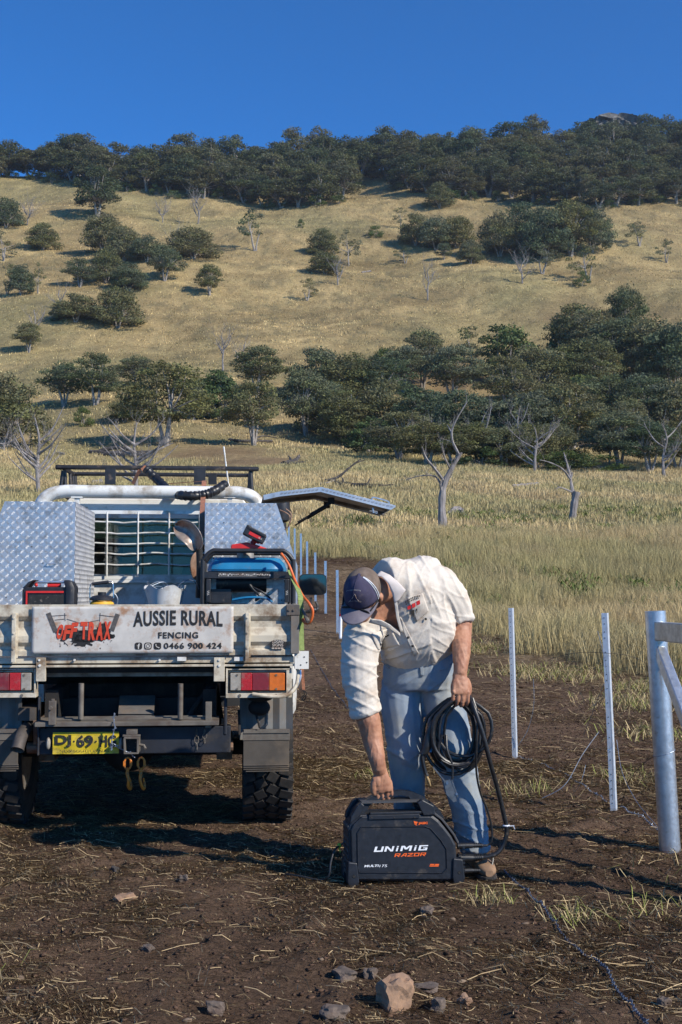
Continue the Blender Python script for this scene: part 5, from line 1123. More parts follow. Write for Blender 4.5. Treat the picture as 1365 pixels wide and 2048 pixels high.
# generator
GV = .34
g, o = onT('generator', 497, 1205, GV, 'portable generator with blue tank inside a black tube frame, on the truck tray', 'generator'); q = rel(o); g.location = MT @ Vector((o.x, o.y, wb - .012)); o = Vector((o.x, o.y, wb - .012)); q = rel(o)
def gl(px, py, v=GV): return q(px, py, v)
mb = MB(); D = .42
for v_ in (GV, GV + D):
    e = v_ - GV
    zt2 = gl(0, 1100)[2]; l, r_ = gl(406, 1150)[0], gl(587, 1150)[0]
    mb.tube(spline([(l, e, .0), (l, e, zt2 - .10), (l + .006, e, zt2 - .05), (l + .05, e, zt2 - .004), (l + .11, e, zt2), (r_ - .11, e, zt2), (r_ - .05, e, zt2 - .004), (r_ - .006, e, zt2 - .05), (r_, e, zt2 - .10), (r_, e, .0)], 5), .0135, 12)
    mb.box(l, r_, e - .01, e + .012, gl(0, 1156)[2], gl(0, 1143)[2])
for u in (l, r_):
    for z_ in (.02, gl(0, 1150)[2]): mb.tube([(u, 0, z_), (u, D, z_)], .011, 8)
mb.build('frame', M['black_steel'], g, smooth=True)
mb = MB(); a, b = gl(414, 1142), gl(576, 1142); zt3 = gl(0, 1114)[2]
mb.loft([(((a.x + b.x) / 2, D / 2, a.z), EX, (0, 1, 0), (b.x - a.x) / 2, D / 2 - .035), (((a.x + b.x) / 2, D / 2, a.z + .012), EX, (0, 1, 0), (b.x - a.x) / 2, D / 2 - .03), (((a.x + b.x) / 2, D / 2, zt3 - .03), EX, (0, 1, 0), (b.x - a.x) / 2 - .012, D / 2 - .04), (((a.x + b.x) / 2, D / 2, zt3), EX, (0, 1, 0), (b.x - a.x) / 2 - .04, D / 2 - .07)], 32, 6)
mb.build('fuel_tank', M['blue'], g, smooth=True)
mb = MB(); c = gl(492, 1108); mb.lathe([(.0, .018), (.048, .018), (.05, .0), (.05, -.03)], Matrix.Translation((c.x, D / 2, c.z)), 24); mb.build('fuel_cap', M['alu_dark'], g, smooth=True)
mb = MB(); a, b = gl(436, 1153), gl(546, 1146); mb.box(a.x, b.x, -.0125, -.0112, a.z, b.z); lb = mb.build('label_strip', M['ink'], g)
mb = MB(); r = random.Random(4); x_ = a.x + .004
while x_ < b.x - .008:
    k = r.uniform(.003, .009); z_ = (a.z + b.z) / 2 + r.uniform(-.003, .003); mb.box(x_, x_ + k, -.0131, -.0126, z_ - r.uniform(.002, .005), z_ + r.uniform(.002, .005)); x_ += k + r.uniform(.002, .006)
for z_ in (a.z + .001, b.z - .0022): mb.box(a.x + .002, b.x - .09, -.0131, -.0126, z_, z_ + .001)
mb.build('label_print', M['board'], lb)
mb = MB(); c = gl(495, 1170)
mb.tube([(gl(440, 1)[0], D / 2, gl(1, 1165)[2]), (gl(540, 1)[0], D / 2, gl(1, 1165)[2])], .055, 20); mb.box(gl(425, 1)[0], gl(470, 1)[0], .06, D - .1, .01, gl(1, 1178)[2]); mb.lathe([(.02, .0), (.09, .0), (.10, .02), (.10, .12), (.0, .13)], Matrix.Translation((gl(520, 1)[0], .15, .06)) @ Matrix.Rotation(R(90), 4, 'X'), 24)
for k in range(6): mb.box(gl(545, 1)[0], gl(572, 1)[0], .05 + k * .03, .06 + k * .03, .05, .2)
mb.tube(spline([gl(500, 1170, GV + .02), gl(510, 1182, GV + .01), gl(520, 1192, GV), gl(512, 1200, GV + .03)], 5), .009, 7); mb.tube(spline([gl(500, 1172, GV + .02), gl(525, 1184, GV - .004), gl(545, 1200, GV + .02)], 5), .006, 6)
mb.box(gl(424, 1)[0], gl(468, 1)[0], .0, .03, gl(1, 1206)[2], gl(1, 1190)[2])
mb.build('engine', M['black_steel'], g, smooth=True)
mb = MB(); c = gl(510, 1212); mb.lathe([(.0, -.01), (.10, -.01), (.115, .01), (.115, .05)], Matrix.Translation((c.x, .06, .02)) @ Matrix.Rotation(R(90), 4, 'X'), 24); mb.tube(spline([gl(465, 1200, GV), gl(495, 1195, GV - .01), gl(530, 1196, GV - .01), gl(545, 1204, GV)], 5), .007, 7); mb.build('recoil_cover', M['blue'], g, smooth=True)
for px in (417, 574):
    mb = MB(); a = gl(px, 1205, GV - .01); b = gl(px, 1158, GV - .01); mb.box(a.x - .013, a.x + .013, -.02, -.005, a.z, b.z); pl_ = mb.build('uprights', M['black_steel'], g, bev=.004)
    mb = MB(); c = gl(px, 1190, GV - .01)
    for k in range(3): mb.bar(c + Vector((-.006, -.0115, k * .009)), c + Vector((.006, -.0115, k * .009 + .006)), .003, .001, up=(0, 1, 0))
    mb.build('upright_print', M['board'], pl_)
# red cordless tool lying on the frame
tl, o = onT('cordless_tool', 500, 1100, GV + .05, 'red and black cordless power tool with battery lying on top of the generator frame', 'power tool'); q = rel(o)
mb = MB(); B_ = q(468, 1098, GV + .05); mb.prism([(q(468, 1, .39).x, q(1, 1098, .39).z), (q(470, 1, .39).x, q(1, 1088, .39).z), (q(500, 1, .39).x, q(1, 1083, .39).z), (q(524, 1, .39).x, q(1, 1090, .39).z), (q(540, 1, .39).x, q(1, 1096, .39).z), (q(535, 1, .39).x, q(1, 1100, .39).z)], 'y', -.04, .07)
mb.build('body', M['red'], tl, bev=.006)
mb = MB(); c = q(510, 1071, .36); Mx = Matrix.Translation(c) @ Matrix.Rotation(R(27), 4, 'Y'); mb.obox(Mx, .063, .045, .026); mb.obox(Mx @ Matrix.Translation((0, 0, .022)), .058, .05, .010); mb.obox(Mx @ Matrix.Translation((-.05, 0, .006)), .016, .048, .030)
bt = mb.build('battery', M['black_steel'], tl, bev=.005)
mb = MB(); mb.obox(Mx @ Matrix.Translation((.0, -.047, -.002)), .035, .001, .009); mb.build('battery_label', M['red'], bt)
ux = (Mx.to_3x3() @ Vector((1, 0, 0))); uz = (Mx.to_3x3() @ Vector((0, 0, 1)))
add_text('8.0', .022, .010, Mx @ Vector((.024, -.0495, -.008)), ux, uz, M['board'], bt)
mb = MB(); mb.tube(spline([q(505, 1088, .40), q(512, 1080, .40), q(520, 1084, .40)], 4), .016, 10); mb.build('grip', M['red'], tl, smooth=True)
# orange hose and green strap over the right end
mb = MB(); P = [tw(563, 1107, .30), tw(572, 1120, .27), tw(580, 1134, .25), tw(590, 1160, .2), tw(605, 1190, .02), tw(618, 1206, -.06), tw(626, 1222, -.07), tw(622, 1242, -.06), tw(611, 1246, -.04), tw(606, 1238, -.02)]; o = P[0]
mb.tube(spline([p - o for p in P], 6), .0075, 8); h = mb.build('hose', M['orange'], smooth=True); h.location = o; tag(h, 'orange air hose looped over the right end of the tailgate', 'hose')
mb = MB(); P = [tw(580, 1140, .30), tw(584, 1150, .26), tw(590, 1165, .18), tw(597, 1180, .06), tw(602, 1200, -.03), tw(603, 1260, -.005), tw(604, 1300, -.005)]; o = P[0]; S = spline([p - o for p in P], 5)
for a, b in zip(S[:-1], S[1:]): mb.bar(a, b + (b - a) * .15, .028, .003, up=(.3, -1, .2))
h = mb.build('ratchet_strap', M['green_strap'], smooth=False); h.location = o; tag(h, 'faded green strap tying down the generator at the tray corner', 'strap')
# orange strap with hook below the tray corner
h = empty('ratchet_strap', tw(606, 1340, .02), HEAD, 'faded orange strap with steel hook hanging below the right tray corner', 'strap'); o = tp(606, 1340, .02); q = rel(o)
mb = MB(); mb.bar(q(605, 1338, .02), q(608, 1382, .02), .016, .003, up=(0, 1, 0)); mb.build('webbing', M['orange_strap'], h)
mb = MB()
for k in (-1, 1): mb.tube(spline([q(607 + k, 1380, .02), q(612 + 2 * k, 1388, .01), q(604 + 2 * k, 1396, .01), q(609, 1400, .01), q(613, 1392, .0)], 4), .003, 6)
mb.build('hook', M['chassis'], h, smooth=True)
# strap and rubber cord over the roof rack
h = empty('ratchet_strap', tw(407, 1070, 1.5), HEAD, 'long faded orange strap running from the roof rack down beside the right toolbox', 'strap'); o = tp(407, 1070, 1.5); q = rel(o)
mb = MB(); P = [q(404, 1075, .95), q(405, 1030, 1.2), q(407, 990, 1.9), q(409, 962, 2.3)]
for a, b in zip(P[:-1], P[1:]): mb.bar(a, b + (b - a) * .02, .034, .003, up=(0, 1, 0))
mb.bar(q(409, 962, 2.3), q(330, 968, 2.56), .02, .003, up=(0, 0, 1)); mb.bar(q(266, 968, 2.56), q(280, 940, 2.52), .026, .003, up=(0, 1, 0)); mb.bar(q(286, 934, 2.50), q(302, 952, 2.48), .045, .004, up=(0, 1, 0)); mb.build('webbing', M['orange_strap'], h)
mb = MB(); P = [tp(292, 938, 2.47), tp(318, 962, 2.42), tp(340, 982, 2.2), tp(365, 991, 1.86), tp(400, 991, 1.84), tp(425, 984, 1.86), tp(452, 968, 1.95)]; o = P[0]
S = spline([p - o for p in P], 10); mb.tube(S, [.032 + .0035 * math.sin(i * 2.4) for i in range(len(S))], 10); h = mb.build('rubber_cord', M['cable'], smooth=True); h.location = MT @ o; h.rotation_euler = (0, 0, HEAD); tag(h, 'thick black braided rubber cord sagging across the white hoop from the roof rack', 'cord')
# shovel leaning by the right toolbox
h = empty('shovel', tw(392, 1195, .6), HEAD, 'worn shovel with polished curved blade up, leaning against the right toolbox', 'shovel'); o = tp(392, 1195, .6); q = rel(o)
bm = bmesh.new(); bmesh.ops.create_grid(bm, x_segments=14, y_segments=10, size=.5)
ctr = [q(350, 1052, .60), q(372, 1062, .56), q(388, 1080, .54), q(394, 1100, .56)]; cs = spline(ctr, 5); wd_ = [.012, .035, .055, .066, .072, .074, .074, .072, .070, .068, .064, .060, .056, .05, .04, .03]
for v in bm.verts:
    t_ = (v.co.x + .5) * (len(cs) - 1.001); i = int(t_); c = cs[i].lerp(cs[i + 1], t_ - i); d = (cs[i + 1] - cs[i]).normalized(); n_ = d.cross(Vector((0, 1, 0))).normalized(); ww = wd_[min(i, 15)] * (1 - (t_ - i)) + wd_[min(i + 1, 15)] * (t_ - i)
    v.co = c + n_ * (v.co.y * 2 * ww * .8) + Vector((0, .045 * (abs(v.co.y * 2) ** 2) * -1, 0))
me = bpy.data.meshes.new('blade'); bm.to_mesh(me); bm.free(); me.materials.append(mat('worn_blade', (.40, .33, .28), .45, .6, .15, 20, .0005, 60, dirt=(.22, .11, .07), dirt_amt=.4, ds=14)); me.polygons.foreach_set('use_smooth', [True] * len(me.polygons)); b_ = bpy.data.objects.new('blade', me); C.objects.link(b_); b_.parent = h; s_ = b_.modifiers.new('s', 'SOLIDIFY'); s_.thickness = .003
mb = MB(); mb.tube(spline([q(396, 1072, .57), q(398, 1090, .6), q(400, 1130, .62), q(398, 1195, .66)], 5), .020, 10); mb.build('handle', M['ink'], h, smooth=True)
# rusty disc blade below it
mb = MB(); a0 = tp(394, 1132, .7); n = 20; ring = []
for k in range(n): t_ = 6.283 * k / n; ring.append(Vector((.040 * math.cos(t_), .02 * math.cos(t_), .085 * math.sin(t_))))
mb.add([p for p in ring] + [p * .6 + Vector((.01, .03, 0)) for p in ring] + [Vector((.01, .035, 0))], [(k, (k + 1) % n, n + (k + 1) % n, n + k) for k in range(n)] + [(n + k, n + (k + 1) % n, 2 * n) for k in range(n)])
h = mb.build('plough_disc', M['rust'], smooth=True); h.location = MT @ a0; h.rotation_euler = (0, 0, HEAD); s_ = h.modifiers.new('s', 'SOLIDIFY'); s_.thickness = .004; tag(h, 'rusty curved steel disc standing on edge under the shovel blade', 'disc')
# site radio / battery lamp in black and red
h, o = onT('site_radio', 118, 1210, .08, 'black and red rugged work radio in front of the left toolbox', 'radio'); q = rel(o)
mb = MB(); X0, X1 = q(66, 1, .08).x, q(172, 1, .08).x; Z = lambda y: q(1, y, .08).z
mb.prism([(X0, Z(1212)), (X0, Z(1178)), (X0 + .022, Z(1174)), (X1 - .045, Z(1174)), (X1 - .03, Z(1178)), (X1 - .03, Z(1212))], 'y', .0, .16); mb.build('case', M['black_steel'], h, bev=.006)
mb = MB(); mb.prism([(X0 + .020, Z(1212)), (X0 + .020, Z(1182)), (X1 - .07, Z(1182)), (X1 - .07, Z(1186)), (X0 + .028, Z(1186)), (X0 + .028, Z(1212))], 'y', -.008, .004); mb.build('red_trim', M['red'], h, bev=.001)
mb = MB(); mb.prism([(X0 + .03, Z(1210)), (X0 + .034, Z(1189)), (X1 - .07, Z(1189)), (X1 - .07, Z(1210))], 'y', -.004, .004); mb.build('grille', M['ink'], h, bev=.002)
mb = MB(); mb.loft([((X1 - .035, .05, Z(1214)), EX, (0, 1, 0), .028, .07), ((X1 - .034, .05, Z(1176)), EX, (0, 1, 0), .030, .07), ((X1 - .048, .05, Z(1163)), EX, (0, 1, 0), .026, .06), ((X1 - .058, .05, Z(1160)), EX, (0, 1, 0), .012, .05)], 14, 4); mb.build('corner_guard', M['black_steel'], h, smooth=True); mb = MB()
mb.loft([((X0 + .012, .07, Z(1176)), EX, (0, 1, 0), .016, .07), ((X0 + .042, .06, Z(1164)), EX, (0, 1, 0), .016, .06), ((X0 + .062, .05, Z(1160)), EX, (0, 1, 0), .012, .05)], 14, 4); mb.build('corner_guard', M['black_steel'], h, smooth=True)
mb = MB(); mb.tube([(X0 + .055, .05, Z(1164)), (X1 - .06, .05, Z(1164))], .007, 10); mb.build('handle', M['galv'], h, smooth=True)
mb = MB(); mb.tube([((X0 + X1) / 2 - .02, .06, Z(1171)), ((X0 + X1) / 2 + .05, .06, Z(1171))], .014, 10); mb.build('carry_bar', M['red'], h, smooth=True); mb = MB(); mb.ball((X0 + .066, .04, Z(1170)), .01); mb.build('knob', M['red'], h, smooth=True)
# lantern / thermos with bail handle
h, o = onT('lantern', 204, 1210, .10, 'small round lantern with amber base, black cap and wire handle beside the radio', 'lantern'); q = rel(o); Z = lambda y: q(1, y, .10).z; K = TD / F * 1.02
mb = MB(); mb.lathe([(.0, Z(1214)), (.060, Z(1214)), (.066, Z(1208)), (.060, Z(1204)), (.0, Z(1204))], Matrix(), 28); mb.build('base', M['amber'], h, smooth=True)
mb = MB(); mb.lathe([(.052, Z(1204)), (.056, Z(1201)), (.052, Z(1197))], Matrix(), 28, cap=True); mb.build('lamp_ring', M['chrome'], h, smooth=True)
mb = MB(); mb.lathe([(.0, Z(1197)), (.066, Z(1200)), (.066, Z(1197)), (.05, Z(1192)), (.022, Z(1190)), (.022, Z(1184)), (.0, Z(1184))], Matrix(), 28); mb.build('cap', M['black_steel'], h, smooth=True)
mb = MB(); mb.tube(spline([(-.062, 0, Z(1205)), (-.064, 0, Z(1180)), (-.058, 0, Z(1168)), (-.03, 0, Z(1166)), (.035, 0, Z(1163)), (.056, 0, Z(1166)), (.060, 0, Z(1180)), (.062, 0, Z(1200))], 5), .003, 7); bl = mb.build('handle', M['chrome'], h, smooth=True)
mb = MB(); mb.tube([(-.052, 0, Z(1168)), (.035, 0, Z(1163.5))], .009, 10); mb.build('grip', M['black_steel'], bl, smooth=True)
# bucket of wire
h, o = onT('bucket', 330, 1212, .45, 'battered white plastic bucket holding wire offcuts behind the sign board', 'bucket'); q = rel(o); Z = lambda y: q(1, y, .45).z
mb = MB(); prof = [(.085, Z(1222)), (.10, Z(1195)), (.115, Z(1176)), (.118, Z(1174)), (.112, Z(1174)), (.096, Z(1195)), (.08, Z(1220))]; n0 = len(mb.v); mb.lathe(prof, Matrix(), 30)
mb.v = [(x_ * (1 + .08 * math.sin(3 * math.atan2(y_, x_))), y_, z_ + .012 * math.sin(5 * math.atan2(y_, x_) + 1) * (1 if z_ > Z(1185) else 0)) for x_, y_, z_ in mb.v]; mb.build('tub', M['bucket'], h, smooth=True)
mb = MB(); r = random.Random(8)
for k in range(9):
    a = r.uniform(0, 6.28); P = [(math.cos(a) * .08, math.sin(a) * .08, Z(1185)), (math.cos(a + .5) * .1, math.sin(a + .5) * .1, Z(1172) + r.uniform(0, .03)), (math.cos(a + 1.4) * .14, math.sin(a + 1.4) * .08, Z(1178) - r.uniform(0, .05))]; mb.tube(spline(P, 5), .0014, 4)
mb.build('wire_offcuts', M['barb'], h)
mb = MB(); P = [tw(352, 1180, .40), tw(360, 1168, .40), tw(378, 1160, .42), tw(392, 1166, .45), tw(398, 1178, .5)]; o = P[0]; mb.tube(spline([p - o for p in P], 6), .003, 6); h = mb.build('wire_loop', M['blue_wire'], smooth=True); h.location = o; tag(h, 'loose blue wire arching from the bucket to the generator', 'wire')
mb = MB(); P = [tw(225, 1185, .3), tw(232, 1190, .3), tw(236, 1200, .3), tw(233, 1212, .3)]; o = P[0]; mb.tube(spline([p - o for p in P], 6), .003, 6); h = mb.build('wire_loop', M['barb'], smooth=True); h.location = o; tag(h, 'short loose end of wire beside the lantern', 'wire')
# sheet of dark ply / tray rubbish behind the board
mb = MB(); A = tp(250, 1196, .8); mb.box(-.42, .30, -.02, .02, 0, .16); h = mb.build('timber_plank', mat('mossy_board', (.12, .12, .095), .9, 0, .4, 14, .002, 40, dirt=(.22, .21, .18), dirt_amt=.5, ds=10)); h.location = MT @ Vector((A.x, 1.4, wb)); h.rotation_euler = (0, 0, HEAD); tag(h, 'mossy grey plank standing across the tray behind the bucket', 'plank')
# yellow chain hooks hanging under the hitch
for px, nm in ((256, 'left'), (283, 'right')):
    o = tp(px, 1512, -.06); h = empty('chain_hook', MT @ o, HEAD, f'yellow chain hook hanging under the tow hitch, {nm} one of the pair', 'hook', 'yellow chain hooks under the tow hitch'); q = rel(o)
    mb = MB(); s = -1 if nm == 'left' else 1
    c = q(px, 1527, -.06); mb.tube([c + Vector((math.cos(t * .524) * .018, math.sin(t * .524) * .004, math.sin(t * .524) * .030)) for t in range(12)], .0055, 8, closed=True); 
    for k in (-1, 1): mb.bar(c + Vector((k * .017, 0, -.012)), c + Vector((k * .017, 0, .012)), .012, .014)
    mb.build('chain_link', M['chain'], h, smooth=True)
    mb = MB(); P = [q(px, 1538, -.06), q(px - 1, 1548, -.07), q(px - 2 * s, 1560, -.075), q(px + 1, 1572, -.07), q(px + 5, 1578, -.06), q(px + 7, 1570, -.05), q(px + 4, 1556, -.055)]
    mb.tube(spline(P, 5), lerps([.008, .009, .0085, .0085, .008, .006, .004], 5), 10); mb.tube([c * 1 + Vector((0, .012 * math.cos(t * .785), -.036 + .012 * math.sin(t * .785))) for t in range(8)], .005, 7, closed=True); mb.build('hook', M['chain'], h, smooth=True)
mb = MB(); P = [tw(229, 1426, -.02), tw(228, 1440, -.035), tw(230, 1455, -.05), tw(226, 1470, -.05), tw(223, 1487, -.05), tw(224, 1500, -.05), tw(226, 1487, -.052), tw(240, 1497, -.06), tw(258, 1505, -.08), tw(270, 1515, -.07)]; o = P[0]; S = spline([p - o for p in P], 5)
mb.tube(S, .0022, 5); mb.tube([p + Vector((.005 * math.sin(i * 1.4), .005 * math.cos(i * 1.4), 0)) for i, p in enumerate(S)], .002, 5)
for i in (3, 11, 17, 22, 33, 40): mb.bar(S[i] + Vector((-.010, 0, -.004)), S[i] + Vector((.012, 0, .006)), .003, .003)
h = mb.build('barbed_wire', M['barb']); h.location = o; tag(h, 'scrap of barbed wire hooked over the step in front of the number plate', 'wire')
# ================================================================ FENCE
POSTS = [(1030, 1510, 1022, 1216), (1228, 1620, 1210, 1226)]
def picket(bx, by, tx, ty, Yb, label, wpx=None):
    s = Yb / F; base = W(bx, by, Yb); top = W(tx, ty, Yb + .01); gzv = float(gz(base.x, Yb)); base.z = min(base.z, gzv)
    h = empty('star_picket', base, 0, label, 'fence post', 'galvanised star pickets along the new fence line')
    ax = (top - base); L_ = ax.length; z = ax.normalized(); x = Vector((1, -.22, 0)); x = (x - z * x.dot(z)).normalized(); y = z.cross(x)
    Mx = Matrix((x, y, z)).transposed().to_4x4()
    mb = MB(); wf = .036; pr = [(-wf * .55, -.003), (wf * .35, -.006), (wf * .35, -.001), (wf * .62, .022), (wf * .55, .024), (wf * .26, .001), (-wf * .55, .001)]
    mb.v = []; mb.prism(pr, 'z', -.15, L_); mb.v = [tuple(Mx @ Vector(v)) for v in mb.v]; mb.build('post', M['picket'], h)
    hl = MB(); n = int(L_ / .042); r = random.Random(int(bx))
    for k in range(n):
        if r.random() < .12: continue
        c = Mx @ Vector((-.006, -.0052, .06 + k * .042 + .006 * (k % 2))); hl.tube([c, c + y * -.0006], .0034 if by > 1400 else .004, 7)
    if by > 1400: hl.build('punched_hole', M['ink'], h)
    return h
def depth_of(hpx): return 1.18 * F / hpx
picket(1030, 1510, 1022, 1216, 9.62, 'perforated steel picket just right of the man, second nearest of the row')
picket(1228, 1620, 1210, 1226, 7.20, 'nearest perforated steel picket, between the man and the strainer post')
fy = [23.2, 25.6, 28.1, 30.5, 32.6, 35.0, 37.6, 40.2, 42.8]
tops = [1140, 1122, 1105, 1083, 1067, 1057, 1052, 1046, 1040]
for i, (Y_, ty) in enumerate(zip(fy, tops)):
    x_ = 1.40 - .108 * (Y_ - 9.65); px = 682.5 + F * x_ / Y_; b = Vector((x_, Y_, float(gz(x_, Y_)))); t_ = W(px - 1, ty, Y_)
    h = empty('star_picket', b, 0, f'distant steel picket between the truck mirror and the man, {ordn(i)} counting from the man', 'fence post', 'galvanised star pickets along the new fence line')
    mb = MB(); q = t_ - b; mb.bar((0, 0, -.2), q, .052, .006, up=(0, 1, .0)); mb.bar((.012, .02, -.2), q + Vector((.012, .02, 0)), .006, .045, up=(0, 1, 0)); mb.build('post', M['galv'], h)
for i, Y_ in enumerate((12.1, 14.5, 16.9, 19.3, 21.2)):
    x_ = 1.40 - .108 * (Y_ - 9.65)
    if i < 4: continue
mb = MB(); b = W(681, 1256, 22.6); g_ = float(gz(b.x, b.y)); mb.tube([(0, 0, -.1), (.01, 0, .42)], .028, 8); h = mb.build('marker_stake', M['white_ink']); h.location = (b.x, b.y, g_)
mb = MB(); mb.tube([(.01, 0, .42), (.011, 0, .47)], .029, 8); c_ = mb.build('painted_tip', M['red'], h); tag(h, 'short white stake with red painted tip behind the man', 'stake')
# strainer assembly: post, rail, brace, second post outside the frame
sa = W(1340, 1685, 6.22); sa.z = 0; tp_ = W(1311, 1222, 6.22)
h = empty('strainer_post', sa, 0, 'thick round galvanised strainer post with welded rail and diagonal brace at the right edge', 'fence post')
q = tp_ - sa; mb = MB(); mb.tube([q * -.12, q * .25, q * .5, q * .75, q], .0535, 28, cap=False); mb.tube([q * .998, q], .050, 28); mb.build('post', M['galv'], h, smooth=True)
mb = MB(); rd = Vector((1.76 - sa.x, 5.02 - sa.y, 0)); RL = rd.length; rd.normalize(); a = q * .90 + rd * .045; a.z = W(1318, 1262, 6.2).z; b2 = a + rd * (RL - .09); mb.bar(a, b2, .058, .096); mb.build('rail', M['galv_rail'], h, bev=.006)
mb = MB(); a2 = q * .86 + rd * .04; a2.z = W(1320, 1302, 6.15).z; b3 = a2 + rd * (RL - .1); b3.z = .06; mb.bar(a2, b3, .05, .065); mb.build('brace', M['galv'], h, bev=.006)
mb = MB(); c = a + rd * (RL - .035); mb.tube([(c.x, c.y, -.1), (c.x, c.y, a.z + .12)], .0535, 24); mb.build('second_post', M['galv'], h, smooth=True)
mb = MB(); q2 = q * .80
for z_, dx in ((W(1320, 1508, 6.2).z, .0), ): 
    c = q * (z_ / q.z); mb.tube([c + Vector((math.cos(t * .39) * .0555, math.sin(t * .39) * .0555, .018 * math.cos(t * .39) + .004)) for t in range(17)], .0018, 5)
mb.build('tie_wire', M['barb'], h)
# ---- wires
def wire(P, label, m='barb', rad=.0018, barbs=0, seed=1, name='fence_wire', twist=False):
    o = P[0].copy(); S = spline([p - o for p in P], 8); mb = MB(); mb.tube(S, rad, 5); r = random.Random(seed)
    if twist: mb.tube([p + Vector((.004 * math.sin(i * 1.3), .004 * math.cos(i * 1.3), .003 * math.sin(i * 1.3))) for i, p in enumerate(S)], rad, 5)
    L_ = 0
    if barbs:
        for a, b in zip(S[:-1], S[1:]):
            L_ += (b - a).length
            if L_ > barbs:
                L_ = 0
                for _ in range(2): d = Vector((r.uniform(-1, 1), r.uniform(-1, 1), r.uniform(-.3, 1))).normalized() * .014; mb.tube([a - d * .8, a, a + d], [rad * .5, rad * 1.3, rad * .5], 4)
    ob = mb.build(name, M[m], smooth=False); ob.location = o; return tag(ob, label, 'wire', 'loose fencing wire')
def gw(px, py, dz=.012): p = G(px, py); p.z = float(g_full(p.x, p.y)) + dz; return p
def aw(px, py, Y): return W(px, py, Y)
def dense(P, n=6):
    out = []
    for a, b in zip(P[:-1], P[1:]):
        for k in range(n): q = a.lerp(b, k / n); q.z = float(g_full(q.x, q.y)) + .010; out.append(q)
    return out + [P[-1]]
wire(dense([gw(1008, 1748), gw(1045, 1785), gw(1072, 1815), gw(1100, 1850), gw(1135, 1890), gw(1175, 1925), gw(1215, 1965), gw(1250, 2000), gw(1285, 2046), gw(1310, 2090)]), 'blue grey barbed wire lying on the soil towards the bottom right corner', 'blue_wire', .0019, .06, 2, 'barbed_wire', True)
wire(dense([gw(1240, 1622), gw(1265, 1634), gw(1290, 1648), gw(1318, 1668)]), 'barbed wire lying between the nearest picket and the strainer post', 'barb', .0016, .06, 3, 'barbed_wire', True)
wire(dense([gw(1040, 1516), gw(1090, 1535), gw(1140, 1558), gw(1180, 1585), gw(1214, 1608)]), 'barbed wire lying between the two perforated pickets', 'barb', .0016, .06, 4, 'barbed_wire', True)
wire(dense([gw(622, 1302), gw(640, 1335), gw(665, 1378), gw(690, 1412), gw(716, 1446)], 5), 'blue wire trailing over the soil from the truck to the man', 'blue_wire', .0024, .09, 5, 'barbed_wire', True)
wire([aw(1196, 1262, 7.22), aw(1215, 1350, 7.17), aw(1224, 1480, 7.16), aw(1226, 1600, 7.17)], 'thin wire hanging down the face of the nearest picket')
wire([aw(1208, 1368, 7.2), aw(1195, 1400, 7.3), aw(1180, 1440, 7.45), aw(1168, 1470, 7.6)], 'short straight wire end slanting left from the nearest picket')
wire([gw(1084, 1604), aw(1130, 1570, 7.6), aw(1165, 1510, 7.7), aw(1198, 1464, 7.8)], 'springy wire rising from the soil between the two pickets', 'barb', .0024)
wire([gw(1140, 1600), aw(1160, 1570, 7.5), aw(1172, 1530, 7.5)], 'short upright curl of wire on the soil between the pickets')
wire([aw(1067, 1358, 9.5), aw(1068, 1410, 9.5), aw(1056, 1460, 9.55), aw(1036, 1492, 9.6)], 'long curved wire springing up beside the second picket', 'barb', .0024)
wire([aw(1100, 1318, 8.2), aw(1150, 1306, 7.6), aw(1208, 1306, 7.18), aw(1260, 1312, 7.4), aw(1300, 1330, 7.8)], 'faint arched wire through the nearest picket at two thirds height', 'ink', .0015)
wire([aw(1234, 1480, 7.2), aw(1245, 1545, 7.0), aw(1275, 1605, 6.8), aw(1312, 1650, 6.5), gw(1322, 1678)], 'slack wire falling from the nearest picket to the foot of the strainer post')
wire([aw(1240, 1620, 7.2), aw(1260, 1560, 6.8), aw(1290, 1525, 6.5), aw(1312, 1512, 6.27)], 'dark wire tied around the middle of the strainer post', 'ink', .0018)
wire([gw(1000, 1530), gw(1030, 1520), gw(1056, 1500)], 'wire end lying at the foot of the second picket')
wire(dense([gw(600, 1716), gw(610, 1706), gw(600, 1700), gw(560, 1702), gw(540, 1712), gw(575, 1716), gw(625, 1722)], 4), 'thin black cable looped on the ground in the long shadow', 'ink', .004, 0, 6, 'cable')
# ================================================================ WELDING MACHINE
WR = R(9); wo = W(700, 1766, 5.40); wo.z = 0
welder = empty('welding_machine', wo, WR, 'black portable welding machine with carry handle standing on the soil at the man\'s feet', 'welder')
MW = Matrix.Translation(wo) @ Matrix.Rotation(WR, 4, 'Z'); MWi = MW.inverted()
def wp(px, py, v=0.0):
    o = MWi @ camP; d = MWi.to_3x3() @ ray(px, py); t = (v - o.y) / d.y; return o + d * t
def wq(px, py, v=0.0): p = wp(px, py, v); return (p.x, max(.004, p.z))
WDEP = .17
out = [wq(703, 1764), wq(700, 1750), wq(697, 1660), wq(703, 1646), wq(720, 1630), wq(866, 1630), wq(880, 1641), wq(893, 1657), wq(905, 1673), wq(914, 1690), wq(917, 1735), wq(912, 1764)]
mb = MB(); mb.prism(out, 'y', .012, WDEP - .012); body = mb.build('case', M['welder'], welder, bev=.010)
def inset(poly, k):
    cx = sum(p[0] for p in poly) / len(poly); cz = sum(p[1] for p in poly) / len(poly); return [(cx + (x - cx) * k[0], cz + (z - cz) * k[1]) for x, z in poly]
mb = MB(); pn = inset(out, (.955, .94)); mb.prism(pn, 'y', .002, .02); mb.prism(pn, 'y', WDEP - .02, WDEP - .002); pnl = mb.build('side_panel', M['welder'], welder, bev=.004)
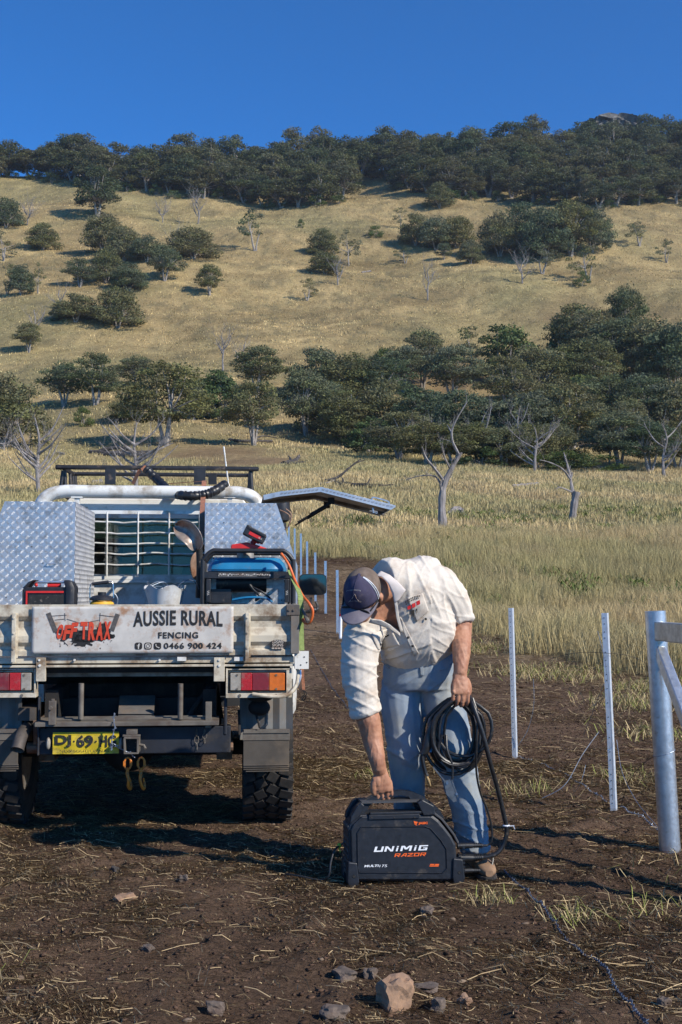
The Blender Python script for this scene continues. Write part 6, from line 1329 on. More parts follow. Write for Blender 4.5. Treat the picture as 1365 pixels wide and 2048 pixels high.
mb = MB(); rp = [wq(*p) for p in ((717, 1746), (715, 1735), (714, 1665), (722, 1653), (850, 1652), (862, 1656), (883, 1680), (894, 1698), (895, 1737), (886, 1747))]
n = len(rp); ri = inset(rp, (.975, .96))
mb.add([(p[0], -.0005, p[1]) for p in rp] + [(p[0], -.0035, p[1]) for p in inset(rp, (.987, .98))] + [(p[0], -.0005, p[1]) for p in ri], [(i, (i + 1) % n, n + (i + 1) % n, n + i) for i in range(n)] + [(n + i, n + (i + 1) % n, 2 * n + (i + 1) % n, 2 * n + i) for i in range(n)])
mb.add([(p[0], .0012, p[1]) for p in ri], [tuple(range(n))])
mb.build('pressed_outline', M['welder'], pnl)
mb = MB(); a, b = wp(862, 1613, .04), wp(917, 1686, .04)
sl = [wq(868, 1629), wq(884, 1641), wq(897, 1657), wq(909, 1673), wq(918, 1690)]; off_ = [(x + .006, z + .008) for x, z in sl]
mb.prism(sl + off_[::-1], 'y', .014, WDEP - .014); mb.build('control_panel', M['welder_grey'], welder, bev=.002)
# handle: arched strap running over the top
hc = .5 * WDEP
ho = [wq(*p, hc) for p in ((701, 1636), (708, 1618), (722, 1604), (745, 1591), (772, 1583), (800, 1580), (822, 1582), (843, 1591), (860, 1602), (874, 1615), (884, 1632))]
hi = [wq(*p, hc) for p in ((722, 1634), (727, 1622), (736, 1611), (752, 1600), (774, 1592), (800, 1589), (815, 1591), (824, 1602), (829, 1614), (840, 1624), (850, 1634))]
mb = MB(); n = len(ho)
for i in range(n - 1):
    for (A, B, C_, D_) in ((ho[i], ho[i + 1], hi[i + 1], hi[i]),):
        y0, y1 = hc - .022, hc + .022
        if i in (0, 1, n - 3, n - 2): y0, y1 = hc - .055 + .014 * (i in (1, n - 3)), hc + .055 - .014 * (i in (1, n - 3))
        y0b, y1b = (y0, y1)
        mb.prism([A, B, C_, D_], 'y', y0b, y1b)
mb.build('carry_handle', M['welder'], welder)
for s in (0, 1):
    mb = MB(); y0 = .004 if s == 0 else WDEP - .04
    mb.prism([wq(701, 1648), wq(703, 1634), wq(716, 1612), wq(724, 1606), wq(730, 1612), wq(722, 1632)], 'y', y0, y0 + .036); mb.build('handle_shoulder', M['welder'], welder, bev=.004); mb = MB(); mb.prism([wq(848, 1632), wq(836, 1606), wq(846, 1600), wq(869, 1612), wq(872, 1630)], 'y', y0, y0 + .036)
    mb.build('handle_shoulder', M['welder'], welder, bev=.004)
mb = MB(); a = wp(738, 1639, 0); b = wp(839, 1624, 0); mb.box(a.x, b.x, -.006, .01, a.z, b.z - .008); mb.box(a.x + .006, b.x + .01, .0, .03, b.z - .008, b.z + .003)
hg = mb.build('lid_hinge', M['welder'], welder, bev=.002)
mb = MB()
for px in (744, 789, 830): c = wp(px, 1635, -.006); mb.tube([c, c + Vector((0, -.002, 0))], .0035, 8)
mb.build('screws', M['sole'], hg)
mb = MB(); mb.box(wq(724, 1)[0], wq(846, 1)[0], .03, WDEP - .03, wq(1, 1630)[1], wq(1, 1626)[1]); mb.build('top_tray', M['welder_grey'], welder)
for (px0, px1) in ((690, 717), (890, 918)):
    mb = MB(); x0, x1 = wq(px0, 1)[0] + .01, wq(px1, 1)[0]; z1 = wq(1, 1748)[1]
    for y0, y1 in ((WDEP - .05, WDEP + .008), (-.008, .05)):
        mb = MB(); mb.prism([(x0 + .006, .002), (x0, .03), (x0 + .004, z1), (x1 - .01, z1 - .006), (x1, .025), (x1 - .008, .002)], 'y', y0, y1); ft = mb.build('corner_bumper', M['welder'], welder, bev=.005)
    mb = MB(); c = Vector(((x0 + x1) / 2 + .003, -.0092, z1 * .45)); mb.tube([c + Vector((.008 * math.cos(a), 0, .008 * math.sin(a))) for a in (0, 1.57, 3.14, 4.71)], .001, 4, closed=True); mb.add([c + Vector((.008 * math.cos(a), 0, .008 * math.sin(a))) for a in (0, 1.57, 3.14, 4.71)], [(0, 1, 2, 3)]); mb.build('recess', M['ink'], ft)
mb = MB()
for k in range(9):
    z = .045 + k * .026; mb.box(-.006, .004, .02, WDEP - .02, z, z + .014)
mb.build('rear_vent', M['welder_grey'], welder, bev=.002)
mb = MB(); x0 = wq(917, 1)[0]
for k in range(7):
    z = .05 + k * .017; mb.box(x0 - .004, x0 + .008, .01, .02, z, z + .008)
mb.build('front_vent', M['welder'], welder)
def wt(s, px0, py0, px1, py1, m, par=None, **k):
    a = wp(px0, py1, .0005); b = wp(px1, py0, .0005); return add_text(s, b.x - a.x, b.z - a.z, (a.x, .0003, a.z), EX, EZ, m, par or pnl, **k)
# block lettering cut like the machine's own
LT = {'U': [(0, 0, 1, .24), (0, 0, .26, 1), (.76, 0, 1, 1)], 'N': [(0, 0, .24, 1), (.78, 0, 1, 1), ((.0, 1), (.26, 1), (1, 0), (.72, 0))], 'I': [(0.3, 0, .75, .72), (.3, .82, .75, 1)], 'M': [(0, 0, .2, 1), (.8, 0, 1, 1), ((.1, 1), (.3, 1), (.5, .6), (.7, 1), (.9, 1), (.6, .3), (.4, .3))], 'G': [(0, 0, 1, .22), (0, 0, .24, 1), (0, .78, 1, 1), (.76, 0, 1, .52), (.5, .38, 1, .54)],
      'R': [(0, 0, .22, 1), (0, .8, 1, 1), (.78, .42, 1, 1), (0, .36, 1, .54), ((.4, .4), (.66, .4), (1, 0), (.72, 0))], 'A': [((0, 0), (.24, 0), (.62, .8), (.62, 1), (.45, 1)), (.78, 0, 1, 1), (.45, .8, 1, 1), (.25, .24, 1, .40)], 'Z': [(0, .8, 1, 1), (0, 0, 1, .2), ((0, .2), (.3, .2), (1, .8), (.7, .8))], 'O': [(0, 0, 1, .22), (0, .78, 1, 1), (0, 0, .22, 1), (.78, 0, 1, 1)]}
def blocktext(s, px0, py0, px1, py1, m, shear=.32):
    a = wp(px0, py1, 0); b = wp(px1, py0, 0); W_, H_ = b.x - a.x, b.z - a.z; W_ -= H_ * shear; wl = {'I': .45, 'M': 1.25}; tot = sum(wl.get(c, 1) for c in s) + .18 * (len(s) - 1); x = 0; mb = MB(); k = 0
    for ch in s:
        cw = wl.get(ch, 1) / tot * W_
        for q in LT[ch]:
            q = [(q[0], q[1]), (q[2], q[1]), (q[2], q[3]), (q[0], q[3])] if not isinstance(q[0], tuple) else q
            k += 1; y = .0006 - .00007 * k; mb.add([(a.x + x + p[0] * cw + p[1] * H_ * shear, y, a.z + p[1] * H_) for p in q], [tuple(range(len(q)))])
        x += cw + .18 / tot * W_
    mb.build('lettering', m, pnl)
blocktext('UNIMIG', 748, 1690, 857, 1704, M['white_ink']); blocktext('RAZOR', 789, 1705, 853, 1714, M['orange_ink'])
wt('MULTI', 729, 1729, 757, 1734.5, M['white_ink'], off=.03, shear=.25, name='lettering'); wt('175', 759, 1729, 774, 1734.5, M['white_ink'], shear=.25, name='lettering')
wt('JASIC', 837, 1643.5, 856, 1650, M['orange_ink'], off=.05, name='lettering')
mb = MB()
for q in (((828, 1642), (836, 1644), (834, 1648), (829, 1647)), ((829, 1648), (834, 1649), (835, 1651), (831, 1650))): mb.add([(wp(*p).x, .0004, wp(*p).z) for p in q], [(0, 1, 2, 3)])
for q in (((861, 1728), (870, 1728), (869, 1730), (860.5, 1730)), ((871, 1728), (879, 1728), (878, 1730.5), (870.5, 1730.5)), ((860, 1731), (878, 1731), (877.5, 1733), (859.5, 1733))): mb.add([(wp(*p).x, .0004, wp(*p).z) for p in q], [(0, 1, 2, 3)])
mb.build('emblem', M['orange_ink'], pnl)
for nm, y0, rr_ in (('a', 1692, .012), ('b', 1716, .017), ('c', 1742, .011)):
    mb = MB(); A = wp(915, y0, .05); B = wp(945, y0 - (1 if nm != 'b' else 0), .05); C_ = wp(966, y0 - 1, .05); mb.tube([A, A.lerp(B, .3), B], [rr_ * 1.15, rr_ * 1.15, rr_], 14); mb.tube([B, C_], [rr_ * .85, rr_ * .7], 12)
    for k in range(4): p = B.lerp(C_, .2 + .2 * k); mb.tube([p, p + Vector((.003, 0, 0))], rr_ * .95, 12)
    mb.build('cable_plug', M['cable'], welder, smooth=True)
mb = MB(); P = [wp(697, 1678, .1), wp(682, 1690, .1), wp(670, 1700, .08), wp(662, 1725, .06), wp(658, 1752, .05), wp(640, 1760, .08), wp(600, 1752, .12), wp(572, 1748, .2)]
P = [p if i < 4 else Vector((p.x, p.y, max(.006, p.z))) for i, p in enumerate(P)]; mb.tube(spline(P, 6), .0045, 8); pc = mb.build('power_cord', M['cable'], welder, smooth=True)
mb = MB(); p = wp(679, 1691, .1); mb.ball(p, .010, .008, .012); mb.bar(p + Vector((0, 0, -.01)), p + Vector((.004, 0, -.03)), .012, .004); mb.build('cord_tag', mat('lime_tag', (.40, .52, .04), .5), pc)

# ================================================================ CABLES HELD BY THE MAN
YB = 5.530
co = W(918, 1392, YB); coil = empty('cable_coil', co, 0, 'coiled black welding cables hanging from the man\'s hand, running to the machine', 'cable')
def cq(px, py, Y=YB): return W(px, py, Y) - co
r = random.Random(12); mb = MB()
for k in range(13):
    cx, cy = 918 + r.uniform(-13, 13), 1466 + r.uniform(-10, 14); rx, ry = r.uniform(38, 60), r.uniform(54, 76); y0 = YB - .04 + k * .007; ph = r.uniform(-.3, .3); pts = []
    for i in range(24):
        a = 6.283 * i / 24; x_ = math.cos(a) * rx; y_ = math.sin(a) * ry
        if y_ < -ry * .55: x_ *= .55 + .45 * (1 - (abs(y_) / ry - .55) / .45)
        yy_ = cy + y_ * (1 if y_ > 0 else (cy - 1396) / ry); pts.append(cq(cx + x_ * math.cos(ph * .3), yy_, y0 + .02 * math.cos(a + k)))
    mb.tube(pts, .0060 if k % 3 else .0085, 8, closed=True)
for k in range(4):
    cx = 922 + r.uniform(-5, 5); pts = [cq(cx - 36, 1470, YB - .02), cq(cx - 42 + r.uniform(-4, 4), 1505, YB - .03), cq(cx - 20, 1530 + r.uniform(-4, 8), YB - .03), cq(cx + 12, 1530 + r.uniform(-4, 6), YB - .03), cq(cx + 34, 1506, YB - .02), cq(cx + 42, 1470, YB)]
    mb.tube(spline(pts, 5), .0050, 7)
mb.build('loops', M['cable'], coil, smooth=True)
def wpw(px, py, v): return MW @ wp(px, py, v) - co
mb = MB(); mb.tube(spline([cq(938, 1392, YB - .02), cq(950, 1420, YB - .06), cq(968, 1475, YB - .07), cq(982, 1530, YB - .05), cq(996, 1580, YB), cq(1007, 1625, YB + .02), cq(1014, 1662, YB + .03), cq(1006, 1692, YB + .03), cq(990, 1709, YB + .02), wpw(966, 1715, .05)], 7), .0105, 12); mb.build('thick_lead', M['cable'], coil, smooth=True)
mb = MB(); mb.tube(spline([cq(946, 1396, YB - .04), cq(955, 1430, YB - .06), cq(954, 1480, YB - .07), cq(953, 1540, YB - .05), cq(961, 1585, YB), cq(975, 1620, YB + .02), cq(984, 1655, YB + .03), cq(984, 1680, YB + .03), cq(976, 1690, YB + .03), wpw(966, 1691, .05)], 7), .0048, 8); mb.build('earth_lead', M['cable'], coil, smooth=True)
mb = MB(); mb.tube(spline([wpw(966, 1741, .05), cq(980, 1737, YB + .03), cq(986, 1722, YB + .05), cq(985, 1706, YB + .07)], 6), .0055, 8); mb.build('short_lead', M['cable'], coil, smooth=True)
mb = MB(); c = cq(1013, 1651, YB + .03); mb.tube([c + Vector((.013 * math.cos(t * .524), .013 * math.sin(t * .524), 0)) for t in range(12)], .004, 6, closed=True); mb.bar(c + Vector((.01, -.012, 0)), c + Vector((.035, -.015, .002)), .007, .003); mb.bar(c + Vector((.03, -.012, .002)), c + Vector((.037, -.015, -.014)), .005, .002); mb.build('cable_tie', M['white_ink'], coil)
tq = empty('welding_torch', (0, 0, 0)); tq.parent = coil
mb = MB(); P = [cq(872, 1436, YB - .03), cq(864, 1450, YB - .04), cq(858, 1470, YB - .04), cq(854, 1492, YB - .04), cq(849, 1506, YB - .04)]; mb.tube(spline(P, 4), lerps([.012, .015, .017, .020, .017], 4), 10)
mb.loft([(cq(846, 1508, YB - .04), EX, (0, 1, 0), .020, .016), (cq(852, 1500, YB - .04), EX, (0, 1, 0), .022, .017), (cq(858, 1490, YB - .04), EX, (0, 1, 0), .014, .014)], 12, 2.5); mb.tube(spline([cq(845, 1508, YB - .04), cq(846, 1520, YB - .04), cq(852, 1545, YB - .04), cq(856, 1552, YB - .04)], 4), .009, 9); mb.build('handle', M['cable'], tq, smooth=True)
mb = MB(); mb.tube([cq(852, 1549, YB - .04), cq(857, 1560, YB - .04), cq(861, 1572, YB - .04)], [.007, .008, .005], 10); mb.build('nozzle', mat('brass_tip', (.45, .30, .14), .4, .7, .1, 30), tq, smooth=True)
mb = MB(); mb.bar(cq(862, 1495, YB - .04), cq(861, 1504, YB - .04), .010, .012); mb.build('trigger', M['blue'], tq)
ec = empty('earth_clamp', (0, 0, 0)); ec.parent = coil
mb = MB()
for dx in (-.008, .008):
    pl = [cq(888, 1562, YB - .05), cq(900, 1558, YB - .05), cq(909, 1580, YB - .05), cq(914, 1602, YB - .05), cq(907, 1604, YB - .05), cq(893, 1588, YB - .05)]
    mb.add([p + Vector((0, dx, 0)) for p in pl] + [p + Vector((0, dx + .0025, 0)) for p in pl], [tuple(range(6)), tuple(range(11, 5, -1))] + [(i, (i + 1) % 6, 6 + (i + 1) % 6, 6 + i) for i in range(6)])
mb.bar(cq(867, 1534, YB - .05), cq(893, 1566, YB - .05), .010, .006); mb.bar(cq(904, 1560, YB - .05), cq(916, 1594, YB - .05), .010, .006); mb.tube([cq(895, 1566, YB - .062), cq(895, 1566, YB - .038)], .007, 9); mb.tube([cq(914, 1588, YB - .062), cq(914, 1588, YB - .038)], .006, 9)
mb.build('jaws', mat('clamp_steel', (.26, .27, .28), .35, .8, .2, 60), ec)
mb = MB(); mb.tube(spline([cq(905, 1558, YB - .05), cq(905, 1530, YB - .05), cq(895, 1500, YB - .05), cq(893, 1470, YB - .03)], 5), .0055, 8); mb.build('lead_end', M['cable'], ec, smooth=True)

# ================================================================ THE MAN
P0 = Vector((W(890, 1735, 5.72).x, 5.72, 0)); man = empty('person', P0, 0, 'man in pale shirt, jeans and navy cap bending to grip the welding machine handle', 'person')
def pq0(px, py, Y): return W(px, py, Y) - P0
def ym(Y): return 5.66 - (5.66 - Y) * .5 if Y < 5.66 else Y - .05 * max(0, min(1, (5.86 - Y) / .08))
def yi(Y): return 5.66 - (5.66 - Y) / .5
def pq(px, py, Y): return pq0(px, py, ym(Y))
def seclist(S, n=4):
    """S: (px, py, Y, rx, ry, tilt) -> loft sections; tilt turns the width axis in the picture plane"""
    C_ = [pq(s[0], s[1], s[2]) for s in S]; cs = spline(C_, n); rx = lerps([s[3] for s in S], n); ry = lerps([s[4] for s in S], n); tl = lerps([s[5] if len(s) > 5 else 0 for s in S], n); out = []
    for i, c in enumerate(cs):
        t = (cs[min(i + 1, len(cs) - 1)] - cs[max(i - 1, 0)]).normalized(); x = Vector((math.cos(R(tl[i])), 0, math.sin(R(tl[i])))); x = (x - t * x.dot(t)).normalized(); out.append((c, x, t.cross(x), rx[i], ry[i]))
    return out
def solid(mb, voxel, name, mt, smooth_it=6, parent=None, fn=None, cut=None):
    o = mb.build(name, mt); m_ = o.modifiers.new('r', 'REMESH'); m_.mode = 'VOXEL'; m_.voxel_size = voxel
    s_ = o.modifiers.new('s', 'SMOOTH'); s_.factor = .5; s_.iterations = smooth_it
    if cut:
        b_ = o.modifiers.new('b', 'BOOLEAN'); b_.operation = 'DIFFERENCE'; b_.object = cut; b_.solver = 'EXACT'
    bpy.context.view_layer.update(); me = bpy.data.meshes.new_from_object(o.evaluated_get(bpy.context.evaluated_depsgraph_get()))
    o.modifiers.clear(); o.data = me; me.materials.clear(); me.materials.append(mt)
    if fn:
        n = len(me.vertices); co_ = np.empty(n * 3, np.float32); me.vertices.foreach_get('co', co_); no = np.empty(n * 3, np.float32); me.vertices.foreach_get('normal', no); co_ = co_.reshape(-1, 3); no = no.reshape(-1, 3)
        d = np.array([fn(Vector(c)) for c in co_]); me.vertices.foreach_set('co', (co_ + no * d[:, None]).ravel()); me.update()
    me.polygons.foreach_set('use_smooth', [True] * len(me.polygons)); o.name = name; o.parent = parent; return o
def finger(mb, base, d0, bendax, lens, rad, bends):
    """one finger as its own chain of phalanges"""
    p = Vector(base); d = Vector(d0).normalized(); ax = Vector(bendax).normalized(); pts = [p - d * .012, p]; rr = [rad * 1.05, rad * 1.08]
    for i, (l, b_) in enumerate(zip(lens, bends)):
        d = Matrix.Rotation(b_, 3, ax) @ d; q = p + d * l * .5; p = p + d * l; pts += [q, p]; rr += [rad * (.98 - .07 * i), rad * (1.02 - .08 * i)]
    pts.append(p + d * rad * .5); rr.append(rad * .55); mb.tube(pts, rr, 10); mb.ball(p, rr[-2] * .95, seg=8, rings=6)
# --- bare body (continuous): trunk, neck, head, arms with hands, legs
B = MB()
TOR = [(845, 1362, 5.78, .150, .110, 0), (842, 1330, 5.78, .165, .118, 2), (838, 1298, 5.74, .150, .105, 6), (834, 1262, 5.68, .160, .115, 14), (824, 1220, 5.58, .178, .130, 22), (808, 1186, 5.47, .168, .118, 27), (790, 1172, 5.38, .098, .085, 27), (770, 1176, 5.30, .060, .062, 20), (752, 1184, 5.24, .056, .060, 20)]
B.loft(seclist(TOR), 24, 2.2)
# head: frame (face points down towards the lens, a little left)
hf = Vector((-.36, -.55, -.75)).normalized(); hu = Vector((-.16, -.76, .62)); hu = (hu - hf * hu.dot(hf)).normalized(); hr = hf.cross(hu)
HM = Matrix((hr, hf, hu)).transposed().to_4x4(); hc_ = pq(727, 1187, 5.20); HM.translation = hc_
def hp(x, y, z): return HM @ Vector((x, y, z))
H3 = HM.to_3x3()
B.ball(hc_, .074, .096, .098, H3, 24, 16)
B.loft([(hp(0, .035, -.02), H3 @ EX, H3 @ Vector((0, 1, 0)), .066, .064), (hp(0, .045, -.06), H3 @ EX, H3 @ Vector((0, 1, 0)), .056, .056), (hp(0, .056, -.095), H3 @ EX, H3 @ Vector((0, 1, 0)), .040, .042), (hp(0, .066, -.115), H3 @ EX, H3 @ Vector((0, 1, 0)), .022, .026)], 18, 2.3)
B.tube([hp(0, .088, .01), hp(0, .105, -.015), hp(0, .112, -.038), hp(0, .098, -.046)], [.009, .012, .016, .010], 10)
B.ball(hp(0, .097, -.070), .026, .010, .006, H3, 12, 8); B.ball(hp(0, .094, -.080), .022, .010, .006, H3, 12, 8)
for s in (-1, 1):
    B.ball(hp(s * .032, .078, -.005), .020, .014, .010, H3, 12, 8)
    B.loft([(hp(s * .074, .000, .020), H3 @ Vector((0, 1, 0)), H3 @ EX, .012, .008), (hp(s * .088, -.006, .004), H3 @ Vector((0, 1, 0)), H3 @ EX, .021, .009), (hp(s * .087, -.002, -.016), H3 @ Vector((0, 1, 0)), H3 @ EX, .017, .009), (hp(s * .074, .004, -.032), H3 @ Vector((0, 1, 0)), H3 @ EX, .009, .007)], 12, 2)
B.tube([pq(762, 1186, 5.27), hc_ + H3 @ Vector((0, -.02, -.03))], [.058, .056], 18)
# photo-left arm: reaches down to the handle
def limb(mb, pts, n=4, seg=16): C_ = spline([pq(*p[:3]) for p in pts], n); mb.tube(C_, lerps([p[3] for p in pts], n), seg)
hwd = MW @ Vector((0, 0, 0))
gr = MW @ wp(770, 1590, hc) - P0; grt = MW @ wp(745, 1596, hc) - P0; grr = MW @ wp(795, 1587, hc) - P0; gy = (gr + P0).y
limb(B, [(780, 1196, 5.42, .07), (738, 1240, 5.40, .070), (722, 1300, 5.36, .056), (722, 1370, 5.33, .050), (728, 1408, 5.33, .050), (738, 1440, 5.33, .054), (746, 1480, 5.33, .046), (755, 1520, yi(gy - .05), .036), (760, 1543, yi(gy - .035), .031)])
wr = pq0(761, 1545, gy - .034); kn = gr + Vector((-.005, -.026, .028)); hd = (kn - wr).normalized(); al = (grr - grt).normalized()
pn_ = hd.cross(al).normalized()
if pn_.y > 0: pn_ = -pn_
B.loft([(wr - hd * .01, al, pn_, .031, .024), (wr + hd * .02, al, pn_, .036, .023), (wr.lerp(kn, .55), al, pn_, .044, .022), (kn - hd * .004, al, pn_, .044, .018), (kn + hd * .010, al, pn_, .041, .014)], 18, 2.6)
B.ball(wr.lerp(kn, .38) - al * .022 + pn_ * .010, .020, .018, .030, None, 12, 8)
# fingers run down in front of, below and round behind the handle bar
for i, (o_, rad, ln) in enumerate(((-.034, .0088, (.040, .026, .020)), (-.0115, .0090, (.044, .029, .021)), (.0115, .0088, (.041, .027, .020)), (.033, .0080, (.033, .021, .018)))):
    b0 = kn + al * o_ + hd * .004; back = -pn_
    p = b0; d = (hd * .95 + back * .30).normalized(); pts = [p - hd * .02, p]; rr = [rad, rad * 1.05]
    for j, (l, f_) in enumerate(zip(ln, (0, .85, 1.9))):
        dd = (d * math.cos(f_ * .75) + back * math.sin(f_ * .75)).normalized(); p = p + dd * l; pts.append(p); rr.append(rad * (1 - .07 * j))
    pts.append(p + dd * rad * .5); rr.append(rad * .5); B.tube(spline(pts, 3), lerps(rr, 3), 10)
B.tube(spline([wr.lerp(kn, .25) - al * .028 + pn_ * .008, wr.lerp(kn, .62) - al * .046 + pn_ * .012, kn - al * .050 + pn_ * .006 - hd * .004, kn - al * .046 - pn_ * .006 + hd * .018], 4), lerps([.015, .0125, .0115, .0085], 4), 10)
# photo-right arm: hangs, fist closed round the cables
limb(B, [(800, 1190, 5.50, .07), (866, 1172, 5.50, .072), (900, 1205, 5.58, .056), (921, 1240, 5.62, .050), (922, 1265, 5.60, .051), (923, 1300, 5.46, .043), (922, 1330, 5.38, .034), (920, 1350, 5.35, .029)])
w2 = pq(920, 1350, 5.35); k2 = pq(921, 1384, 5.31); hd = (k2 - w2).normalized(); al = Vector((1, .15, -.12)).normalized(); al = (al - hd * al.dot(hd)).normalized(); bk = hd.cross(al).normalized(); bk = bk if bk.y < 0 else -bk   # back of the hand faces the lens
B.loft([(w2 - hd * .01, al, bk, .029, .022), (w2 + hd * .02, al, bk, .035, .022), (w2.lerp(k2, .6), al, bk, .044, .022), (k2, al, bk, .045, .020), (k2 + hd * .012, al, bk, .041, .015)], 18, 2.6)
for i, (o_, rad, ln) in enumerate(((.035, .0088, (.040, .028, .02)), (.0118, .0092, (.044, .030, .021)), (-.0118, .0090, (.042, .029, .02)), (-.034, .0082, (.034, .024, .018)))):
    p = k2 + al * o_ + hd * .002; B.ball(p + bk * .008, .0105, seg=10, rings=7); pts = [p - hd * .02 + bk * .004, p + bk * .006]; rr = [rad, rad * 1.08]
    for j, (l, f_) in enumerate(zip(ln, (.12 + .06 * i, 1.15, 2.3))):
        dd = (hd * math.cos(f_ * 1.0) - bk * math.sin(f_ * 1.0)).normalized(); p = p + dd * l; pts.append(p); rr.append(rad * (1 - .07 * j))
    B.tube(spline(pts, 3), lerps(rr, 3), 10)
B.tube(spline([w2.lerp(k2, .2) - al * -.030 - bk * .006, w2.lerp(k2, .6) + al * .046 - bk * .014, k2 + al * .044 - bk * .026 + hd * .006, k2 + al * .026 - bk * .034 + hd * .022], 4), lerps([.014, .0125, .0115, .009], 4), 10)
# legs inside the jeans
LEGL = [(815, 1345, 5.80, .09), (806, 1400, 5.78, .088), (812, 1470, 5.74, .070), (816, 1510, 5.74, .062), (820, 1580, 5.80, .058), (822, 1660, 5.88, .045), (820, 1705, 5.90, .042)]
LEGR = [(876, 1345, 5.78, .09), (888, 1400, 5.76, .086), (903, 1470, 5.70, .070), (912, 1520, 5.68, .062), (930, 1600, 5.72, .056), (948, 1680, 5.74, .044), (955, 1712, 5.74, .040)]
limb(B, LEGL); limb(B, LEGR)
def fskin(c):
    q = c + P0; return .0012 * noise.noise(c * 60) + (.0018 * max(0, 1 - abs(noise.noise(Vector((c.x * 28, c.y * 28, c.z * 7)))) * 5) if q.z < 1.16 else 0)
body_ = solid(B, .0040, 'body', M['skin'], 3, man, fskin)
# --- shirt
S = MB()
ST = [(832, 1314, 5.765, .152, .128, 5), (832, 1298, 5.745, .164, .132, 8), (834, 1262, 5.68, .186, .142, 14), (824, 1220, 5.58, .200, .155, 22), (808, 1184, 5.47, .188, .146, 27), (792, 1168, 5.39, .122, .108, 27), (779, 1160, 5.345, .104, .098, 24), (765, 1160, 5.30, .090, .084, 24)]
S.loft(seclist(ST), 28, 2.3)
S.ball(pq(838, 1150, 5.56), .115, .10, .085, Matrix.Rotation(R(-22), 3, 'Y'), 20, 12)
limb(S, [(790, 1200, 5.43, .085), (745, 1234, 5.41, .092), (724, 1285, 5.37, .088), (719, 1340, 5.34, .081), (724, 1385, 5.33, .073), (731, 1418, 5.335, .066)])
limb(S, [(820, 1180, 5.52, .10), (868, 1172, 5.51, .104), (898, 1198, 5.57, .086), (914, 1222, 5.61, .070), (921, 1238, 5.62, .060)])
for (a, b_, r0) in (((728, 1412, 5.335), (734, 1430, 5.34), .068), ((920, 1230, 5.62), (922, 1244, 5.62), .061)):
    A, B2 = pq(*a), pq(*b_); S.tube([A.lerp(B2, t) for t in (0, .2, .5, .8, 1)], [r0 * .94, r0 * 1.06, r0 * 1.09, r0 * 1.06, r0 * .96], 20)
S.ball(pq(830, 1299, 5.70), .160, .115, .042, None, 20, 10)
# open neck cut out of the shirt
vp = [(740, 1176), (762, 1164), (779, 1168), (789, 1198), (793, 1232), (802, 1266), (782, 1250), (764, 1240), (742, 1236), (736, 1200)]
cu = MB(); n = len(vp); cu.add([pq(p[0], p[1], 4.95) for p in vp] + [pq(p[0], p[1], 5.475) for p in vp], [tuple(range(n)), tuple(range(2 * n - 1, n - 1, -1))] + [(i, (i + 1) % n, n + (i + 1) % n, n + i) for i in range(n)])
for (a, b_, r0) in (((730, 1426, 5.337), (737, 1446, 5.342), .060), ((921, 1241, 5.62), (924, 1262, 5.62), .060)): pass
cutter = cu.build('cutter', M['ink'])
SL, SR = pq(722, 1340, 5.34), pq(900, 1200, 5.57)
def ridge(x): return 1 - abs(noise.noise(x)) * 2.4
def fold(c, d, fr, seed=0, st=.16):
    """long sharp creases running along d"""
    d = Vector(d).normalized(); e = d.cross(Vector((0, 1, 0))).normalized(); n = noise.noise(Vector((c.dot(e) * fr, c.dot(d) * fr * st + seed, c.y * fr * .3)))
    return max(0, 1 - abs(n) * 4.5) ** 1.6
def cr(x):
    v = abs(noise.noise(x)); return max(0, 1 - v * 4.5) ** 1.6
def fshirt(c):
    q = c + P0; d = .003 * noise.noise(Vector((c.x * 8, c.y * 8, c.z * 8))); px_ = 682.5 + F * q.x / q.y
    if px_ < 772 and q.z < 1.16:      # reaching sleeve: slanting creases that tighten towards the elbow
        k = min(1, max(0, (q.z - .70) * 8)); d += k * (.0065 * fold(c, (1, 0, -.45), 17) + .004 * fold(c, (1, 0, .5), 26, 3) + .004 * fold(c, (.2, 0, 1), 14, 7) * max(0, min(1, (q.z - .95) * 6)))
    elif px_ > 862: d += .0065 * fold(c, (.5, 0, -1), 17, 5) + .004 * fold(c, (1, 0, -.4), 26, 9)
    else:
        lo = max(0, min(1, (1.18 - q.z) * 7)); d += .006 * (1 - lo * .6) * fold(c, (-.35, 0, 1), 15, 2) + .007 * lo * fold(c, (1, 0, .35), 15, 11) + .003 * fold(c, (.6, 0, 1), 28, 4)
    return d
shirt = solid(S, .0055, 'shirt', M['shirt'], 4, man, fshirt, cutter)
bpy.data.objects.remove(cutter)
from mathutils.bvhtree import BVHTree
def bvh(o): me = o.data; return BVHTree.FromPolygons([v.co.copy() for v in me.vertices], [tuple(p.vertices) for p in me.polygons])
bs, bb = bvh(shirt), bvh(body_)
def hit(tree, px, py, off=.002, dflt=5.5):
    o = camP - P0; d = ray(px, py).normalized(); h_, n_, i_, t_ = tree.ray_cast(o, d)
    if h_ is None: return pq(px, py, dflt)
    return h_ - d * off
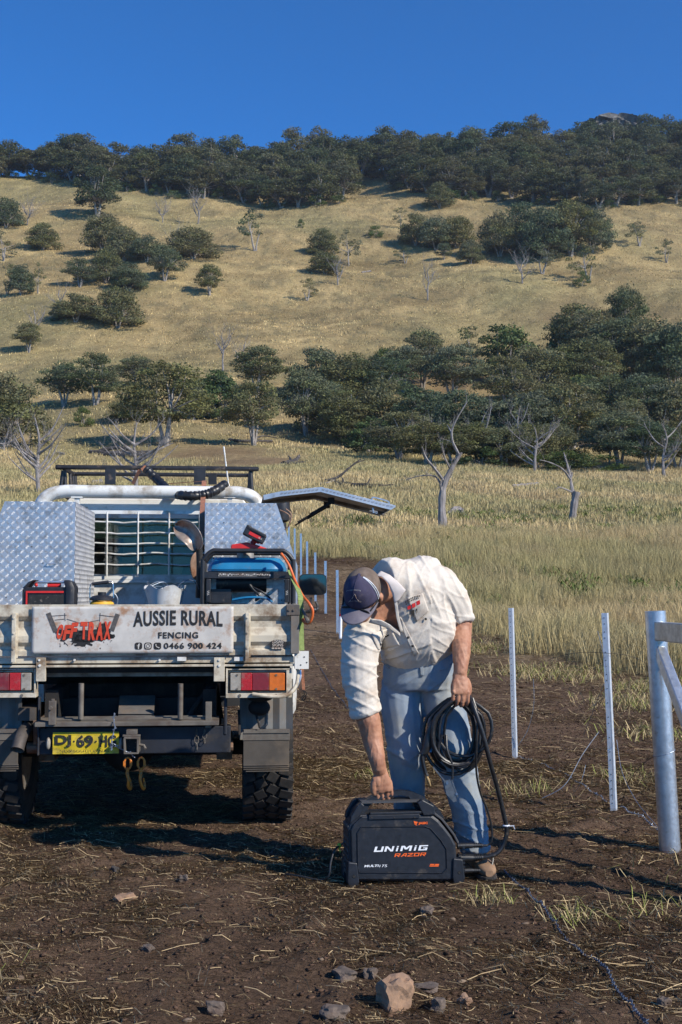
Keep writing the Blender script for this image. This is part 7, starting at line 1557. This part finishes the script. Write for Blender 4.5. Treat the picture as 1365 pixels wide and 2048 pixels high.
def drape(tree, poly4, name, mt, nu=12, nv=12, off=.003, thick=.002, parent=man, puff=0):
    """cloth patch laid on the garment: four corners in photo pixels, then solid thickness"""
    vs = []
    for j in range(nv + 1):
        for i in range(nu + 1):
            a, b_ = i / nu, j / nv; (x0, y0), (x1, y1), (x2, y2), (x3, y3) = poly4
            x = (x0 * (1 - a) + x1 * a) * (1 - b_) + (x3 * (1 - a) + x2 * a) * b_; y = (y0 * (1 - a) + y1 * a) * (1 - b_) + (y3 * (1 - a) + y2 * a) * b_
            vs.append(hit(tree, x, y, off + puff * math.sin(a * 3.14) * math.sin(b_ * 3.14)))
    mb = MB(); mb.add(vs, [(j * (nu + 1) + i, j * (nu + 1) + i + 1, (j + 1) * (nu + 1) + i + 1, (j + 1) * (nu + 1) + i) for j in range(nv) for i in range(nu)])
    o = mb.build(name, mt, parent, smooth=True); s_ = o.modifiers.new('s', 'SOLIDIFY'); s_.thickness = thick; s_.offset = 0; return o
pk = drape(bs, [(814, 1196), (846, 1186), (858, 1222), (834, 1244)], 'pocket', M['shirt'], off=.006, parent=shirt, puff=.006)
drape(bs, [(795, 1236), (802, 1234), (838, 1306), (829, 1312)], 'placket', M['shirt'], 6, 16, .004, .003, shirt)
drape(bs, [(742, 1268), (782, 1256), (800, 1290), (757, 1300)], 'pocket', M['shirt'], off=.005, parent=shirt, puff=.004)
mb = MB()
for px, py in ((817, 1275), (826, 1292), (852, 1238), (761, 1289)): c = hit(bs, px, py, .009); mb.ball(c, .006, .003, .006, None, 10, 6)
mb.build('buttons', M['sole'], shirt)
mb = MB(); mb.bar(hit(bs, 770, 1274, .011), hit(bs, 778, 1270, .011), .003, .006); mb.build('pen_slot', M['ink'], shirt)
# breast emblem: dark arc of lettering over three red blocks and a dark post
def patch(tree, pts, off): return [hit(tree, x, y, off) for x, y in pts]
dk_, rd_ = MB(), MB()
for i in range(9):
    a = i / 8; x = 811 + a * 27; y = 1203 - a * 12 - 3 * math.sin(a * 3.14)
    dk_.add(patch(bs, [(x, y), (x + 2.2, y - .9), (x + 2.4, y + 2.2), (x + .3, y + 3.1)], .0135), [(0, 1, 2, 3)])
    if i < 8: dk_.add(patch(bs, [(x + .8, y + 4.6), (x + 3, y + 3.7), (x + 3.1, y + 6), (x + 1, y + 6.9)], .0135), [(0, 1, 2, 3)])
for x, y, w_, h_ in ((815, 1213, 7, 7), (824, 1208, 7, 8), (833, 1203, 7, 8)): rd_.add(patch(bs, [(x, y), (x + w_, y - 3), (x + w_ + 1, y + h_ - 3), (x + 1, y + h_)], .0138), [(0, 1, 2, 3)])
for x, y, w_, h_ in ((820, 1222, 9, 10), (832, 1219, 3, 8)): dk_.add(patch(bs, [(x, y), (x + w_, y - 3), (x + w_, y + h_ - 4), (x + w_ - 2, y + h_ + 3), (x + 3, y + h_ * .6)], .0138), [(0, 1, 2, 3, 4)])
dk_.build('emblem_dark', M['sole'], pk); rd_.build('emblem_red', M['red'], pk)
# collar leaves
def poly5(P):
    out_ = []
    for a, b in zip(P[:-1], P[1:]): out_ += [a.lerp(b, k / 5) for k in range(5)]
    return out_ + [P[-1]]
def strip(A, B2, name, mt, parent, th=.0025, bulge=.004):
    a, b_ = poly5([pq(p[0], p[1], p[2] - .19) for p in A]), poly5([pq(p[0], p[1], p[2] - .19) for p in B2]); vs = []; m_ = 6
    for p, q in zip(a, b_):
        for k in range(m_ + 1): t = k / m_; v = p.lerp(q, t); v = v + Vector((0, -1, .3)).normalized() * bulge * math.sin(t * 3.14); vs.append(v)
    mb = MB(); mb.add(vs, [(i * (m_ + 1) + k, i * (m_ + 1) + k + 1, (i + 1) * (m_ + 1) + k + 1, (i + 1) * (m_ + 1) + k) for i in range(len(a) - 1) for k in range(m_)])
    o = mb.build(name, mt, parent, smooth=True); s_ = o.modifiers.new('s', 'SOLIDIFY'); s_.thickness = th; s_.offset = 0; return o
strip([(752, 1152, 5.36), (764, 1154, 5.31), (776, 1166, 5.285), (785, 1188, 5.29), (789, 1206, 5.31)], [(762, 1142, 5.40), (780, 1150, 5.35), (797, 1164, 5.31), (812, 1180, 5.30), (797, 1202, 5.31)], 'collar', M['shirt_in'], shirt)
strip([(786, 1186, 5.30), (790, 1212, 5.32), (793, 1236, 5.36), (802, 1266, 5.44)], [(793, 1192, 5.30), (796, 1214, 5.325), (799, 1236, 5.37), (807, 1264, 5.45)], 'front_edge', M['shirt'], shirt, .003, .001)
strip([(742, 1238, 5.27), (762, 1240, 5.28), (780, 1249, 5.32), (800, 1266, 5.44)], [(738, 1245, 5.29), (757, 1250, 5.31), (778, 1257, 5.34), (801, 1272, 5.46)], 'collar', M['shirt'], shirt, .0025, .001)
strip([(727, 1147, 5.30), (748, 1142, 5.32), (770, 1140, 5.38), (800, 1130, 5.46)], [(740, 1152, 5.28), (757, 1148, 5.31), (775, 1146, 5.37), (800, 1134, 5.45)], 'collar_back', M['shirt'], shirt, .004, .004) if False else None
# --- jeans
J = MB()
J.loft(seclist([(842, 1306, 5.765, .166, .128, 4), (843, 1330, 5.775, .180, .135, 2), (845, 1358, 5.78, .186, .135, 0), (846, 1378, 5.78, .176, .120, 0)]), 28, 2.4)
limb(J, [(812, 1355, 5.80, .100), (804, 1400, 5.78, .104), (809, 1450, 5.75, .094), (814, 1500, 5.73, .088), (816, 1545, 5.76, .080), (819, 1590, 5.80, .076), (822, 1650, 5.86, .078), (822, 1695, 5.89, .078)])
limb(J, [(878, 1355, 5.78, .098), (886, 1400, 5.76, .098), (898, 1450, 5.72, .094), (906, 1500, 5.69, .094), (920, 1555, 5.70, .084), (934, 1610, 5.72, .078), (944, 1660, 5.74, .074), (950, 1702, 5.75, .070)])
def fjean(c):
    q = c + P0; d = .004 * noise.noise(c * 9); k = c.z
    d += .008 * (fold(c, (1, 0, -.35), 14, 2) + .6 * fold(c, (1, 0, .6), 20, 6)) * (max(0, 1 - abs(q.z - .55) / .16) + max(0, 1 - abs(q.z - .16) / .2) + max(0, 1 - abs(q.z - .88) / .09)) + .004 * fold(c, (.15, 0, 1), 12, 8)
    return d
jeans = solid(J, .006, 'jeans', M['denim'], 5, man, fjean); bj = bvh(jeans)
drape(bj, [(838, 1316), (846, 1316), (848, 1352), (842, 1352)], 'fly', M['denim'], 6, 12, .004, .003, jeans)
mb = MB()
for P in ([(764, 1322), (778, 1336), (800, 1340)], [(880, 1340), (898, 1336), (908, 1322)]): mb.tube([hit(bj, x, y, .001) for x, y in P], .003, 6)
mb.build('pocket_seam', M['denim'], jeans)
# --- boots
for (ax_, ay_, aY, dx, dy) in ((952, 1722, 5.74, .03, -.17), (822, 1702, 5.90, -.03, -.17)):
    a = W(ax_, ay_, aY) - P0; a.z = 0; f = Vector((dx, dy, 0)); fn_ = f.normalized(); sx_ = Vector((-fn_.y, fn_.x, 0)); mb = MB()
    def fs(t, rx, z0, h_): c = a + f * t; return (c + Vector((0, 0, z0 + h_ / 2)), sx_, EZ, rx, h_ / 2)
    mb.loft([fs(-.50, .028, .018, .06), fs(-.40, .038, .016, .085), fs(0, .042, .016, .105), fs(.45, .046, .016, .075), fs(.85, .048, .016, .06), fs(1.15, .038, .018, .045), fs(1.28, .018, .02, .028)], 18, 2.6)
    mb.tube([a + Vector((0, 0, .06)) - fn_ * .02, a + Vector((0, 0, .14)) - fn_ * .02], [.043, .045], 16)
    bt = mb.build('boot', M['boot'], man, smooth=True)
    mb = MB(); mb.loft([fs(-.52, .030, .0, .02), fs(-.42, .042, .0, .022), fs(0, .044, .0, .022), fs(.45, .050, .0, .022), fs(.9, .052, .0, .022), fs(1.2, .040, .0, .022), fs(1.32, .02, .0, .02)], 18, 5); mb.build('sole', M['sole'], bt, smooth=True)
# --- cap
def capsurf(th0, th1, ph0, ph1, k=1.0, nu=24, nv=14, lift=0):
    vs = []
    for j in range(nv + 1):
        for i in range(nu + 1):
            ph = ph0 + (ph1 - ph0) * i / nu; th = th0 + (th1 - th0) * j / nv
            fr_ = max(0, math.sin(ph))        # taller front panel
            x = math.sin(th) * math.cos(ph) * .082 * k; y = math.sin(th) * math.sin(ph) * .103 * k; z = (.114 + .012 * fr_) * max(0, math.cos(th)) ** .82 * k + .010 + lift
            vs.append(hp(x, y, z))
    return vs, [(j * (nu + 1) + i, j * (nu + 1) + i + 1, (j + 1) * (nu + 1) + i + 1, (j + 1) * (nu + 1) + i) for j in range(nv) for i in range(nu)]
cap = empty('cap', (0, 0, 0)); cap.parent = man
def sheet(name, geo_, mt, th=.003, parent=cap):
    mb = MB(); mb.add(*geo_); o = mb.build(name, mt, parent, smooth=True); s_ = o.modifiers.new('s', 'SOLIDIFY'); s_.thickness = th; s_.offset = 0; return o
front = sheet('front_panel', capsurf(.02, 1.62, R(12), R(168)), M['cap_navy'])
sheet('mesh_back', capsurf(.02, 1.62, R(170), R(370)), M['cap_mesh'])
mb = MB(); mb.ball(hp(0, 0, .132), .008, .008, .004, H3, 10, 6); mb.build('top_button', M['cap_navy'], cap)
vs, fs_ = [], []; nu, nv = 22, 10                 # brim: curved down at the sides
for j in range(nv + 1):
    for i in range(nu + 1):
        a = R(14 + 152 * i / nu); e = j / nv; x0 = math.cos(a) * .085; y0 = math.sin(a) * .101; ext = .078 * e * math.sin(a) ** .45
        x = x0 * (1 - .06 * e); y = y0 + ext; z = .010 - 2.2 * x * x - .012 * e; vs.append(hp(x, y, z))
fs_ = [(j * (nu + 1) + i, j * (nu + 1) + i + 1, (j + 1) * (nu + 1) + i + 1, (j + 1) * (nu + 1) + i) for j in range(nv) for i in range(nu)]
sheet('brim', (vs, fs_), M['cap_brim'], .004)
mb = MB()
for k in (0, 1):
    pts = []
    for i in range(12): th = .25 + 1.35 * i / 11; ph = R(168 + k * 6); pts.append(hp(math.sin(th) * math.cos(ph) * .085, math.sin(th) * math.sin(ph) * .106, .116 * max(0, math.cos(th)) ** .82 + .0125))
    mb.tube(pts, .0022, 6)
mb.build('white_piping', M['white_ink'], cap)
bf = bvh(front)
mb = MB(); pts = [];
for i in range(12): th = .06 + 1.5 * i / 11; pts.append(hp(0, math.sin(th) * .1055, .1275 * max(0, math.cos(th)) ** .82 + .011))
mb.tube(pts, .0012, 5); mb.build('front_seam', M['cap_navy'], cap)
mk = MB()
def capline(p, q, r_=.0012): mk.tube([hit(bf, p[0] + (q[0] - p[0]) * t / 4, p[1] + (q[1] - p[1]) * t / 4, .002, 5.12) for t in range(5)], r_, 5)
capline((704, 1198), (710, 1188)); capline((710, 1188), (714, 1198)); capline((702, 1200), (699, 1203), .001); capline((715, 1199), (718, 1202), .001)
r = random.Random(2)
for (x0, x1, y, a_) in ((694, 722, 1183, 2.2), (698, 722, 1205, 2)):
    x = x0
    while x < x1: 
        w_ = r.uniform(1.2, 2); t = (x - x0) / (x1 - x0); yy_ = y - 1.6 * math.sin(t * 3.14); capline((x, yy_), (x + .2, yy_ - a_), .0007); capline((x, yy_ - a_), (x + w_ * .6, yy_ - a_), .0006); x += w_ + .8
mk.build('cap_print', M['board'], front)
# glasses seen beside the brim, and short hair
mb = MB(); mb.tube([hp(.080, -.02, .012), hp(.080, .04, .006), hp(.068, .085, .0)], .0035, 6); mb.tube([hp(-.080, -.02, .012), hp(-.080, .04, .006), hp(-.068, .085, .0)], .0035, 6)
for s in (-1, 1): mb.ball(hp(s * .036, .098, -.004), .032, .006, .020, H3, 14, 8)
mb.build('sunglasses', M['ink'], man, smooth=True)
mb = MB(); r = random.Random(6); vs, fs_ = [], []
for _ in range(2600):
    ph = r.uniform(R(165), R(375)); zz = r.uniform(-.045, .014); c = hp(math.cos(ph) * .0765, math.sin(ph) * .0985, zz); d = (H3 @ Vector((math.cos(ph) * .15 + r.uniform(-.2, .2), math.sin(ph) * .15, -1))).normalized() * .012; x = d.orthogonal().normalized() * .0012; n = len(vs); vs += [c - x, c + x, c + d]; fs_.append((n, n + 1, n + 2))
mb.add(vs, fs_); mb.build('hair', M['hair'], man)

# ================================================================ AIR
mb = MB(); mb.box(-640, 640, -70, 660, -12, 185); hz_ = bpy.data.materials.new('haze'); hz_.use_nodes = True; N = hz_.node_tree.nodes; N.remove(N['Principled BSDF'])
pv = N.new('ShaderNodeVolumePrincipled'); pv.inputs['Color'].default_value = (.82, .88, 1.0, 1); pv.inputs['Density'].default_value = .00016; pv.inputs['Anisotropy'].default_value = .3
hz_.node_tree.links.new(pv.outputs[0], N['Material Output'].inputs['Volume']); hb_ = mb.build('haze', hz_); tag(hb_, 'thin clear-day haze over the whole valley and hillside', 'haze', kind='stuff')
